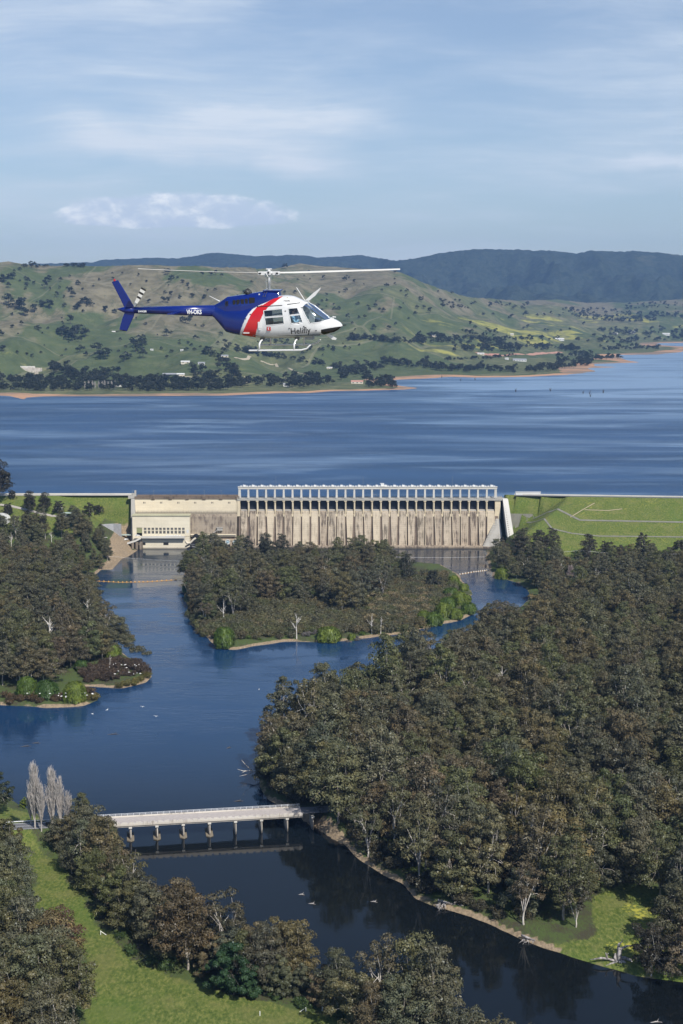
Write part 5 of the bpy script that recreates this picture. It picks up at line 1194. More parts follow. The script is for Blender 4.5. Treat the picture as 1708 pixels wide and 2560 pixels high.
shrubs([(665,1560),(680,1556),(700,1552),(695,1566),(655,1570)], STRAW, 'straw-coloured bush in the middle of the island', 'straw bushes of the island', 1.2, 1)
shrubs([(930,1500),(945,1496),(985,1482),(1000,1486),(1015,1530),(1030,1540),(1045,1550),(1020,1552),(1000,1545),(1060,1498),(1068,1510)], STRAW, 'straw-coloured bush on the right part of the island', 'straw bushes at the right of the island', 1.25, 2)
shrubs([(560,1570),(548,1590),(570,1560)], STRAW, 'straw-coloured bush behind the lower left willow of the island', 'straw bushes behind the willow', 1.0, 3)
shrubs([(770,1555),(795,1560),(760,1568),(785,1575),(740,1560),(810,1552)], (0.14, 0.15, 0.07), 'olive green bush in the open middle of the island', 'olive bushes of the island', 1.1, 4)
shrubs([(765,1590),(785,1585),(890,1602),(870,1610)], GREY, 'grey leafless bush on the island shore', 'grey bushes of the island', 0.9, 5)
shrubs([(700,1592),(650,1600),(620,1596),(905,1588),(1050,1570),(1070,1568),(635,1590)], GRN, 'low green bush on the island shore', 'green bushes of the island shore', 0.6, 6)
shrubs(poly_pts([(218,1715),(372,1695),(375,1680),(340,1662),(300,1650),(225,1668),(200,1690)], 7.2, 7), BRN, 'brown shrub on the shrubby point of the left bank', 'brown shrubs on the left bank point', 1.1, 7)
shrubs([(335,1712),(355,1700),(370,1694),(315,1716),(300,1718),(345,1706)], (0.13, 0.12, 0.035), 'yellow-green shrub at the tip of the left bank point', 'yellow-green shrubs at the tip', 0.9, 8)
shrubs(poly_pts([(20,1766),(240,1756),(246,1748),(225,1735),(150,1738),(20,1745)], 6.4, 9), (0.10, 0.072, 0.038), 'brown shrub along the low left shore', 'brown shrubs along the low left shore', 0.85, 9)
shrubs([(225,1750),(238,1748),(205,1754)], (0.15, 0.13, 0.04), 'yellow-brown shrub at the tip of the low left shore', 'yellow-brown shrubs', 0.9, 10)
shrubs([(1068,2232),(1045,2215),(1030,2200)], (0.06, 0.058, 0.045), 'dark shrub on the right bank above the fallen tree', 'dark shrubs on the right bank', 0.9, 11)
shrubs([(330,2385),(380,2412),(420,2422),(690,2500),(300,2345),(500,2440),(760,2520),(845,2545),(250,2285)], (0.055, 0.09, 0.03), 'low dark green bush at the foot of the paddock tree row', 'bushes at the foot of the paddock row', 0.8, 12)
shrubs([(1500,1420),(1540,1428),(1570,1430),(1640,1445),(1560,1440)], (0.15, 0.19, 0.04), 'light green bush among the trees below the embankment', 'light green bushes below the embankment', 1.4, 13)
shrubs([(1500,1470),(1520,1476),(1540,1468)], (0.24, 0.25, 0.18), 'whitish bush in the forest below the embankment', 'whitish bushes in the forest', 1.5, 14)

shrubs(poly_pts([(500,1592),(560,1612),(600,1605),(1040,1580),(1140,1500),(1120,1440),(1020,1440),(960,1480),(860,1500),(640,1500),(500,1540)], 7.2, 21), (0.15, 0.14, 0.075), 'dry olive shrub under the island trees', 'dry shrubs under the island trees', 1.3, 21, True)
shrubs(poly_pts([(900,1560),(1060,1560),(1110,1500),(1060,1470),(960,1500)], 12.0, 22), STRAW, 'straw shrub between trees at the right of the island', 'straw shrubs between the island trees', 1.25, 22)
shrubs(poly_pts([(478,1545),(500,1575),(560,1600),(640,1590),(600,1560),(500,1530)], 8.0, 23), (0.085, 0.095, 0.04), 'dull green shrub at the left foot of the island', 'dull shrubs at the left foot of the island', 1.2, 23)
def along(P, step, inset, sd_):
    Q = W(P, 0); rd = random.Random(sd_); R_ = []
    for (xa_, ya_), (xb_, yb_) in zip(Q[:-1], Q[1:]):
        L_ = math.hypot(xb_-xa_, yb_-ya_); n = max(1, int(L_/step))
        for k in range(n): f = (k+rd.random())/n; nx_, ny_ = (yb_-ya_)/L_, -(xb_-xa_)/L_; o = rd.uniform(*inset); R_.append(proj(xa_+(xb_-xa_)*f-nx_*o, ya_+(yb_-ya_)*f-ny_*o, 2.0))
    return R_
BANKR = [(700,1828),(664,1862),(648,1900),(648,1950),(672,1995),(735,2030)]
shrubs(along(BANKR, 6.5, (2, 9), 31), (0.085, 0.078, 0.050), 'drab shrub under the trees of the bank above the bridge', 'shrubs of the bank above the bridge', 1.5, 31)
shrubs(along([(772,2056),(826,2088),(856,2112),(892,2150),(945,2180),(1000,2208),(1042,2246),(1092,2266),(1180,2292),(1282,2340)], 6.0, (3, 12), 32), (0.080, 0.075, 0.048), 'drab shrub on the right bank below the bridge', 'shrubs of the right bank below the bridge', 1.25, 32)
shrubs(along([(470,1460),(478,1530),(476,1560),(505,1580)], 6.0, (1, 8), 33), (0.075, 0.085, 0.045), 'dark shrub along the left shore of the island', 'shrubs along the left shore of the island', 1.4, 33)
shrubs(along([(208,1452),(216,1480),(226,1530),(248,1568),(285,1612),(316,1640),(345,1662)], 6.5, (1, 8), 34), (0.080, 0.080, 0.045), 'dark shrub along the channel side of the left bank', 'shrubs along the channel side of the left bank', 1.4, 34, True)
shrubs(poly_pts([(118,2120),(160,2170),(250,2270),(310,2325),(370,2375),(440,2405),(520,2428),(600,2455),(700,2478),(760,2495),(700,2430),(520,2385),(350,2290),(260,2200),(180,2120)], 8.5, 35), (0.082, 0.074, 0.048), 'brownish undergrowth shrub in the paddock tree row', 'undergrowth of the paddock tree row', 1.3, 35, True)
SJ = []
for (cm, tm) in SHR:
    cv = np.array([v.co[:] for v in cm.vertices]); tv = np.array([v.co[:] for v in tm.vertices]); cf = [list(p.vertices) for p in cm.polygons]
    SJ.append(np_mesh('shrub', np.vstack([cv, tv]), cf+[[len(cv)+i for i in p.vertices] for p in tm.polygons], [M['leaf_rand'], M['bark_dark']], midx=[0]*len(cf)+[1]*len(tm.polygons)))
rd = random.Random(55)
stuff_instances('undergrowth', [m_[:3] for m_ in MASS], [m_[3] for m_ in MASS], [rd.uniform(0, 6.28) for _ in MASS], [rd.randrange(3) for _ in MASS], SJ, 'drab undergrowth of low shrubs beneath the trees', 'undergrowth')
DIRW = lambda e, c: 'left' if e < c else 'right'
by = {}
for x, y, s, e, lab in SHL: by.setdefault(lab, []).append((x, y, s, e))
for lab, L_ in by.items():
    if len(L_) == 1: continue
    L_.sort(key=lambda q: q[0])
    if len(L_) <= 20:
        for i, q in enumerate(L_): q[3]['label'] = lab + ', ' + ('leftmost' if i == 0 else 'rightmost' if i == len(L_)-1 else ['', 'second', 'third', 'fourth', 'fifth', 'sixth', 'seventh', 'eighth', 'ninth', 'tenth', 'eleventh', 'twelfth', 'thirteenth', 'fourteenth', 'fifteenth', 'sixteenth', 'seventeenth', 'eighteenth', 'nineteenth'][i]+' from the left')
    else:
        for nm_, L2 in (('big ', [q for q in L_ if q[2] > 1.08]), ('small ', [q for q in L_ if q[2] < 0.9]), ('mid-sized ', [q for q in L_ if 0.9 <= q[2] <= 1.08])):
            for i, q in enumerate(L2): q[3]['label'] = nm_ + lab + (', ' + ('leftmost' if i == 0 else 'rightmost' if i == len(L2)-1 else ['', 'second', 'third', 'fourth', 'fifth', 'sixth', 'seventh', 'eighth', 'ninth', 'tenth', 'eleventh', 'twelfth'][i]+' from the left') if len(L2) <= 13 else '')

shrubs([(1150,2600),(1200,2606),(1230,2612),(1280,2622),(1310,2632),(1370,2640),(1090,2590),(1045,2580)], (0.105, 0.10, 0.06), 'drab low bush along the bottom edge of the photo', 'drab bushes at the bottom edge', 1.7, 51)
# ------------------------------------------------------------------ helicopter (side view traced in metres: x forward, z up, y to port)
HS = 0.5102
def hp(X, Z, side=False): return ((X-870)*HS/61.8 + (0.125 if side else 0.0), (315-Z)*HS/63.0)
HY = 56.5; HO = atY(675, 780.7, HY)
heli = empty('helicopter', tuple(HO), 0, label='blue, red and white helicopter flying above the lake and dam', cat='helicopter')
heli.rotation_mode = 'XYZ'
yaw = R(-11.0)
heli.matrix_world = Matrix.Translation(HO) @ Matrix.Rotation(yaw, 4, 'Z') @ Matrix.Rotation(R(5.0), 4, 'X')
def paintmat(name, col, rough=0.22, coat=0.6):
    m, t = mat(name); out(t, bsdf(t, col, rough, 0, None, 0.5, **{'Coat Weight': coat, 'Coat Roughness': 0.06})); return m
BLUE, RED, WHT = (0.002, 0.015, 0.155), (0.52, 0.012, 0.016), (0.66, 0.66, 0.65)
M['h_blue'] = paintmat('blue_paint', BLUE); M['h_white'] = paintmat('white_gloss', WHT); M['h_black'] = paintmat('black_gloss', (0.01, 0.01, 0.012), 0.2)
m, t = mat('livery'); vc = t.n('ShaderNodeVertexColor', layer_name='livery').outputs[0]; oc = t.n('ShaderNodeTexCoord').outputs['Object']
spo = t.n('ShaderNodeSeparateXYZ', {0: oc})
grime = t.math('MULTIPLY_ADD', t.smooth(t.noise(oc, 2.5, 5, 0.7), 0.35, 0.7), -0.10, 1.0)
c = t.n('ShaderNodeVectorMath', {0: vc, 3: grime}, operation='SCALE').outputs[0]
# rivet lines / panel seams
sx_ = t.math('FRACT', t.math('MULTIPLY', spo.outputs[0], 2.1)); seam = t.math('LESS_THAN', sx_, 0.012)
c = t.mix(t.math('MULTIPLY', seam, 0.18), c, (0.05, 0.05, 0.06))
out(t, bsdf(t, c, 0.22, 0, None, 0.5, **{'Coat Weight': 0.6, 'Coat Roughness': 0.06})); M['livery'] = m
m, t = mat('cabin_glass'); tr = t.n('ShaderNodeBsdfTransparent', {0: (0.72, 0.80, 0.82, 1)}); g = t.n('ShaderNodeBsdfGlossy', {0: (0.9, 0.95, 1, 1), 'Roughness': 0.03})
fr = t.n('ShaderNodeFresnel', {0: 1.5}); out(t, t.n('ShaderNodeMixShader', {0: t.math('MULTIPLY_ADD', fr, 0.9, 0.04), 1: tr, 2: g})); M['glass'] = m
m, t = mat('chin_glass'); out(t, bsdf(t, (0.012, 0.014, 0.016), 0.06, 0, None, 0.6)); M['chin'] = m

def tab(P): P = sorted(P); return [p[0] for p in P], [p[1] for p in P]
TOP = tab([hp(*p) for p in [(590,281),(625,283),(700,283),(760,280),(800,272),(840,257),(870,245),(900,237),(930,234),(955,233),(985,236),(1010,246),(1035,259),(1060,266),(1090,282),(1130,314),(1160,338),(1190,350),(1210,362),(1222,376)]])
BOT = tab([hp(*p) for p in [(590,336),(598,342),(625,374),(655,410),(685,418),(720,424),(775,432),(830,439),(900,440),(1000,437),(1060,431),(1110,425),(1150,420),(1180,411),(1200,400),(1215,388),(1222,379)]])
HWX = [hp(X, 0)[0] for X in (590, 625, 655, 700, 760, 830, 900, 1000, 1060, 1110, 1150, 1180, 1205, 1217, 1222)]
HWY = [0.20, 0.27, 0.36, 0.47, 0.58, 0.65, 0.67, 0.665, 0.63, 0.56, 0.455, 0.345, 0.205, 0.11, 0.03]
NX, NA = 430, 176
xs_h = np.interp(np.linspace(0, 1, NX), [0, 0.85, 1], [hp(590, 0)[0], hp(1150, 0)[0], hp(1222, 0)[0]])
def smooth1(a, k): 
    p = np.pad(a, k, mode='edge'); return np.convolve(p, np.ones(2*k+1)/(2*k+1), 'valid')
ztop = smooth1(np.interp(xs_h, *TOP), 2); zbot = smooth1(np.interp(xs_h, *BOT), 2); hw = smooth1(np.interp(xs_h, HWX, HWY), 4)
def ring(zt, zb, w, x):
    th = np.linspace(0, 2*np.pi, NA, endpoint=False); c_, s_ = np.cos(th), np.sin(th)
    cab = np.clip((x-hp(780, 0)[0])/0.8, 0, 1)*np.clip((hp(1120, 0)[0]-x)/0.8, 0.0, 1)
    zc = zb + (zt-zb)*(0.40)
    eu, el_ = 0.62+0.25*(1-cab), 0.72
    y = np.sign(c_)*np.abs(c_)**np.where(s_ > 0, eu+0.18*cab, el_)*w; z = zc + np.where(s_ > 0, (zt-zc)*np.abs(s_)**(eu+0.05), -(zc-zb)*np.abs(s_)**el_)
    # cabin sides lean in above the belt line
    k = np.clip((z-zc)/(zt-zc+1e-6), 0, 1); y = y*(1-0.16*cab*k)
    return np.stack([np.full(NA, x), y, z], -1)
HV = np.stack([ring(zt, zb, w_, x) for zt, zb, w_, x in zip(ztop, zbot, hw, xs_h)])
def stripe(P): P = sorted([(hp(X, Z, True)[1], hp(X, Z, True)[0]) for X, Z in P]); return [p[0] for p in P], [p[1] for p in P]
E1 = stripe([(905,229),(883,236),(847,255),(817,276),(784,294),(766,315),(751,339),(713,423),(706,440)])
E2 = stripe([(945,228),(928,234),(880,246),(838,273),(805,285),(781,315),(757,363),(726,423),(718,442)])
E3 = stripe([(955,226),(928,234),(895,261),(862,285),(841,315),(817,367),(793,432),(788,445)])
def livery_col(x, z):
    e1, e2, e3 = np.interp(z, *E1), np.interp(z, *E2), np.interp(z, *E3)
    c_ = np.where((x < e1)[..., None], np.array(BLUE), np.where((x < e2)[..., None], np.array(WHT), np.where((x < e3)[..., None], np.array(RED), np.array(WHT))))
    return c_
def hpoly(P, side=True): return [hp(X, Z, side) for X, Z in P]
WIN = {'rear_window': [hpoly([(841,301),(932,292),(937,324),(846,331)]), hpoly([(847,335.5),(938,328.5),(942,362),(853,371)])],
       'door_window': [hpoly([(960,291),(1003,288),(1016,316),(966,322)]), hpoly([(968,326),(1018,320),(1031,355),(976,362)])],
       'windshield': [hpoly([(1022,287),(1032,272),(1046,262),(1075,262),(1110,288),(1162,334),(1150,345),(1108,357),(1064,362)])],
       'chin_window': [hpoly([(1115,393),(1150,387),(1205,381),(1216,384),(1200,395),(1175,407),(1123,419),(1112,409)])]}
# face centres
i_ = np.arange(NX*NA).reshape(NX, NA)
FQ = np.stack([i_[:-1], i_[1:], np.roll(i_, -1, 1)[1:], np.roll(i_, -1, 1)[:-1]], -1).reshape(-1, 4)
V_ = HV.reshape(-1, 3); FCN = V_[FQ].mean(1)
kindf = np.zeros(len(FQ), int); names = []
for nm, polys in WIN.items():
    for P in polys:
        for sgn in (-1, 1):
            names.append((nm, sgn)); inside = inpoly(FCN[:, 0], FCN[:, 2], P) & (np.sign(FCN[:, 1]) == sgn) & (np.abs(FCN[:, 1]) > 0.035)
            if nm in ('rear_window', 'door_window'): inside &= np.abs(FCN[:, 1]) > 0.35
            if nm == 'chin_window': inside &= np.abs(FCN[:, 1]) > 0.03
            kindf[inside & (kindf == 0)] = len(names)
def submesh(name, mask, mats_, off=0.0, color=False):
    f = FQ[mask]; u, inv = np.unique(f, return_inverse=True); v = V_[u].copy(); inv = inv.reshape(f.shape)
    if off:
        c0 = np.array([0.6, 0, -0.35]); d = v-c0; d /= np.linalg.norm(d, axis=1, keepdims=True); v = v + d*off
    me = np_mesh(name, v, inv, mats_, True)
    if color:
        cc = livery_col(v[:, 0], v[:, 2]); a = me.color_attributes.new('livery', 'FLOAT_COLOR', 'POINT'); c4 = np.ones((len(v), 4), np.float32); c4[:, :3] = cc; a.data.foreach_set('color', c4.ravel())
    return me
body = obj('body', submesh('body', kindf == 0, [M['livery']], 0, True), heli)
sm = body.modifiers.new('shell', 'SOLIDIFY'); sm.thickness = 0.03; sm.offset = 1
for k, (nm, sgn) in enumerate(names):
    msk = kindf == k+1
    if msk.any(): obj(nm, submesh(nm, msk, [M['chin'] if nm == 'chin_window' else M['glass']], -0.006), heli)
def hskin(x, z, side=-1):
    """y of the skin at a given x, z on one side"""
    k = int(np.argmin(np.abs(xs_h-x))); r_ = HV[k]; q = r_[np.sign(r_[:, 1]) == side]; j = np.argsort(q[:, 2]); return float(np.interp(z, q[j, 2], q[j, 1]))
def hpart(name, mb, m, parent=None, smooth=False): return mb.build(name, m, parent or heli, smooth=smooth)
# dark line frames round the glass, door rail, handles
mb = MB()
for X0, Z0, X1, Z1 in ((805,284,931,276),(955,272,1012,266)):
    a_, b_ = hp(X0, Z0, True), hp(X1, Z1, True); n = 14
    for k in range(n):
        p_ = [a_[0]+(b_[0]-a_[0])*(k+e)/n for e in (0, 1)]; q_ = [a_[1]+(b_[1]-a_[1])*(k+e)/n for e in (0, 1)]
        for sd in (-1, 1): mb.tube([(p_[0], hskin(p_[0], q_[0], sd), q_[0]), (p_[1], hskin(p_[1], q_[1], sd), q_[1])], 0.018, 4)
hpart('door_rail', mb, M['black'])
def outline(name, P, r, m, side=-1, closed=True):
    mb = MB(); Q = []
    for i in range(len(P)-(0 if closed else 1)):
        for k in range(6):
            a_, b_ = P[i], P[(i+1) % len(P)]; x = a_[0]+(b_[0]-a_[0])*k/6; z = a_[1]+(b_[1]-a_[1])*k/6; Q.append((x, hskin(x, z, side), z))
    if closed: Q.append(Q[0])
    mb.tube(Q, r, 5, False); return hpart(name, mb, m)
for P in WIN['rear_window']+WIN['door_window']: outline('window_seal', P, 0.014, M['h_white'])
for sd in (-1, 1):
    outline('windshield_frame', hpoly([(1048,263),(1034,271),(1022,287),(1064,362),(1108,357),(1150,345),(1159,338)]), 0.020, M['h_white'], sd, False)
    outline('window_seal', hpoly([(1115,393),(1150,387),(1205,381)]), 0.012, M['h_black'], sd, False)
mb = MB()
for X0, Z0, w_, h_ in ((822, 368, 13, 30), (822, 388, 9, 8)):
    x, z = hp(X0, Z0, True); mb.box((x, hskin(x, z)-0.01, z), (w_*.0083, 0.05, h_*.0081))
hpart('door_handle', mb, M['h_white'])
mb = MB(); x, z = hp(754, 408, True); mb.box((x, hskin(x, z)-0.03, z), (0.24, 0.07, 0.035)); hpart('step', mb, M['h_white'])
mb = MB()
for X, Z in ((753, 340), (948, 302), (1022, 287), (966, 384), (1036, 375), (1092, 395), (776, 319)):
    x, z = hp(X, Z, True); mb.box((x, hskin(x, z)-0.005, z), (0.05, 0.03, 0.03))
hpart('latch', mb, M['black'])
# engine cowling
CTOP = tab([hp(*p) for p in [(596,281),(625,266),(665,239),(740,229),(830,215),(868,210),(915,208),(921,212)]])
CBOT = tab([hp(*p) for p in [(596,284),(660,288),(780,288),(830,268),(880,250),(921,240)]])
cx = np.linspace(hp(598, 0)[0], hp(921, 0)[0], 60); vs = []
NC = 28
for x in cx:
    zt, zb = np.interp(x, *CTOP), np.interp(x, *CBOT)-0.15; w_ = np.interp(x, [hp(q, 0)[0] for q in (598, 665, 740, 870, 921)], [0.10, 0.30, 0.40, 0.38, 0.27])
    for k in range(NC):
        a_ = math.pi*k/(NC-1); c_, s_ = math.cos(a_), math.sin(a_); vs.append((x, math.copysign(abs(c_)**0.45, c_)*w_*(1.0-0.22*s_), zb+(zt-zb)*s_**0.5))
mb = MB(); mb.add(vs, [(i*NC+k, i*NC+k+1, (i+1)*NC+k+1, (i+1)*NC+k) for i in range(59) for k in range(NC-1)] + [tuple(range(NC)), tuple(59*NC+k for k in range(NC))[::-1]])
cow = hpart('engine_cowling', mb, M['h_blue'])
def cowy(x, z):
    zt, zb = np.interp(x, *CTOP), np.interp(x, *CBOT)-0.15; w_ = np.interp(x, [hp(q, 0)[0] for q in (598, 665, 740, 870, 921)], [0.10, 0.30, 0.40, 0.38, 0.27])
    s_ = min(1, max(0, (z-zb)/(zt-zb)))**2; return -w_*(1-s_*s_)**0.225*(1-0.22*s_)
mb = MB()
for X, Z, w_, h_ in ((707,264,13,22),(727,262,15,24),(748,260,15,26),(768,258,13,26),(795,255,27,30),(665,271,5,26),(673,270,5,24)):
    x, z = hp(X, Z); y = cowy(x, z); mb.box((x, y-0.004, z), (w_*.0081, 0.03, h_*.0078))
hpart('intake_grille', mb, M['black'], cow)
mb = MB()
for X in (852, 862):
    a_, b_ = hp(X-4, 238), hp(X+3, 216); mb.tube([(a_[0], cowy(*a_)-0.005, a_[1]), (b_[0], cowy(*b_)-0.005, b_[1])], 0.016, 5)
hpart('seam', mb, M['black'], cow)
mb = MB(); x, z = hp(829, 226); mb.box((x, cowy(x, z)-0.004, z), (0.05, 0.02, 0.05)); hpart('badge', mb, M['h_white'], cow)
mb = MB()   # flat lip round the mast
pts = [hp(870, 211), hp(925, 209)]; mb.bb(pts[0][0]-0.2, pts[1][0]+0.02, -0.26, 0.26, pts[0][1]-0.01, pts[0][1]+0.035); hpart('cowling_lip', mb, M['h_blue'], cow)
for e in (-0.12, 0.12):
    mb = MB(); a_, b_, c_ = hp(774, 235), hp(768, 219), hp(755, 212); mb.tube([(a_[0], e, a_[1]), (b_[0], e, b_[1]), (c_[0], e*1.3, c_[1]+0.01)], [0.10, 0.10, 0.105], 12); hpart('exhaust_pipe', mb, M['dark_metal'], None, True)
# tail boom
mb = MB(); a_, b_ = hp(604, 308), hp(196, 305); mb.tube([(a_[0], 0, a_[1]), (b_[0], 0, b_[1])], [0.225, 0.135], 24, True); hpart('tail_boom', mb, M['h_blue'], None, True)
mb = MB(); a_, b_, c_ = hp(200, 305), hp(140, 303), hp(108, 300); mb.tube([(a_[0], 0, a_[1]), (b_[0], 0, b_[1]), (c_[0], 0, c_[1])], [0.13, 0.11, 0.02], 14); hpart('tail_cone', mb, M['h_blue'], None, True)
mb = MB(); x, z = hp(420, 313); 
for sd in (-1, 1): mb.hexa([(x-0.19, sd*0.14, z-0.02), (x+0.13, sd*0.14, z-0.02), (x+0.10, sd*0.98, z-0.02), (x-0.19, sd*0.98, z-0.02), (x-0.19, sd*0.14, z+0.015), (x+0.13, sd*0.14, z+0.045), (x+0.10, sd*0.98, z+0.03), (x-0.19, sd*0.98, z+0.01)])
hpart('tailplane', mb, M['h_blue'])
# swept fin
fin = [(86,166),(119,158),(160,228),(192,284),(198,304),(190,335),(151,409),(112,402),(131,345),(142,322),(146,296),(128,255),(100,196)]
mb = MB(); P = [hp(*p) for p in fin]; cxx = sum(p[0] for p in P)/len(P); n = len(P)
A = [(x, -0.012, z) for x, z in P]; B = [(x, 0.012, z) for x, z in P]; inn = [(x+(0.02 if x < -5.6 else -0.03), z) for x, z in P]
A2 = [(cxx+(x-cxx)*0.9+0, -0.045, z*0.985) for x, z in P]; B2 = [(cxx+(x-cxx)*0.9, 0.045, z*0.985) for x, z in P]
mid2 = lambda q: q
fs = [tuple(range(n, 2*n))]; vs = A+A2+B2+B; fs = [tuple(n+k for k in range(n))[::-1], tuple(2*n+k for k in range(n))]
for k in range(n):
    k2 = (k+1) % n
    for lv in range(3): fs.append((lv*n+k, lv*n+k2, (lv+1)*n+k2, (lv+1)*n+k)) if lv != 1 else None
    fs.append((k, k2, 3*n+k2, 3*n+k)) 
mb.add([(x, -0.03, z) for x, z in P]+[(x, 0.03, z) for x, z in P], [tuple(range(n))[::-1], tuple(range(n, 2*n))]+[(k, (k+1) % n, n+(k+1) % n, n+k) for k in range(n)])
fo = hpart('tail_fin', mb, M['h_blue']); bv = fo.modifiers.new('bevel', 'BEVEL'); bv.width = 0.02; bv.segments = 2
mb = MB(); a_, b_ = hp(101, 162), hp(101, 152); mb.tube([(a_[0], 0, a_[1]), (b_[0], 0, b_[1])], [0.05, 0.035], 8); hpart('beacon', mb, M['red_lamp'], fo)
mb = MB(); P_g = [hp(*p) for p in ((150, 408), (118, 407), (90, 412))]; mb.tube([(p[0], 0, p[1]) for p in P_g], [0.012, 0.014, 0.018], 6); go_ = hpart('tail_guard', mb, M['dark_metal'])
mb = MB(); mb.tube([(P_g[2][0]+0.02, 0, P_g[2][1]), (hp(74, 411)[0], 0, hp(74, 411)[1])], [0.03, 0.022], 8); hpart('guard_tip', mb, M['h_white'], go_)
# tail rotor, at rest
hub = hp(178, 290); tr_ = obj('tail_rotor', None, heli, (hub[0], 0.32, hub[1])) if False else None
m, t = mat('striped_blade'); ocz = t.n('ShaderNodeSeparateXYZ', {0: t.n('ShaderNodeTexCoord').outputs['Object']}).outputs[2]
b_ = t.math('LESS_THAN', t.math('FRACT', t.math('ADD', t.math('DIVIDE', t.math('ABSOLUTE', ocz), 0.20), 0.15)), 0.42)
b_ = t.math('MULTIPLY', b_, t.math('GREATER_THAN', t.math('ABSOLUTE', ocz), 0.30)); out(t, bsdf(t, t.mix(b_, (0.72, 0.71, 0.66), (0.02, 0.02, 0.02)), 0.35)); M['striped'] = m
mb = MB(); mb.tube([(0, -0.30, 0), (0, 0.1, 0)], 0.045, 10); mb.box((0, 0.02, 0), (0.12, 0.10, 0.34)); mb.tube([(0, 0.0, 0), (0, 0.13, 0)], 0.08, 10)
tr_ = mb.build('tail_rotor', M['grey_metal'], heli, loc=(hub[0], 0.34, hub[1]), rot=(0, R(33), 0))
for sgn in (1, -1):
    mb = MB(); mb.hexa([(-0.05, 0.0, sgn*0.12), (0.06, 0.02, sgn*0.12), (0.06, 0.035, sgn*0.12), (-0.05, 0.02, sgn*0.12), (-0.11, -0.03, sgn*0.84), (0.10, 0.03, sgn*0.84), (0.10, 0.045, sgn*0.84), (-0.11, -0.015, sgn*0.84)])
    mb.build('blade', M['striped'], tr_)
# main rotor
zc = hp(870, 126)[1]
mb = MB(); a_ = hp(871, 212)[1]; mb.tube([(0.01, 0, a_), (0.01, 0, zc)], 0.038, 12); hpart('rotor_mast', mb, M['h_white'], None, True)
mb = MB(); x, z = hp(862, 204); mb.box((x, 0.05, z), (0.08, 0.25, 0.08)); mb.tube([(0.01, 0, a_-0.02), (0.01, 0, a_+0.07)], 0.13, 14)
for e in (-0.11, 0.11):
    mb.tube([(e*0.5-0.03, -0.1, a_+0.05), (e, -0.08, zc-0.08)], 0.013, 5)
hpart('swashplate', mb, M['grey_metal'])
mb = MB(); mb.box((0.01, 0, zc), (0.18, 0.20, 0.14)); mb.tube([(0.01, 0, zc), (0.01, 0, zc+0.13)], [0.07, 0.05], 10)
mb.tube([(-0.42, 0, zc), (0.45, 0, zc)], 0.055, 10); mb.box((-0.24, 0, zc-0.02), (0.20, 0.18, 0.11)); mb.box((0.27, 0, zc-0.02), (0.20, 0.18, 0.11))
for e in (-0.34, 0.38): mb.box((e, -0.08, zc-0.045), (0.12, 0.14, 0.04))
mb.tube([(-0.10, -0.02, zc+0.15), (0.12, 0.02, zc+0.15)], 0.02, 6); mb.tube([(-0.1, -0.12, zc+0.02), (0.0, -0.14, zc-0.14)], 0.018, 5)
hb = hpart('rotor_hub', mb, M['h_white'])
mb = MB()
for e in (-0.33, 0.36): mb.box((e, -0.13, zc-0.01), (0.09, 0.06, 0.06))
mb.box((0.01, -0.11, zc+0.02), (0.06, 0.05, 0.08)); hpart('hub_bearing', mb, M['dark_metal'], hb)
ya = math.pi/180*11  # blades lie square to the line of sight: undo the yaw
def blade(sgn, tipX, tipZ):
    tx, tz = (tipX-870)*HS/63.0, (315-tipZ)*HS/63.0; ch = 0.165; n = 12; vs = []; fs = []
    pit = R(8)*sgn       # leading edge up: the near edge is low on one side and high on the other
    for i in range(n+1):
        f_ = i/n; r_ = (0.45+(abs(tx)-0.45)*f_)*sgn; z = zc + (tz-zc)*(f_**1.25); c_ = ch*(0.55+0.45*min(1, f_*8)); pt_ = pit*(1-0.35*f_)
        for (u, w_) in ((-1, 0), (-0.5, 0.018), (0.35, 0.022), (1, 0.003), (0.35, -0.010), (-0.5, -0.012)):
            yy_ = u*c_; dz = w_ + (yy_*math.tan(pt_)); vs.append((r_, yy_, z+dz))
    fs = [(i*6+k, i*6+(k+1) % 6, (i+1)*6+(k+1) % 6, (i+1)*6+k) for i in range(n) for k in range(6)]+[tuple(range(6)), tuple(n*6+k for k in range(6))[::-1]]
    mb = MB(); mb.add(vs, fs); me = mb.mesh('rotor_blade', M['blade']); me.transform(Matrix.Rotation(ya, 4, 'Z')); return obj('rotor_blade', me, heli)
M['blade'] = simple('blade_paint', (0.66, 0.65, 0.60), 0.4, 0, 0.03)
blade(-1, 242, 97); blade(1, 1503, 119)
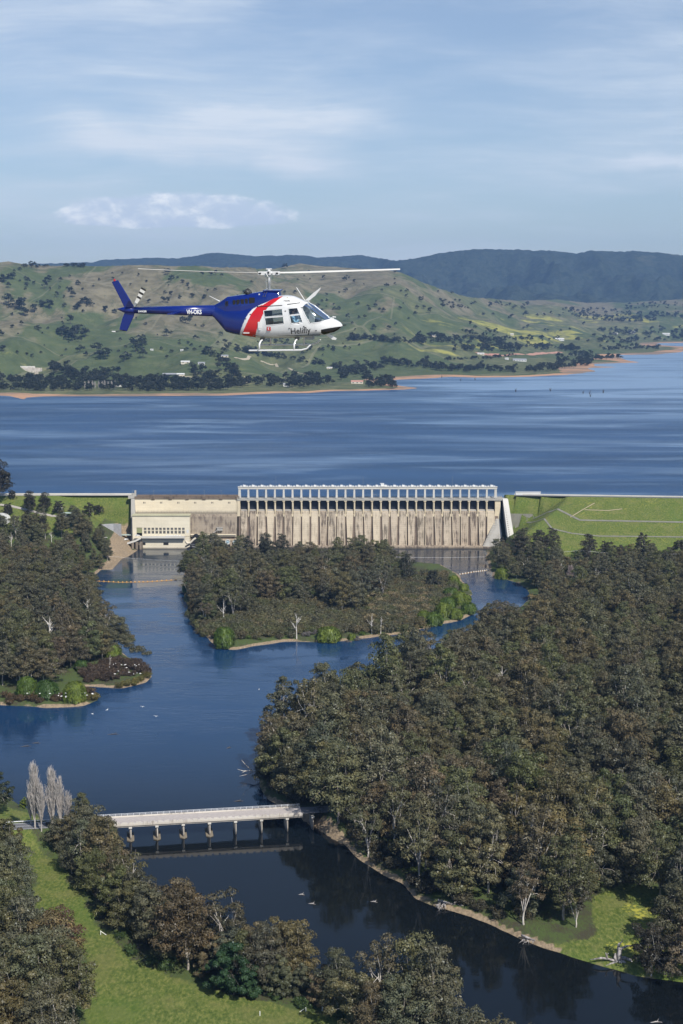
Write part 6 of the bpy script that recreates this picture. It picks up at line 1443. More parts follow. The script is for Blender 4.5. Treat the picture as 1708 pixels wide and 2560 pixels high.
# skids
zsk = hp(0, 484)[1]; xr, xf = hp(790, 0)[0], hp(1062, 0)[0]
for sd in (-1, 1):
    mb = MB(); y = sd*0.94; xt = hp(1087, 0)[0]
    mb.tube([(xr, y, zsk-0.03), (xr+0.05, y, zsk-0.03), (xf-0.15, y, zsk), (xf+0.08, y, zsk+0.06), (xt, y, zsk+0.19), (xt+0.04, y, zsk+0.20)], [0.030, 0.036, 0.036, 0.035, 0.030, 0.012], 10)
    sk = hpart('skid', mb, M['h_white'] if sd < 0 else M['h_white'], None, True)
    mb = MB(); mb.tube([(xr+0.35, y, zsk-0.015), (xr+0.40, y, zsk-0.015)], 0.042, 10); hpart('clamp', mb, M['grey_metal'], sk)
for X in (842, 1010):
    x = hp(X, 0)[0]; mb = MB(); zb_ = float(np.interp(x, *BOT))-0.02
    P = [(x, -0.94, zsk+0.01), (x, -0.91, zsk+0.22), (x+0.03, -0.80, zb_-0.02), (x+0.03, -0.5, zb_-0.00), (x+0.03, 0.5, zb_), (x+0.03, 0.80, zb_-0.02), (x, 0.91, zsk+0.22), (x, 0.94, zsk+0.01)]
    mb.tube(P, 0.034, 10); hpart('cross_tube', mb, M['h_white'], None, True)
    mb = MB(); mb.box((x+0.03, -0.52, zb_+0.03), (0.16, 0.14, 0.10)); mb.box((x+0.03, 0.52, zb_+0.03), (0.16, 0.14, 0.10)); hpart('skid_mount', mb, M['dark_metal'])
# antennas, cutters, belly box, pitot
mb = MB(); P = [hp(625, 263), hp(603, 251), hp(574, 236)]; mb.tube([(p[0], 0, p[1]) for p in P], [0.035, 0.014, 0.012], 6); hpart('whip_antenna', mb, M['h_white'])
mb = MB(); P = [hp(1040, 262), hp(999, 197)]; mb.tube([(P[0][0], 0.12, P[0][1]), (P[1][0], 0.12, P[1][1])], [0.02, 0.016], 6); hpart('rod_antenna', mb, M['h_white'])
mb = MB(); q = [hp(*p) for p in ((1036,262),(1052,250),(1084,222),(1120,196),(1118,204),(1092,236),(1066,256),(1046,268))]; mb.prism(q, -0.02, 0.02, 'y'); wc = hpart('upper_wire_cutter', mb, M['h_white'])
mb = MB(); q = [hp(*p) for p in ((1024,268),(1040,258),(1058,258),(1060,266),(1034,275))]; mb.prism(q, -0.05, 0.05, 'y'); hpart('cutter_base', mb, M['grey_metal'], wc)
mb = MB(); q = [hp(*p) for p in ((1135,420),(1155,418),(1192,440),(1188,447),(1172,446))]; mb.prism(q, -0.02, 0.02, 'y'); hpart('lower_wire_cutter', mb, M['h_white'])
mb = MB(); a_ = hp(1062, 435); mb.box((a_[0], 0, a_[1]), (0.32, 0.26, 0.16)); hpart('belly_camera', mb, M['grey_metal'])
mb = MB(); a_, b_ = hp(1216, 377), hp(1240, 375); mb.tube([(a_[0], 0, a_[1]), (b_[0], 0, b_[1])], [0.03, 0.012], 8); hpart('pitot_tube', mb, M['dark_metal'])
mb = MB(); a_, b_, c_ = hp(1176, 349), hp(1176, 336), hp(1190, 338); mb.tube([(a_[0], 0, a_[1]), (b_[0], 0, b_[1]), (c_[0], 0, c_[1])], [0.03, 0.03, 0.02], 8); hpart('air_scoop', mb, M['h_white'])
# cabin inside
fl_z = hp(0, 418)[1]; 
mb = MB(); mb.bb(hp(800, 0)[0], hp(1120, 0)[0], -0.52, 0.52, fl_z-0.03, fl_z); mb.bb(hp(842, 0)[0], hp(850, 0)[0], -0.46, 0.46, fl_z, hp(0, 290)[1]); hpart('cabin_floor', mb, simple('cabin_dark', (0.04, 0.05, 0.055), 0.8))
seatm = simple('seat_fabric', (0.05, 0.055, 0.065), 0.8)
def seat(x, y):
    mb = MB(); mb.bb(x-0.02, x+0.42, y-0.22, y+0.22, fl_z, fl_z+0.30); mb.hexa([(x-0.06, y-0.21, fl_z+0.30), (x+0.06, y-0.21, fl_z+0.30), (x+0.06, y+0.21, fl_z+0.30), (x-0.06, y+0.21, fl_z+0.30), (x-0.16, y-0.2, fl_z+0.86), (x-0.07, y-0.2, fl_z+0.86), (x-0.07, y+0.2, fl_z+0.86), (x-0.16, y+0.2, fl_z+0.86)]); return hpart('seat', mb, seatm)
sxp = hp(985, 0)[0]+0.02
for y in (-0.29, 0.29): seat(sxp, y)
mb = MB(); xr_ = hp(852, 0)[0]; mb.bb(xr_, xr_+0.45, -0.5, 0.5, fl_z, fl_z+0.32); mb.bb(xr_, xr_+0.12, -0.5, 0.5, fl_z+0.32, fl_z+0.85); hpart('rear_bench', mb, seatm)
mb = MB(); ip = hp(1098, 0)[0]; mb.hexa([(ip-0.1, -0.25, fl_z+0.1), (ip+0.15, -0.25, fl_z+0.1), (ip+0.15, 0.25, fl_z+0.1), (ip-0.1, 0.25, fl_z+0.1), (ip-0.02, -0.27, fl_z+0.62), (ip+0.12, -0.27, fl_z+0.56), (ip+0.12, 0.27, fl_z+0.56), (ip-0.02, 0.27, fl_z+0.62)]); hpart('instrument_panel', mb, M['h_black'])
# lettering
def lettering(txt, X0, Z0, X1, cap, m, bold=0.0, slope=0.0, name='lettering', on='body', shear=0.0):
    cu = bpy.data.curves.new('t', 'FONT'); cu.body = txt; cu.size = 1.0; cu.offset = bold; cu.shear = shear; cu.resolution_u = 4; to = bpy.data.objects.new('t', cu); C.objects.link(to)
    bpy.context.view_layer.update(); me = bpy.data.meshes.new_from_object(to.evaluated_get(bpy.context.evaluated_depsgraph_get())); bpy.data.objects.remove(to)
    bm = bmesh.new(); bm.from_mesh(me)
    for _ in range(2):
        bmesh.ops.subdivide_edges(bm, edges=[e for e in bm.edges if e.calc_length() > 0.12], cuts=2); bmesh.ops.triangulate(bm, faces=bm.faces)
    xs0 = [v.co.x for v in bm.verts]; x0_, x1_ = min(xs0), max(xs0); A_ = hp(X0, Z0, on == 'body'); B_ = hp(X1, Z0, on == 'body'); sxx = (B_[0]-A_[0])/(x1_-x0_); szz = cap*HS/63.0/0.72
    for v in bm.verts:
        f_ = (v.co.x-x0_)/(x1_-x0_); x = A_[0]+(v.co.x-x0_)*sxx; z = A_[1]+v.co.y*szz+slope*f_
        if on == 'body': y = hskin(x, z)-0.008
        else:
            r_ = np.interp(x, [hp(196, 0)[0], hp(604, 0)[0]], [0.135, 0.225]); zc_ = np.interp(x, [hp(196, 0)[0], hp(604, 0)[0]], [hp(0, 305)[1], hp(0, 308)[1]]); y = -r_-0.004
        v.co = (x, y, z)
    bmesh.ops.recalc_face_normals(bm, faces=bm.faces); bm.to_mesh(me); bm.free(); me.materials.clear(); me.materials.append(m); return obj(name, me, heli)
inkm = simple('letter_black', (0.015, 0.015, 0.018), 0.5); whm = simple('letter_white', (0.85, 0.85, 0.85), 0.4)
lettering('Helifly', 973, 412, 1067, 30, inkm, 0.006, 0.05)
lettering('Helifly', 937, 258, 967, 7, inkm, 0.01, 0.0)
lettering('VH-OKS', 464, 321, 540, 21, whm, 0.035, 0.0, on='boom')
lettering('DANGER', 219, 313.5, 262, 8.5, whm, 0.03, 0.0, on='boom', shear=0.15)
mb = MB(); x, z = hp(951, 243, True); mb.box((x, hskin(x, z)-0.004, z), (0.03, 0.012, 0.05)); hpart('emblem', mb, simple('emblem_gold', (0.45, 0.38, 0.15), 0.5))
x, z = hp(867, 386, True); y = hskin(x, z)
mb = MB(); P = []
for cx_, cz_, a0 in ((0.05, 0.045, 0), (-0.05, 0.045, 90), (-0.05, -0.045, 180), (0.05, -0.045, 270)):
    for k in range(4): a_ = R(a0+k*30); P.append((x+cx_+0.03*math.cos(a_), z+cz_+0.03*math.sin(a_)))
mb.prism(P, y-0.016, y+0.01, 'y'); bd_ = hpart('red_badge', mb, paintmat('badge_red', (0.42, 0.02, 0.02)))
mb = MB(); n = 14; vs = []
for k in range(n):
    a_ = R(50+260*k/(n-1)); vs += [(x+0.034*math.cos(a_), y-0.02, z+0.034*math.sin(a_)), (x+0.015*math.cos(a_), y-0.02, z+0.015*math.sin(a_))]
mb.add(vs, [(2*k, 2*k+1, 2*k+3, 2*k+2) for k in range(n-1)]); mb.bb(x-0.04, x+0.04, y-0.021, y-0.017, z+0.045, z+0.052); hpart('badge_letter', mb, whm, bd_)

# ---- people inside: one continuous skinned body each, clothing and headset as children
def person(loc, label, shirt, arm_r, look, cat='person'):
    e = empty('person', (0, 0, 0), 0, label=label, cat=cat); e.matrix_world = heli.matrix_world @ Matrix.Translation(loc)
    J = {'pel': (0, 0, .10, .125), 'wai': (-.03, 0, .26, .115), 'che': (-.06, 0, .42, .135), 'nec': (-.06, 0, .555, .055), 'hd0': (-.045, 0, .625, .066), 'hd1': (-.035, 0, .70, .085), 'hd2': (-.04, 0, .765, .066)}
    Ed = [('pel', 'wai'), ('wai', 'che'), ('che', 'nec'), ('nec', 'hd0'), ('hd0', 'hd1'), ('hd1', 'hd2')]
    for s, n_ in ((-1, 'r'), (1, 'l')):
        J['sh'+n_] = (-.06, s*.17, .475, .062); J['el'+n_] = (.06, s*.225, .24, .045); J['wr'+n_] = (arm_r[0] if s < 0 else .30, s*.15, arm_r[1] if s < 0 else .22, .03); J['pa'+n_] = (J['wr'+n_][0]+.06, s*.14, J['wr'+n_][2]+.01, .034)
        Ed += [('che', 'sh'+n_), ('sh'+n_, 'el'+n_), ('el'+n_, 'wr'+n_), ('wr'+n_, 'pa'+n_)]
        for q in range(4):
            J['f%d%s' % (q, n_)] = (J['pa'+n_][0]+.05, s*.14+(q-1.5)*.018, J['pa'+n_][2]+.012-.004*abs(q-1), .0088); J['g%d%s' % (q, n_)] = (J['pa'+n_][0]+.075, s*.14+(q-1.5)*.017, J['pa'+n_][2]-.018, .008)
            Ed += [('pa'+n_, 'f%d%s' % (q, n_)), ('f%d%s' % (q, n_), 'g%d%s' % (q, n_))]
        J['th'+n_] = (J['pa'+n_][0]+.015, s*.14-s*.045, J['pa'+n_][2]+.012, .0095); Ed.append(('pa'+n_, 'th'+n_))
        J['hp'+n_] = (.03, s*.09, .08, .088); J['kn'+n_] = (.43, s*.13, .16, .062); J['an'+n_] = (.58, s*.13, -.18, .042); J['ft'+n_] = (.70, s*.13, -.21, .034)
        Ed += [('pel', 'hp'+n_), ('hp'+n_, 'kn'+n_), ('kn'+n_, 'an'+n_), ('an'+n_, 'ft'+n_)]
    ks = list(J); me = bpy.data.meshes.new('body'); me.from_pydata([J[k][:3] for k in ks], [(ks.index(a), ks.index(b)) for a, b in Ed], [])
    o = bpy.data.objects.new('body', me); C.objects.link(o); md = o.modifiers.new('s', 'SKIN'); o.modifiers.new('d', 'SUBSURF').levels = 1
    for k, nm in enumerate(ks): r_ = J[nm][3]; me.skin_vertices[0].data[k].radius = (r_, r_)
    me.skin_vertices[0].data[ks.index('pel')].use_root = True
    bpy.context.view_layer.update(); dg = bpy.context.evaluated_depsgraph_get(); nm_ = bpy.data.meshes.new_from_object(o.evaluated_get(dg)); bpy.data.objects.remove(o)
    nm_.materials.clear(); skinm = simple('skin', (0.45, 0.26, 0.18), 0.6, 0, 0.04)
    for q in (skinm, shirt, simple('trousers', (0.03, 0.035, 0.06), 0.8), M['black']): nm_.materials.append(q)
    for p in nm_.polygons:
        c_ = p.center; hand = c_.x > .27 and c_.z < .5 and c_.z > .19 and abs(c_.y) < .22 and c_.x > (min(arm_r[0], .30)-.02)
        p.material_index = 0 if c_.z > .53 or (hand and c_.z > .20) else (3 if c_.z < -.15 else (2 if c_.z < .18 else 1)); p.use_smooth = True
    obj('body', nm_, e)
    mb = MB()
    for k in range(9):
        a_ = math.pi*k/8
    mb.tube([(-.04, .095*math.cos(math.pi*k/8), .70+.105*math.sin(math.pi*k/8)) for k in range(9)], .009, 6)
    for s in (-1, 1): mb.tube([(-.04, s*.078, .70), (-.04, s*.115, .70)], .037, 12)
    mb.tube([(-.03, -.10, .68), (.04, -.075, .64), (.055, -.03, .635)], .005, 5); mb.build('headset', M['black'], e)
    # face: brow, nose, eyes, mouth
    mb = MB(); mb.tube([(.045, 0, .715), (.068, 0, .685), (.05, 0, .68)], [.009, .015, .010], 6); mb.build('nose', skinm, e)
    mb = MB()
    for s in (-1, 1): mb.tube([(.040, s*.028, .712), (.050, s*.028, .712)], [.012, .009], 8)
    mb.build('eyes', M['black'], e)
    mb = MB(); mb.tube([(.043, -.022, .655), (.050, 0, .653), (.043, .022, .655)], .005, 5); mb.build('mouth', simple('lips', (.35, .13, .11), .6), e)
    rngp = np.random.default_rng(5); cl = np.array([(-.065, 0, .745, .078), (-.09, 0, .70, .072)]); v, f = crown_np(rngp, cl, 260, .03, 1, .5, 0, .85); obj('hair', np_mesh('hair', v, f, [simple('hair', (.05, .035, .025), .7)]), e)
    return e
person((sxp+0.08, -0.29, fl_z+0.26), 'pilot in a light blue shirt and black headset on the near front seat', simple('shirt_blue', (0.32, 0.50, 0.66), 0.8, 0, 0.06), (.36, .30), 0)
person((sxp+0.08, 0.29, fl_z+0.26), 'person in a white shirt and headset on the far front seat', simple('shirt_white', (0.66, 0.67, 0.68), 0.8, 0, 0.06), (.34, .24), 0)
# ------------------------------------------------------------------ trees on the far shore
def far_proto(seed, h, r, bare=False):
    rng = np.random.default_rng(seed); rd = random.Random(seed); cl = []
    for k in range(13):
        a = rd.uniform(0, 6.28); el = math.acos(1-rd.random()*1.1); q = rd.uniform(0.45, 0.95)
        cl.append((r*q*math.sin(el)*math.cos(a), r*q*math.sin(el)*math.sin(a), h*0.42+h*0.5*q*max(math.cos(el), -0.2), r*rd.uniform(0.28, 0.5)))
    v, f = crown_np(rng, np.array(cl), 34, 1.7, 0.8, 0.5); mb = MB(); mb.tube([(0, 0, -3), (0, 0, h*0.5)], [h*0.03, h*0.02], 5)
    tv = np.array([tuple(p) for p in mb.v])
    both = np_mesh('tree', np.vstack([v, tv]), f.tolist()+[[len(v)+i for i in q] for q in mb.f], [M['leaf_far'], M['bark_dark']], midx=[0]*len(f)+[1]*len(mb.f))
    return np_mesh('crown', v, f, [M['leaf_far_one']]), mb.mesh('trunk', M['bark_dark']), both
FARP = [far_proto(900+i, h, r) for i, (h, r) in enumerate(((18, 8.5), (15, 8.0), (20, 9.0), (14, 6.0), (17, 10.5), (22, 7.5)))]
HTAB = {}
pts = []      # (px, py, size factor, cluster)
# single and clustered trees read off the photo: (px, py, crown width px)
for px, py, wd in ((178,730,16),(196,713,18),(120,705,24),(112,722,20),(10,706,30),(28,700,22),(22,720,14),(70,710,16),(62,672,14),(79,670,16),(50,676,10),(36,681,8),(88,663,12),(66,669,9),(142,744,14),(183,744,16),(213,760,26),(200,768,20),(226,766,18),(190,774,22),(110,768,20),(124,772,24),(104,764,14),
      (22,763,28),(38,772,30),(55,776,34),(60,790,26),(30,789,12),(86,780,24),(54,814,12),(32,820,12),(4,841,14),(8,879,18),(96,826,16),(176,811,22),(177,836,10),(155,841,28),(172,838,34),(188,846,30),(203,834,28),(214,843,24),(180,852,26),(166,850,22),(196,855,18),(150,835,18),
      (200,880,20),(215,890,18),(243,884,30),(264,898,34),(250,892,22),(313,902,26),(345,866,32),(355,872,26),(340,880,22),(358,896,24),(330,858,14),(264,781,20),(287,783,14),(417,841,18),(464,808,22),(478,800,16),(456,802,14),(478,866,12),(470,860,10),(428,743,14),(450,747,14),(480,745,14),(512,746,12),(408,756,16),(420,758,14),(373,758,12),
      (420,688,16),(430,698,14),(412,682,10),(444,696,9),(456,708,12),(470,716,12),(526,690,14),(540,688,12),(555,694,10),(505,690,12),(538,726,8),(520,728,8),
      (520,886,26),(536,892,20),(510,885,14),(548,894,16),(556,888,10),(562,860,14),(575,864,12),(545,862,10),(566,868,10),
      (712,672,14),(745,701,6),(862,703,14),(886,709,10),(910,712,6),(818,753,10),(832,775,6),(816,768,6),(848,775,14),(838,775,10),(950,775,8),(870,799,14),(898,797,12),(912,797,10),(935,825,14),(972,824,12),(986,838,8),(888,826,6),
      (987,700,8),(988,714,8),(1003,730,8),(1018,730,8),(1014,731,6),(1050,748,8),(1058,746,6),(1043,773,10),(1060,773,10),(1000,774,10),(1075,784,14),(1038,790,12),(1106,771,14),(1153,774,12),(1101,754,10),(1112,754,8),(1138,752,8),(1149,755,8),(1130,735,8),(1096,732,6),(970,718,8),(955,730,8),
      (1281,775,8),(1280,796,12),(1314,794,16),(1343,792,12),(1360,793,10),(1378,788,10),(1398,794,8),(1209,787,8),(1273,797,10),(1233,790,8),(1176,815,12),(1188,822,10),(1226,834,10),(1320,820,10),(1310,822,8),(1363,829,8),(1370,828,8),(1402,831,8),(1460,813,10),(1424,826,8),(1500,828,12),(1528,828,14),(1542,830,12),(1486,842,12),(1445,854,14),(1471,857,10),(1502,869,12),(1565,826,12),(1590,832,10),(1630,826,12),(1655,828,14),(1680,840,14),(1700,824,10),(1650,820,8),(1690,830,12),
      (1068,903,16),(1315,868,10),(1338,868,10),(1240,838,16),(1218,834,14)): pts.append((px, py, wd, 0))
rd = random.Random(77)
def belt(P, n, jy, wd, c=1):
    for k in range(n):
        f = rd.random()*(len(P)-1); i = int(f); t_ = f-i; x = P[i][0]+(P[i+1][0]-P[i][0])*t_; y = P[i][1]+(P[i+1][1]-P[i][1])*t_
        pts.append((x+rd.uniform(-4, 4), y+rd.uniform(-jy, jy), wd*rd.uniform(0.7, 1.3), c))
belt([(-60,975),(0,972),(100,973),(200,972),(300,973),(420,974),(580,972)], 210, 5, 18)
belt([(-60,948),(0,950),(80,955),(140,955),(200,950),(260,955),(330,955),(400,962),(580,965)], 190, 9, 17)
belt([(130,926),(160,928),(200,938),(250,940),(310,942)], 50, 8, 17)
belt([(350,952),(400,958),(480,962),(585,962)], 60, 8, 17)
belt([(470,930),(520,945),(570,955),(585,965)], 40, 10, 18)
belt([(545,910),(585,930),(600,950)], 30, 12, 16)
belt([(575,965),(640,960),(720,965),(790,960),(830,955)], 75, 8, 16)
belt([(640,950),(700,955),(760,950),(800,948)], 45, 8, 15)
belt([(560,880),(610,880),(640,885),(700,895),(760,905),(830,918),(850,925)], 62, 3, 13)
belt([(840,945),(870,935),(900,935),(940,955),(985,962)], 55, 10, 17)
belt([(850,930),(880,925),(920,928),(960,918)], 35, 8, 15)
belt([(920,965),(990,962)], 25, 5, 16)
belt([(960,905),(1000,912),(1060,915),(1110,925),(1180,922),(1300,928)], 90, 5, 13)
belt([(1110,925),(1200,928),(1290,930)], 60, 4, 13)
belt([(1320,930),(1360,924),(1400,920),(1450,912),(1480,908)], 80, 7, 13)
belt([(1390,905),(1440,896),(1480,892)], 40, 8, 12)
belt([(1020,855),(1080,850),(1120,852),(1200,855),(1260,862)], 70, 7, 13)
belt([(870,848),(920,848),(1000,855),(1060,860)], 60, 4, 11)
belt([(1130,870),(1200,875),(1260,872),(1300,880)], 55, 8, 13)
belt([(1280,868),(1340,870),(1400,874),(1450,876)], 60, 5, 11)
belt([(1110,900),(1180,898),(1230,896),(1290,890)], 55, 1.5, 7)
belt([(1160,832),(1220,842),(1280,850),(1330,848),(1400,852)], 40, 4, 9)
belt([(1490,898),(1530,895),(1570,895)], 26, 4, 11)
belt([(1510,876),(1560,872),(1610,872),(1660,872)], 44, 4, 10)
belt([(1500,850),(1560,855),(1620,850),(1700,846),(1760,846)], 60, 6, 10)
belt([(1500,832),(1570,835),(1640,838),(1740,835)], 45, 6, 9)
belt([(1430,790),(1500,798),(1560,800),(1640,800)], 90, 6, 8)
belt([(1400,780),(1480,782),(1560,788),(1640,790),(1740,790)], 90, 7, 8)
belt([(1560,770),(1640,765),(1740,770)], 50, 7, 7)
belt([(1100,762),(1160,768),(1230,760),(1330,770)], 30, 8, 8)
belt([(660,850),(720,862),(800,875),(900,870)], 30, 6, 10)
belt([(75,668),(122,668)], 9, 2, 8); belt([(165,665),(208,668)], 12, 1.5, 9)
for k in range(150):
    px = rd.uniform(-60, 1100); py = rd.uniform(680, 900); pts.append((px, py, rd.uniform(5, 12), 2))
# drop them on the hills
def on_hill_many(P):
    Y = 1/np.linspace(1/2650, 1/10000, 260); res = []
    A = np.array([(p[0], p[1]) for p in P]); u = (A[:, 0]-854)/F; v = (1280-A[:, 1])/F; ry = cp+v*sp_; rz = -sp_+v*cp
    X = (u/ry)[:, None]*Y; Zr = CAMH+(rz/ry)[:, None]*Y; YY = np.broadcast_to(Y, X.shape); Hh = hills_full(X, YY)[0]; ab = Hh >= Zr; k = ab.argmax(1); ok_ = ab.any(1)
    for i in range(len(P)):
        if not ok_[i]: res.append(None); continue
        j = max(k[i], 1); d1 = (Zr-Hh)[i, j-1]; d2 = (Hh-Zr)[i, j]; f = d1/(d1+d2+1e-9); y = Y[j-1]+(Y[j]-Y[j-1])*f; x = u[i]/ry[i]*y
        res.append((x, y))
    xy = np.array([r_ if r_ else (0, 3000) for r_ in res]); h, d = hills_full(xy[:, 0], xy[:, 1])
    return [(r_[0], r_[1], float(h[i])) if r_ and h[i] > LAKE_Z+0.25 else None for i, r_ in enumerate(res)]
loc = on_hill_many(pts); far = []
for p, l in zip(pts, loc):
    if l: far.append((p[2], l, p, p[2]/F*l[1]*1.02/17.0))
far.sort(key=lambda q: -q[0])
print('far trees', len(far))
FARL = {0: ('dark round tree', 'scattered trees on the far hillside'), 1: ('dark tree', 'trees in the belts along the far shore'), 2: ('small dark tree', 'small trees on the far hillside')}
NEARTO = [('the tail rotor of the helicopter', 335, 760), ('the rock cut above the far shore', 75, 925), ('the long grey-roofed house', 430, 938), ('the white farm house', 504, 911), ('the orange tip of the far peninsula', 1020, 971), ('the pink-roofed house by the water', 893, 956), ('the winding dirt road', 650, 903), ('the long shore house on the right', 1299, 900),
          ('the white shed on the yellow field', 1399, 848), ('the left edge of the photo', 0, 800), ('the white house by the shore', 717, 964), ('the right end of the far shore', 1680, 850), ('the helicopter skids', 700, 870), ('the bare poplar row on the shore', 260, 968), ('the bright yellow field', 1250, 838), ('the top left skyline', 80, 665), ('the rust-brown hill under the rotor tip', 960, 720), ('the tail fin', 275, 800), ('the low spit on the right', 1560, 905)]
LAB = []
wname = lambda w_: 'broad' if w_ > 20 else ('mid-sized' if w_ > 13 else 'small')
nfar = 0; rest_f = []
for wd, (x, y, z), p, s in far:
    if nfar < 280:
        k = rd.randrange(6); e = empty('hill_tree', (x, y, z-0.6), rd.uniform(0, 6.28), cat='tree', group=FARL[p[3]][1]); e.scale = (s, s, s*rd.uniform(0.7, 0.95))
        j = rd.uniform(0.8, 1.25); cc = (0.028*j, 0.035*j, 0.024*j, 1); a_ = obj('crown', FARP[k][0], e); a_.color = cc; obj('trunk', FARP[k][1], e)
        mk = min(NEARTO, key=lambda m_: (m_[1]-p[0])**2+(m_[2]-p[1])**2); LAB.append((wname(wd)+' '+('round dark tree' if p[3] == 0 else 'dark belt tree' if p[3] == 1 else 'dark dot of a tree'), mk[0], math.hypot(mk[1]-p[0], mk[2]-p[1]), e)); nfar += 1
    else: rest_f.append((x, y, z-0.6, s))
by = {}
for d_, m_, dd, e in LAB: by.setdefault((d_, m_), []).append((dd, e))
NW_ = 'nearest;second nearest;third nearest;fourth nearest;fifth nearest;sixth nearest;seventh nearest;eighth nearest;ninth nearest;tenth nearest;eleventh nearest;twelfth nearest;thirteenth nearest;fourteenth nearest;fifteenth nearest;sixteenth nearest;seventeenth nearest;eighteenth nearest;nineteenth nearest;twentieth nearest'.split(';')
for (d_, m_), L_ in by.items():
    for i, (dd, e) in enumerate(sorted(L_, key=lambda q: q[0])):
        e['label'] = d_ + ' ' + ((NW_[i] if i < len(NW_) else 'farther along the shore') + ' to ' + m_ if i < len(NW_) and len(L_) > 1 else 'near ' + m_ if len(L_) == 1 else 'in the long belt beyond ' + m_)
stuff_instances('far_trees', [q[:3] for q in rest_f], [q[3]*0.95 for q in rest_f], [rd.uniform(0, 6.28) for _ in rest_f], [rd.randrange(6) for _ in rest_f], [f_[2] for f_ in FARP], 'small dark trees dotted in belts over the far shore and valley', 'trees')
# bare pale poplars in the belt
for i in range(10):
    px = 214+i*8.2+rd.uniform(-2, 2); l = on_hill_many([(px, 972+rd.uniform(-2, 2))])[0]
    if l: e = empty('poplar_tree', l, px, label='bare pale poplar, number %s from the left in the far shore row' % ['one', 'two', 'three', 'four', 'five', 'six', 'seven', 'eight', 'nine', 'ten'][i], cat='poplar', group='bare poplars in a row on the far shore'); e.scale = (1.3, 1.3, rd.uniform(0.8, 1.15)); obj('branches', POP[1], e)

# ------------------------------------------------------------------ houses, sheds and roads across the lake
def house(px, py, L_, W_, H_, roof, wall, label, rz=0.0, cat='house', name='house'):
    L_, W_, H_ = L_*0.78, W_*0.7, H_*0.75
    l = on_hill_many([(px, py)])[0]
    if not l: return
    e = empty(name, (l[0], l[1], l[2]), rz, label=label, cat=cat)
    mb = MB(); mb.bb(-L_/2, L_/2, -W_/2, W_/2, -2.5, H_); mb.build('wall', wall, e)
    mb = MB(); o = 0.6; mb.prism([(-W_/2-o, H_-0.1), (-W_/2-o, H_+0.15), (0, H_+W_*0.24+0.2), (W_/2+o, H_+0.15), (W_/2+o, H_-0.1), (0, H_+W_*0.24-0.05)], -L_/2-o, L_/2+o, 'x'); mb.build('roof', roof, e)
    n = max(1, int(L_/7))
    for k in range(n):
        mb = MB(); xx = -L_/2+(k+0.5)*L_/n; mb.bb(xx-1.2, xx+1.2, -W_/2-0.05, -W_/2+0.05, H_*0.3, H_*0.75); mb.build('window', M['win_dark'], e)
for a_ in ((464,908,26,14,4.5,M['roof_white'],M['wall_cream'],'white low shed on the green slope left of the farm house'),(504,911,20,12,5,M['roof_grey'],M['roof_white'],'white farm house beside the low shed on the slope'),
           (424,939,38,16,4,M['roof_grey'],M['win_dark'],'long dark house with grey roof above the shore belt'),(452,939,22,14,4,M['roof_white'],M['wall_cream'],'white roofed wing right of the long dark house'),
           (379,949,12,9,4,M['roof_white'],M['wall_cream'],'small cream shed in the yellow paddock above the belt'),(297,966,16,10,5,M['roof_grey'],M['roof_white'],'pale house almost hidden in the shore belt'),
           (380,876,9,7,3,M['roof_white'],M['roof_white'],'tiny white shed below the tail fin'),(455,877,9,7,3,M['roof_white'],M['roof_white'],'tiny white shed under the tail boom'),
           (562,893,22,12,5,M['roof_grey'],M['wall_cream'],'grey roofed house among dark trees below the tail boom'),(717,966,18,12,7,M['roof_grey'],M['roof_white'],'white two storey house by the far shore'),
           (893,959,34,16,6,M['roof_red'],M['wall_cream'],'pink-red roofed house near the end of the peninsula'),(824,922,18,10,4,M['roof_white'],M['wall_cream'],'small white roof at the end of the tree line'),
           (1084,842,24,14,6,M['roof_white'],M['wall_cream'],'white house among trees below the yellow band'),(1399,851,44,20,8,M['roof_white'],M['roof_white'],'long white shed on the yellow field'),
           (1299,903,52,20,6,M['roof_grey'],M['roof_white'],'long white walled shore house on the right'),(1267,899,14,10,5,M['roof_white'],M['roof_white'],'tiny white shed left of the long shore house'),
           (1579,832,40,20,8,M['roof_grey'],M['roof_white'],'grey roofed house among trees on the right flat'),(1665,838,46,22,9,M['roof_white'],M['roof_white'],'white roofed house near the right edge'),
           (1538,836,30,16,6,M['roof_white'],M['roof_white'],'low white shed left of the grey roofed house'),(1280,838,16,12,6,M['roof_white'],M['wall_cream'],'small white house on the bright yellow field'),
           (1202,887,26,14,5,M['roof_white'],M['wall_cream'],'white speck of a house at the left end of the red earth'),(1235,890,40,18,6,M['roof_red'],M['roof_red'],'reddish shed on the red earth yard')): house(*a_)
def hroad(P, w, m):
    L_ = [l for l in on_hill_many(P) if l]
    zf = lambda x, y: float(hill_z(x, y)); strip('dirt_road', L_, w, 0.5, m, zf, kind='structure')
pale = simple('hill_dirt_road', (0.38, 0.33, 0.24), 0.95, 0, 0.1, 0.05)
hroad([(587,895),(620,898),(655,903),(690,910),(725,922),(744,932),(770,938),(786,944)], 7, pale)
hroad([(600,962),(615,958),(624,948),(612,941)], 5, pale); hroad([(452,941),(480,943),(510,943)], 6, pale)
hroad([(52,945),(66,951),(80,958)], 7, pale); hroad([(78,925),(90,922),(92,935),(70,942)], 9, pale)
hroad([(1195,884),(1240,888),(1290,886),(1330,886),(1400,880)], 26, simple('red_earth', (0.44, 0.24, 0.17), 0.95, 0, 0.15, 0.02))
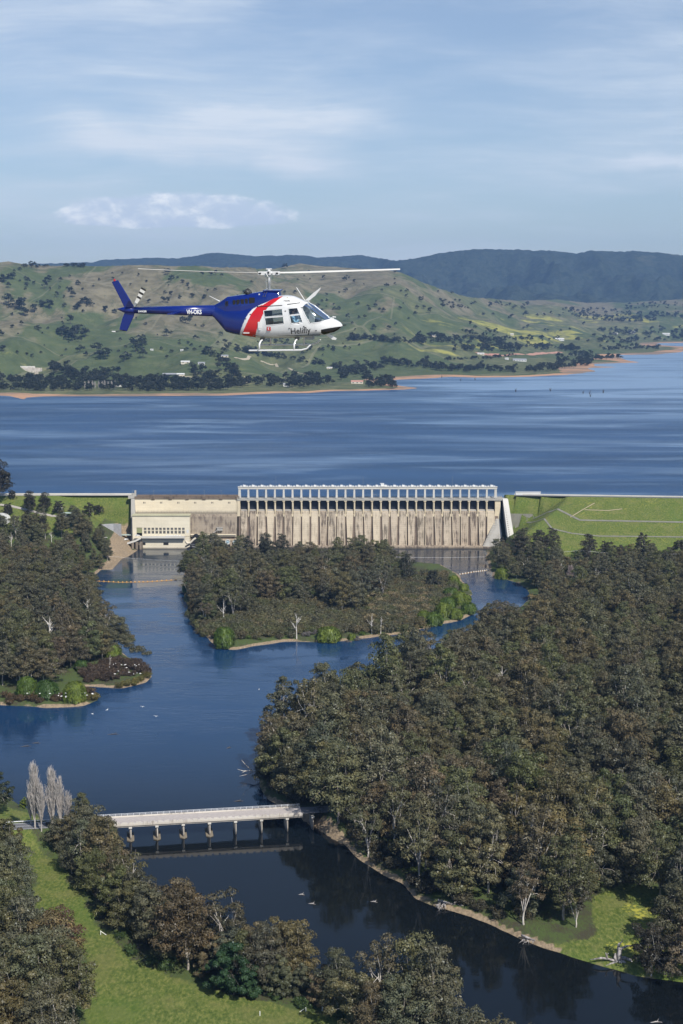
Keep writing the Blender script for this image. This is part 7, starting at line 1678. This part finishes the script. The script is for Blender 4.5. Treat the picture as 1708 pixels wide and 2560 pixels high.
# rock cut at the left
l = on_hill_many([(76, 930)])[0]
e = empty('rock_cut', l, 0, label='pale bare rock cutting above the far shore belt at the left', cat='quarry')
mb = MB(); rq = random.Random(3)
for i in range(-6, 7):
    for j in range(3): mb.box((i*4+rq.uniform(-1, 1), j*4, 2+j*3.2+abs(i)*-0.25), (5.2, 5, 5+rq.uniform(-1, 2)), rq.uniform(-.4, .4))
mb.build('rock_face', simple('pale_rock', (0.46, 0.42, 0.36), 0.95, 0, 0.25, 0.15), e)
mb = MB(); mb.bb(-26, 10, 9, 10, 10, 14); mb.build('wall', M['tower'], e)
# drowned trunks in the lake
for k, (px, py) in enumerate(((1152,952),(1290,980),(1474,985),(1476,992),(1458,984),(1508,983),(1376,978),(1188,950),(1104,945))):
    p_ = at(px, py, LAKE_Z); mb = MB(); rr2 = random.Random(k)
    for j in range(4): a_ = rr2.uniform(0, 6.28); mb.tube([(0, 0, -1), (math.cos(a_)*2, math.sin(a_)*2, rr2.uniform(4, 8))], [0.5, 0.2], 4)
    mb.build('drowned_stump', M['bark_dark'], None, tuple(p_), label='dark drowned stump in the lake, number %d from the left' % (sorted([1152,1290,1474,1476,1458,1508,1376,1188,1104]).index(px)+1), cat='stump', group='drowned stumps in the lake')

# ------------------------------------------------------------------ river furniture
ORW_ = 'first second third fourth fifth sixth seventh eighth ninth tenth eleventh twelfth thirteenth fourteenth fifteenth sixteenth seventeenth eighteenth nineteenth twentieth'.split()
def buoys(P, n, m, lab, grp, r=0.55):
    Q = [at(px, py, 0) for px, py in P]; mb = MB(); base = Q[0]
    mb.tube([q-base+Vector((0, 0, 0.08)) for q in Q], 0.12, 4); mb.build('boom_rope', M['float'], None, tuple(base), label='thin rope of the '+lab, cat='rope')
    proto = None
    for k in range(n):
        f = k/(n-1)*(len(Q)-1); i = min(int(f), len(Q)-2); p_ = Q[i].lerp(Q[i+1], f-i)
        if proto is None:
            b_ = MB(); b_.tube([(-r*0.9, 0, 0.2), (-r*0.5, 0, 0.2), (r*0.5, 0, 0.2), (r*0.9, 0, 0.2)], [r*0.3, r*0.7, r*0.7, r*0.3], 8); b_.tube([(0, 0, 0.6), (0, 0, 1.0)], 0.12, 5); proto = b_.mesh('buoy', m)
        w_ = 'left end' if k == 0 else 'right end' if k == n-1 else None
        obj('buoy', proto, None, tuple(p_), label='yellow float of the '+lab+(', at its '+w_ if w_ else ', '+ORW_[k]+' from the left'), cat='buoy', group=grp)
buoys([(224,1452),(300,1456),(365,1455),(440,1450)], 20, M['float'], 'long boom across the left channel', 'floats of the left boom', 0.62)
buoys([(1150,1436),(1185,1430),(1212,1427),(1238,1422)], 16, M['float_w'], 'short boom across the right channel', 'floats of the right boom', 0.55)
def branchy(name, segs, loc_px, m, label, cat, parts=False):
    x, y, z = on_ground(*loc_px); o = Vector((x, y, z)); mb = MB()
    for P, rd_ in segs: mb.tube(P, rd_, 6)
    return mb.build(name, m, None, tuple(o), smooth=True, label=label, cat=cat)
# big driftwood stump on the right bank: metres, x right, z up
DW = [([(0,0,-.5),(-.2,0,1.6),(.1,0,3.4),(-.3,.1,4.8)], [1.1,.9,.8,.65]), ([(.1,0,3.4),(.9,.1,4.4),(2.6,.2,5.1),(4.6,.3,5.2)], [.6,.45,.3,.12]), ([(-.3,.1,4.8),(.1,.1,6.0),(.9,0,6.9),(.8,0,7.8)], [.45,.25,.16,.07]), ([(-.3,.1,4.8),(-.5,0,5.6),(-.2,0,6.3)], [.4,.25,.1]),
      ([(0,0,.8),(2,-.5,1.1),(3.8,-1,.6),(4.6,-1.4,-1.2)], [.8,.55,.4,.2]), ([(0,0,.6),(1.2,-1,.2),(2.6,-1.6,-.8),(3.4,-2,-1.8)], [.7,.5,.35,.15]), ([(0,0,.4),(-1.4,-.6,-.4),(-3,-1,-.6),(-5,-1.4,-1.4)], [.6,.4,.3,.12]), ([(-1.3,-.3,-.3),(-1.5,-.2,1.4),(-1.3,0,2.6)], [.6,.5,.25]),
      ([(-1.2,-.4,.1),(-3.6,-.2,.6),(-6,0,.9),(-9.6,.2,.2)], [.45,.35,.4,.1]), ([(-4,-.2,.6),(-4.3,0,1.9),(-4.6,.1,2.8)], [.4,.3,.1]), ([(-4.2,0,2),(-3.6,.1,2.6)], [.2,.08]), ([(.6,-.8,.2),(.4,-2,-1),(-1,-2.6,-1.9),(-4.4,-3,-2.2)], [.4,.3,.2,.08]), ([(.8,-.6,.3),(1.8,-1.8,-1),(2.2,-2.4,-2)], [.4,.3,.12]), ([(0,-.5,.3),(0,-1.8,-1),(-.6,-2.4,-2)], [.4,.3,.12])]
branchy('driftwood_stump', DW, (1548, 2402), M['driftwood'], 'big grey driftwood stump with twisted roots and limbs on the sandy bank', 'driftwood')
rdw = random.Random(9)
def tangle(n, L_, seed):
    r_ = random.Random(seed); S_ = []
    S_.append(([(-L_*.3, 1.5, 1.2), (0, 0, .8), (L_*.5, -1, -.4)], [.45, .4, .15]))
    for k in range(n):
        a0 = Vector((r_.uniform(-L_*.3, L_*.5), r_.uniform(-1, 1), r_.uniform(0, 1.0))); d_ = Vector((r_.uniform(-.6, .8), r_.uniform(-1, -.2), r_.uniform(-.7, .25)))*L_*r_.uniform(.25, .5)
        m2 = a0+d_*.5+Vector((0, 0, r_.uniform(0, .8))); e_ = a0+d_; S_.append(([a0, m2, e_], [.25, .16, .05]))
        for j in range(3): b_ = m2.lerp(e_, r_.random()); S_.append(([b_, b_+Vector((r_.uniform(-1.5, 1.5), r_.uniform(-1.5, .3), r_.uniform(-1, .8)))], [.1, .03]))
    return S_
branchy('fallen_tree', tangle(16, 11, 1), (1118, 2262), M['driftwood'], 'fallen grey tree with its branches in the water on the right bank', 'fallen tree')
branchy('fallen_tree', tangle(9, 8, 2), (1322, 2352), M['driftwood'], 'smaller grey fallen trunk in the water right of the tangled one', 'fallen tree')
branchy('fallen_tree', tangle(9, 9, 3), (512, 1592), M['driftwood'], 'pale fallen branches at the lower left shore of the island', 'fallen tree')
branchy('fallen_tree', [([(0, 0, 2), (-4, 0, 3.5), (-8, 0, 3.2), (-11, 0, 4.2)], [.4, .3, .2, .06]), ([(-3, 0, 3.2), (-6, -1, 2), (-10, -1.5, 1.2)], [.3, .2, .06]), ([(-4, 0, 3.4), (-7, .5, 6), (-9, .5, 8.5)], [.25, .15, .05]), ([(-7, 0, 3.3), (-9, 0, 2.2)], [.15, .04])], (652, 1945), M['bark_pale'], 'white dead limbs reaching over the water above the bridge', 'fallen tree')
for k, (px, py, L_, a_) in enumerate(((754, 2237, 2.6, -.2), (780, 2260, 3.0, -.3), (64, 1866, 6, .2), (283, 1836, 7, .1), (596, 2003, 5, .1), (572, 1870, 3, .4), (1640, 2556, 4, .05), (935, 2255, 3, -.4), (90, 1858, 5, 0))):
    p_ = at(px, py, 0.0); mb = MB(); mb.tube([(-L_/2, 0, -.1), (0, .2, .25), (L_/2, 0, .05)], [.16, .2, .07], 7); mb.tube([(L_*.1, .1, .2), (L_*.25, .8, .8)], [.15, .05], 5)
    mb.build('floating_log', M['driftwood'] if k in (0, 1, 7, 6) else M['bark_dark'], None, tuple(p_-Vector((0, 0, 0.08))), (0, 0, a_), label=('grey' if k in (0, 1, 7, 6) else 'dark')+' log floating '+['left of a pair in the dark bend below the bridge', 'right of a pair in the dark bend below the bridge', 'near the left edge above the poplars', 'in midstream between island and bridge', 'in the river just above the bridge', 'as a dark stub near the right bank above the bridge', 'at the bottom right of the river', 'close to the right bank below the bridge', 'beside another near the left edge'][k], cat='log')
# birds
def bird_mesh(wing):
    mb = MB(); mb.tube([(-.45, 0, 0), (-.2, 0, .02), (.2, 0, .05), (.45, 0, .12), (.62, 0, .12)], [.03, .13, .14, .06, .02], 7)
    mb.tube([(-.45, 0, 0), (-.7, 0, 0)], [.05, .02], 4)
    if wing:
        for s in (-1, 1): mb.add([(-.15, s*.08, .08), (.2, s*.08, .1), (.15, s*.6, .35), (-.1, s*.6, .33), (.0, s*1.15, .2), (-.1, s*1.1, .2), (-.15, s*.08, .04), (.2, s*.08, .06), (.15, s*.6, .32), (-.1, s*.6, .3)], [(0, 1, 2, 3), (3, 2, 4, 5), (6, 9, 8, 7)])
    else: mb.tube([(-.5, 0, .02), (0, 0, .1), (.2, 0, .08)], [.04, .17, .12], 6); mb.tube([(.05, .05, 0), (.05, .05, -.3)], .02, 4); mb.tube([(.05, -.05, 0), (.05, -.05, -.3)], .02, 4)
    return mb.mesh('bird', M['bird'])
ORW = ['first','second','third','fourth','fifth','sixth','seventh','eighth','ninth','tenth','eleventh','twelfth','thirteenth','fourteenth','fifteenth','sixteenth','seventeenth','eighteenth','nineteenth','twentieth']
BF, BS = bird_mesh(True), bird_mesh(False)
for px, py, lb in ((231,1785,'left of four over the river by the shrubby point'),(268,1775,'second of four over the river by the shrubby point'),(356,1767,'third of four over the river by the shrubby point'),(390,1791,'right of four over the river by the shrubby point')):
    p_ = at(px, py, 5); o = obj('bird', BF, None, tuple(p_), (0.2, 0, px*1.1), label='white bird flying, '+lb, cat='bird', group='white birds flying over the river'); o.scale = (1.15,)*3
rb_ = random.Random(4)
for (cx_, cy_, sx2, sy2, n, zone) in ((315,1680,45,16,16,'the brown shrub point'),(180,1622,28,14,9,'the green willows of the left bank'),(190,1745,45,9,14,'the low left shore shrubs'),(90,1735,40,10,6,'the shrubs left of the weeping willow')):
    for k, (bx_, by_) in enumerate(sorted((cx_+rb_.uniform(-sx2, sx2), cy_+rb_.uniform(-sy2, sy2)+12) for _ in range(n))):
        x, y, z = on_ground(bx_, by_); o = obj('bird', BS, None, (x, y-2, z+rb_.uniform(4.2, 5.6)), (0, 0, rb_.uniform(0, 6)), label=ORW[k]+' white bird from the left perched on '+zone, cat='bird', group='white birds on '+zone); o.scale = (1.2,)*3
p_ = at(648, 1724, 0); obj('bird', BS, None, tuple(p_+Vector((0, 0, .2))), (0, 0, 1), label='white bird alone on the water right of the island tip', cat='bird')
# paddock posts with braces
for k, (px, py, lb) in enumerate(((252, 2338, 'white fence post with a brace beside the tree row on the paddock'), (765, 2531, 'left white braced fence post at the bottom of the paddock'), (806, 2528, 'right white braced fence post at the bottom of the paddock'), (650, 2540, 'thin white marker post standing alone at the paddock bottom'))):
    x, y, z = on_ground(px, py); mb = MB(); mb.tube([(0, 0, -.3), (0, 0, 1.5)], 0.13, 6)
    if k < 3: s_ = -1 if k == 1 else 1; mb.tube([(0, 0, 1.3), (s_*2.0, -.2, 0)], 0.09, 5)
    mb.build('fence_post', M['white_paint'], None, (x, y, z), label=lb, cat='post')
x, y, z = on_ground(78, 2330); branchy('fallen_tree', [([(-6, 0, 1), (-2, 0, 1.2), (0, 0, 1.6), (2, 0, .4)], [.3, .28, .2, .06]), ([(-1, 0, 1.4), (.5, .5, 2.6), (1.5, .5, 2.8)], [.18, .1, .04])], (70, 2320), WHITE, 'white fallen branch on the grass behind the red-brown gum', 'fallen branch')
# power line
def cable(name, A_, B_, sag, r, label):
    mb = MB(); P = []
    for k in range(17): f = k/16; p_ = A_.lerp(B_, f); P.append(p_-A_-Vector((0, 0, sag*4*f*(1-f))))
    mb.tube(P, r, 4); mb.build(name, M['rail'], None, tuple(A_), label=label, cat='power line')
PA, PB, PC = atY(828, 1383, 1235), atY(1450, 1376, 1180), atY(1800, 1378, 1150)
cable('power_line', PA, PB, 5.0, 0.07, 'thin pale power line hanging across the right river channel'); cable('power_line', PB, PC, 3.0, 0.07, 'thin pale power line over the forest below the embankment')
cable('power_line', atY(270, 1390, 1190), PA, 6, 0.04, 'faint power line from the left bank to the island')
for P_, lb in ((PA, 'slim power pole among the island trees'), (PB, 'slim power pole among the trees below the embankment')):
    g_ = gh(P_.x, P_.y); mb = MB(); mb.tube([(0, 0, g_-P_.z), (0, 0, .6)], [.25, .16], 6); mb.box((0, 0, .1), (3.2, .2, .25)); mb.build('power_pole', M['timber'], None, tuple(P_), label=lb, cat='power pole')
# yard on the far left: arched shed, masts, canopies, cars
x, y, z = on_ground(0, 1306); e = empty('arched_shed', (x, y, z), 0, label='white arched shed cut by the left edge below the crest road', cat='shed')
mb = MB(); n = 12; prof = [(-8.5*math.cos(math.pi*k/n), 7.4*math.sin(math.pi*k/n)) for k in range(n+1)]; mb.prism(prof, -9, 9, 'y'); mb.build('shell', M['roof_white'], e)
mb = MB(); mb.bb(2.2, 4.0, -9.1, -9.02, 0.3, 2.4); mb.build('window', M['win_dark'], e)
for k, (px, py) in enumerate(((36, 1328), (44, 1332), (52, 1330), (165, 1312), (178, 1314))):
    x, y, z = on_ground(px, py); mb = MB()
    for a_, b_ in ((-1, -1), (1, -1), (1, 1), (-1, 1)): mb.tube([(a_*.9, b_*.9, 0), (a_*.3, b_*.3, 9)], .09, 4)
    for zz in (2, 4, 6, 8): mb.box((0, 0, zz), (1.7-zz*.12, 1.7-zz*.12, .12))
    mb.box((0, 0, 9), (3.2, .3, .2)); mb.build('switchyard_mast', M['grey_metal'], None, (x, y, z), label='grey lattice mast of the switchyard, number %d from the left' % (k+1), cat='mast', group='lattice masts of the switchyard')
x, y, z = on_ground(156, 1303); mb = MB(); mb.tube([(0, 0, 0), (0, 0, 12)], [.16, .1], 6); mb.box((0, 0, 12), (1.6, .4, .25)); mb.build('flood_light_pole', M['tower'], None, (x, y, z), label='white flood light pole among the crest slope trees', cat='light pole')
for px, py, wd, lb in ((316, 1346, 14, 'pale green flat canopy roof beside the powerhouse yard'), (172, 1292, 14, 'pale shade roof on posts in the grass below the crest')):
    x, y, z = on_ground(px, py); e = empty('canopy', (x, y, z), 0.1, label=lb, cat='shelter'); mb = MB(); mb.bb(-wd/2, wd/2, -3, 3, 3.2, 3.5); mb.build('roof', simple('canopy_green', (0.42, 0.50, 0.46), 0.5), e)
    for a_ in (-1, 1):
        for b_ in (-1, 1): mb = MB(); mb.bb(a_*wd*.44-.1, a_*wd*.44+.1, b_*2.6-.1, b_*2.6+.1, -1, 3.2); mb.build('post', M['dark_metal'], e)
def car(loc_, rz, m, label):
    e = empty('parked_car', loc_, rz, label=label, cat='car')
    mb = MB(); mb.prism([(-2.2, .35), (2.2, .35), (2.25, .75), (1.9, .95), (.95, 1.0), (.45, 1.45), (-1.4, 1.48), (-2.0, 1.0), (-2.25, .9)], -.85, .85, 'y'); mb.build('body', m, e)
    mb = MB(); mb.prism([(.85, 1.02), (.45, 1.38), (-1.3, 1.4), (-1.75, 1.02)], -.87, .87, 'y'); mb.build('window', M['win_dark'], e)
    for a_ in (-1.35, 1.35):
        for b_ in (-.8, .8): mb = MB(); mb.tube([(a_, b_-.1, .34), (a_, b_+.1, .34)], .34, 10); mb.build('wheel', M['black'], e)
pc_ = atY(344, 1340.5, YP-4); car((pc_.x, pc_.y, pc_.z), 0.1, M['white_paint'], 'white car parked before the olive roller door of the powerhouse')
x, y, z = on_ground(262, 1346); car((x, y, z+.1), 0.3, M['white_paint'], 'white car parked under trees at the edge of the yard')
x, y, z = on_ground(316, 1351); car((x, y, z+.2), 1.2, M['white_paint'], 'white car parked beneath the pale green canopy')
xx = xat(1227, YF); car((xx, YC+1.5, z_top-1.25), 0, M['white_paint'], 'white car on the dam crest at the right end of the gantry')
q = RD_A.lerp(RD_B, 0.16); car((q.x, q.y, DECK_Z-.25), math.atan2(bd.y, bd.x), simple('car_dark', (0.03, 0.035, 0.045), 0.3), 'dark car on the road behind the trees left of the bridge')
# ------------------------------------------------------------------ haze
m, t = mat('haze'); pv = t.n('ShaderNodeVolumePrincipled', {'Color': (0.32, 0.56, 1.0, 1), 'Density': 4.4e-5, 'Anisotropy': 0.15})
t.n('ShaderNodeOutputMaterial', {1: pv})
mb = MB(); mb.bb(-8600, 8600, -200, 15900, -5.5, 900)
o = mb.build('haze', m); tag(o, kind='stuff')
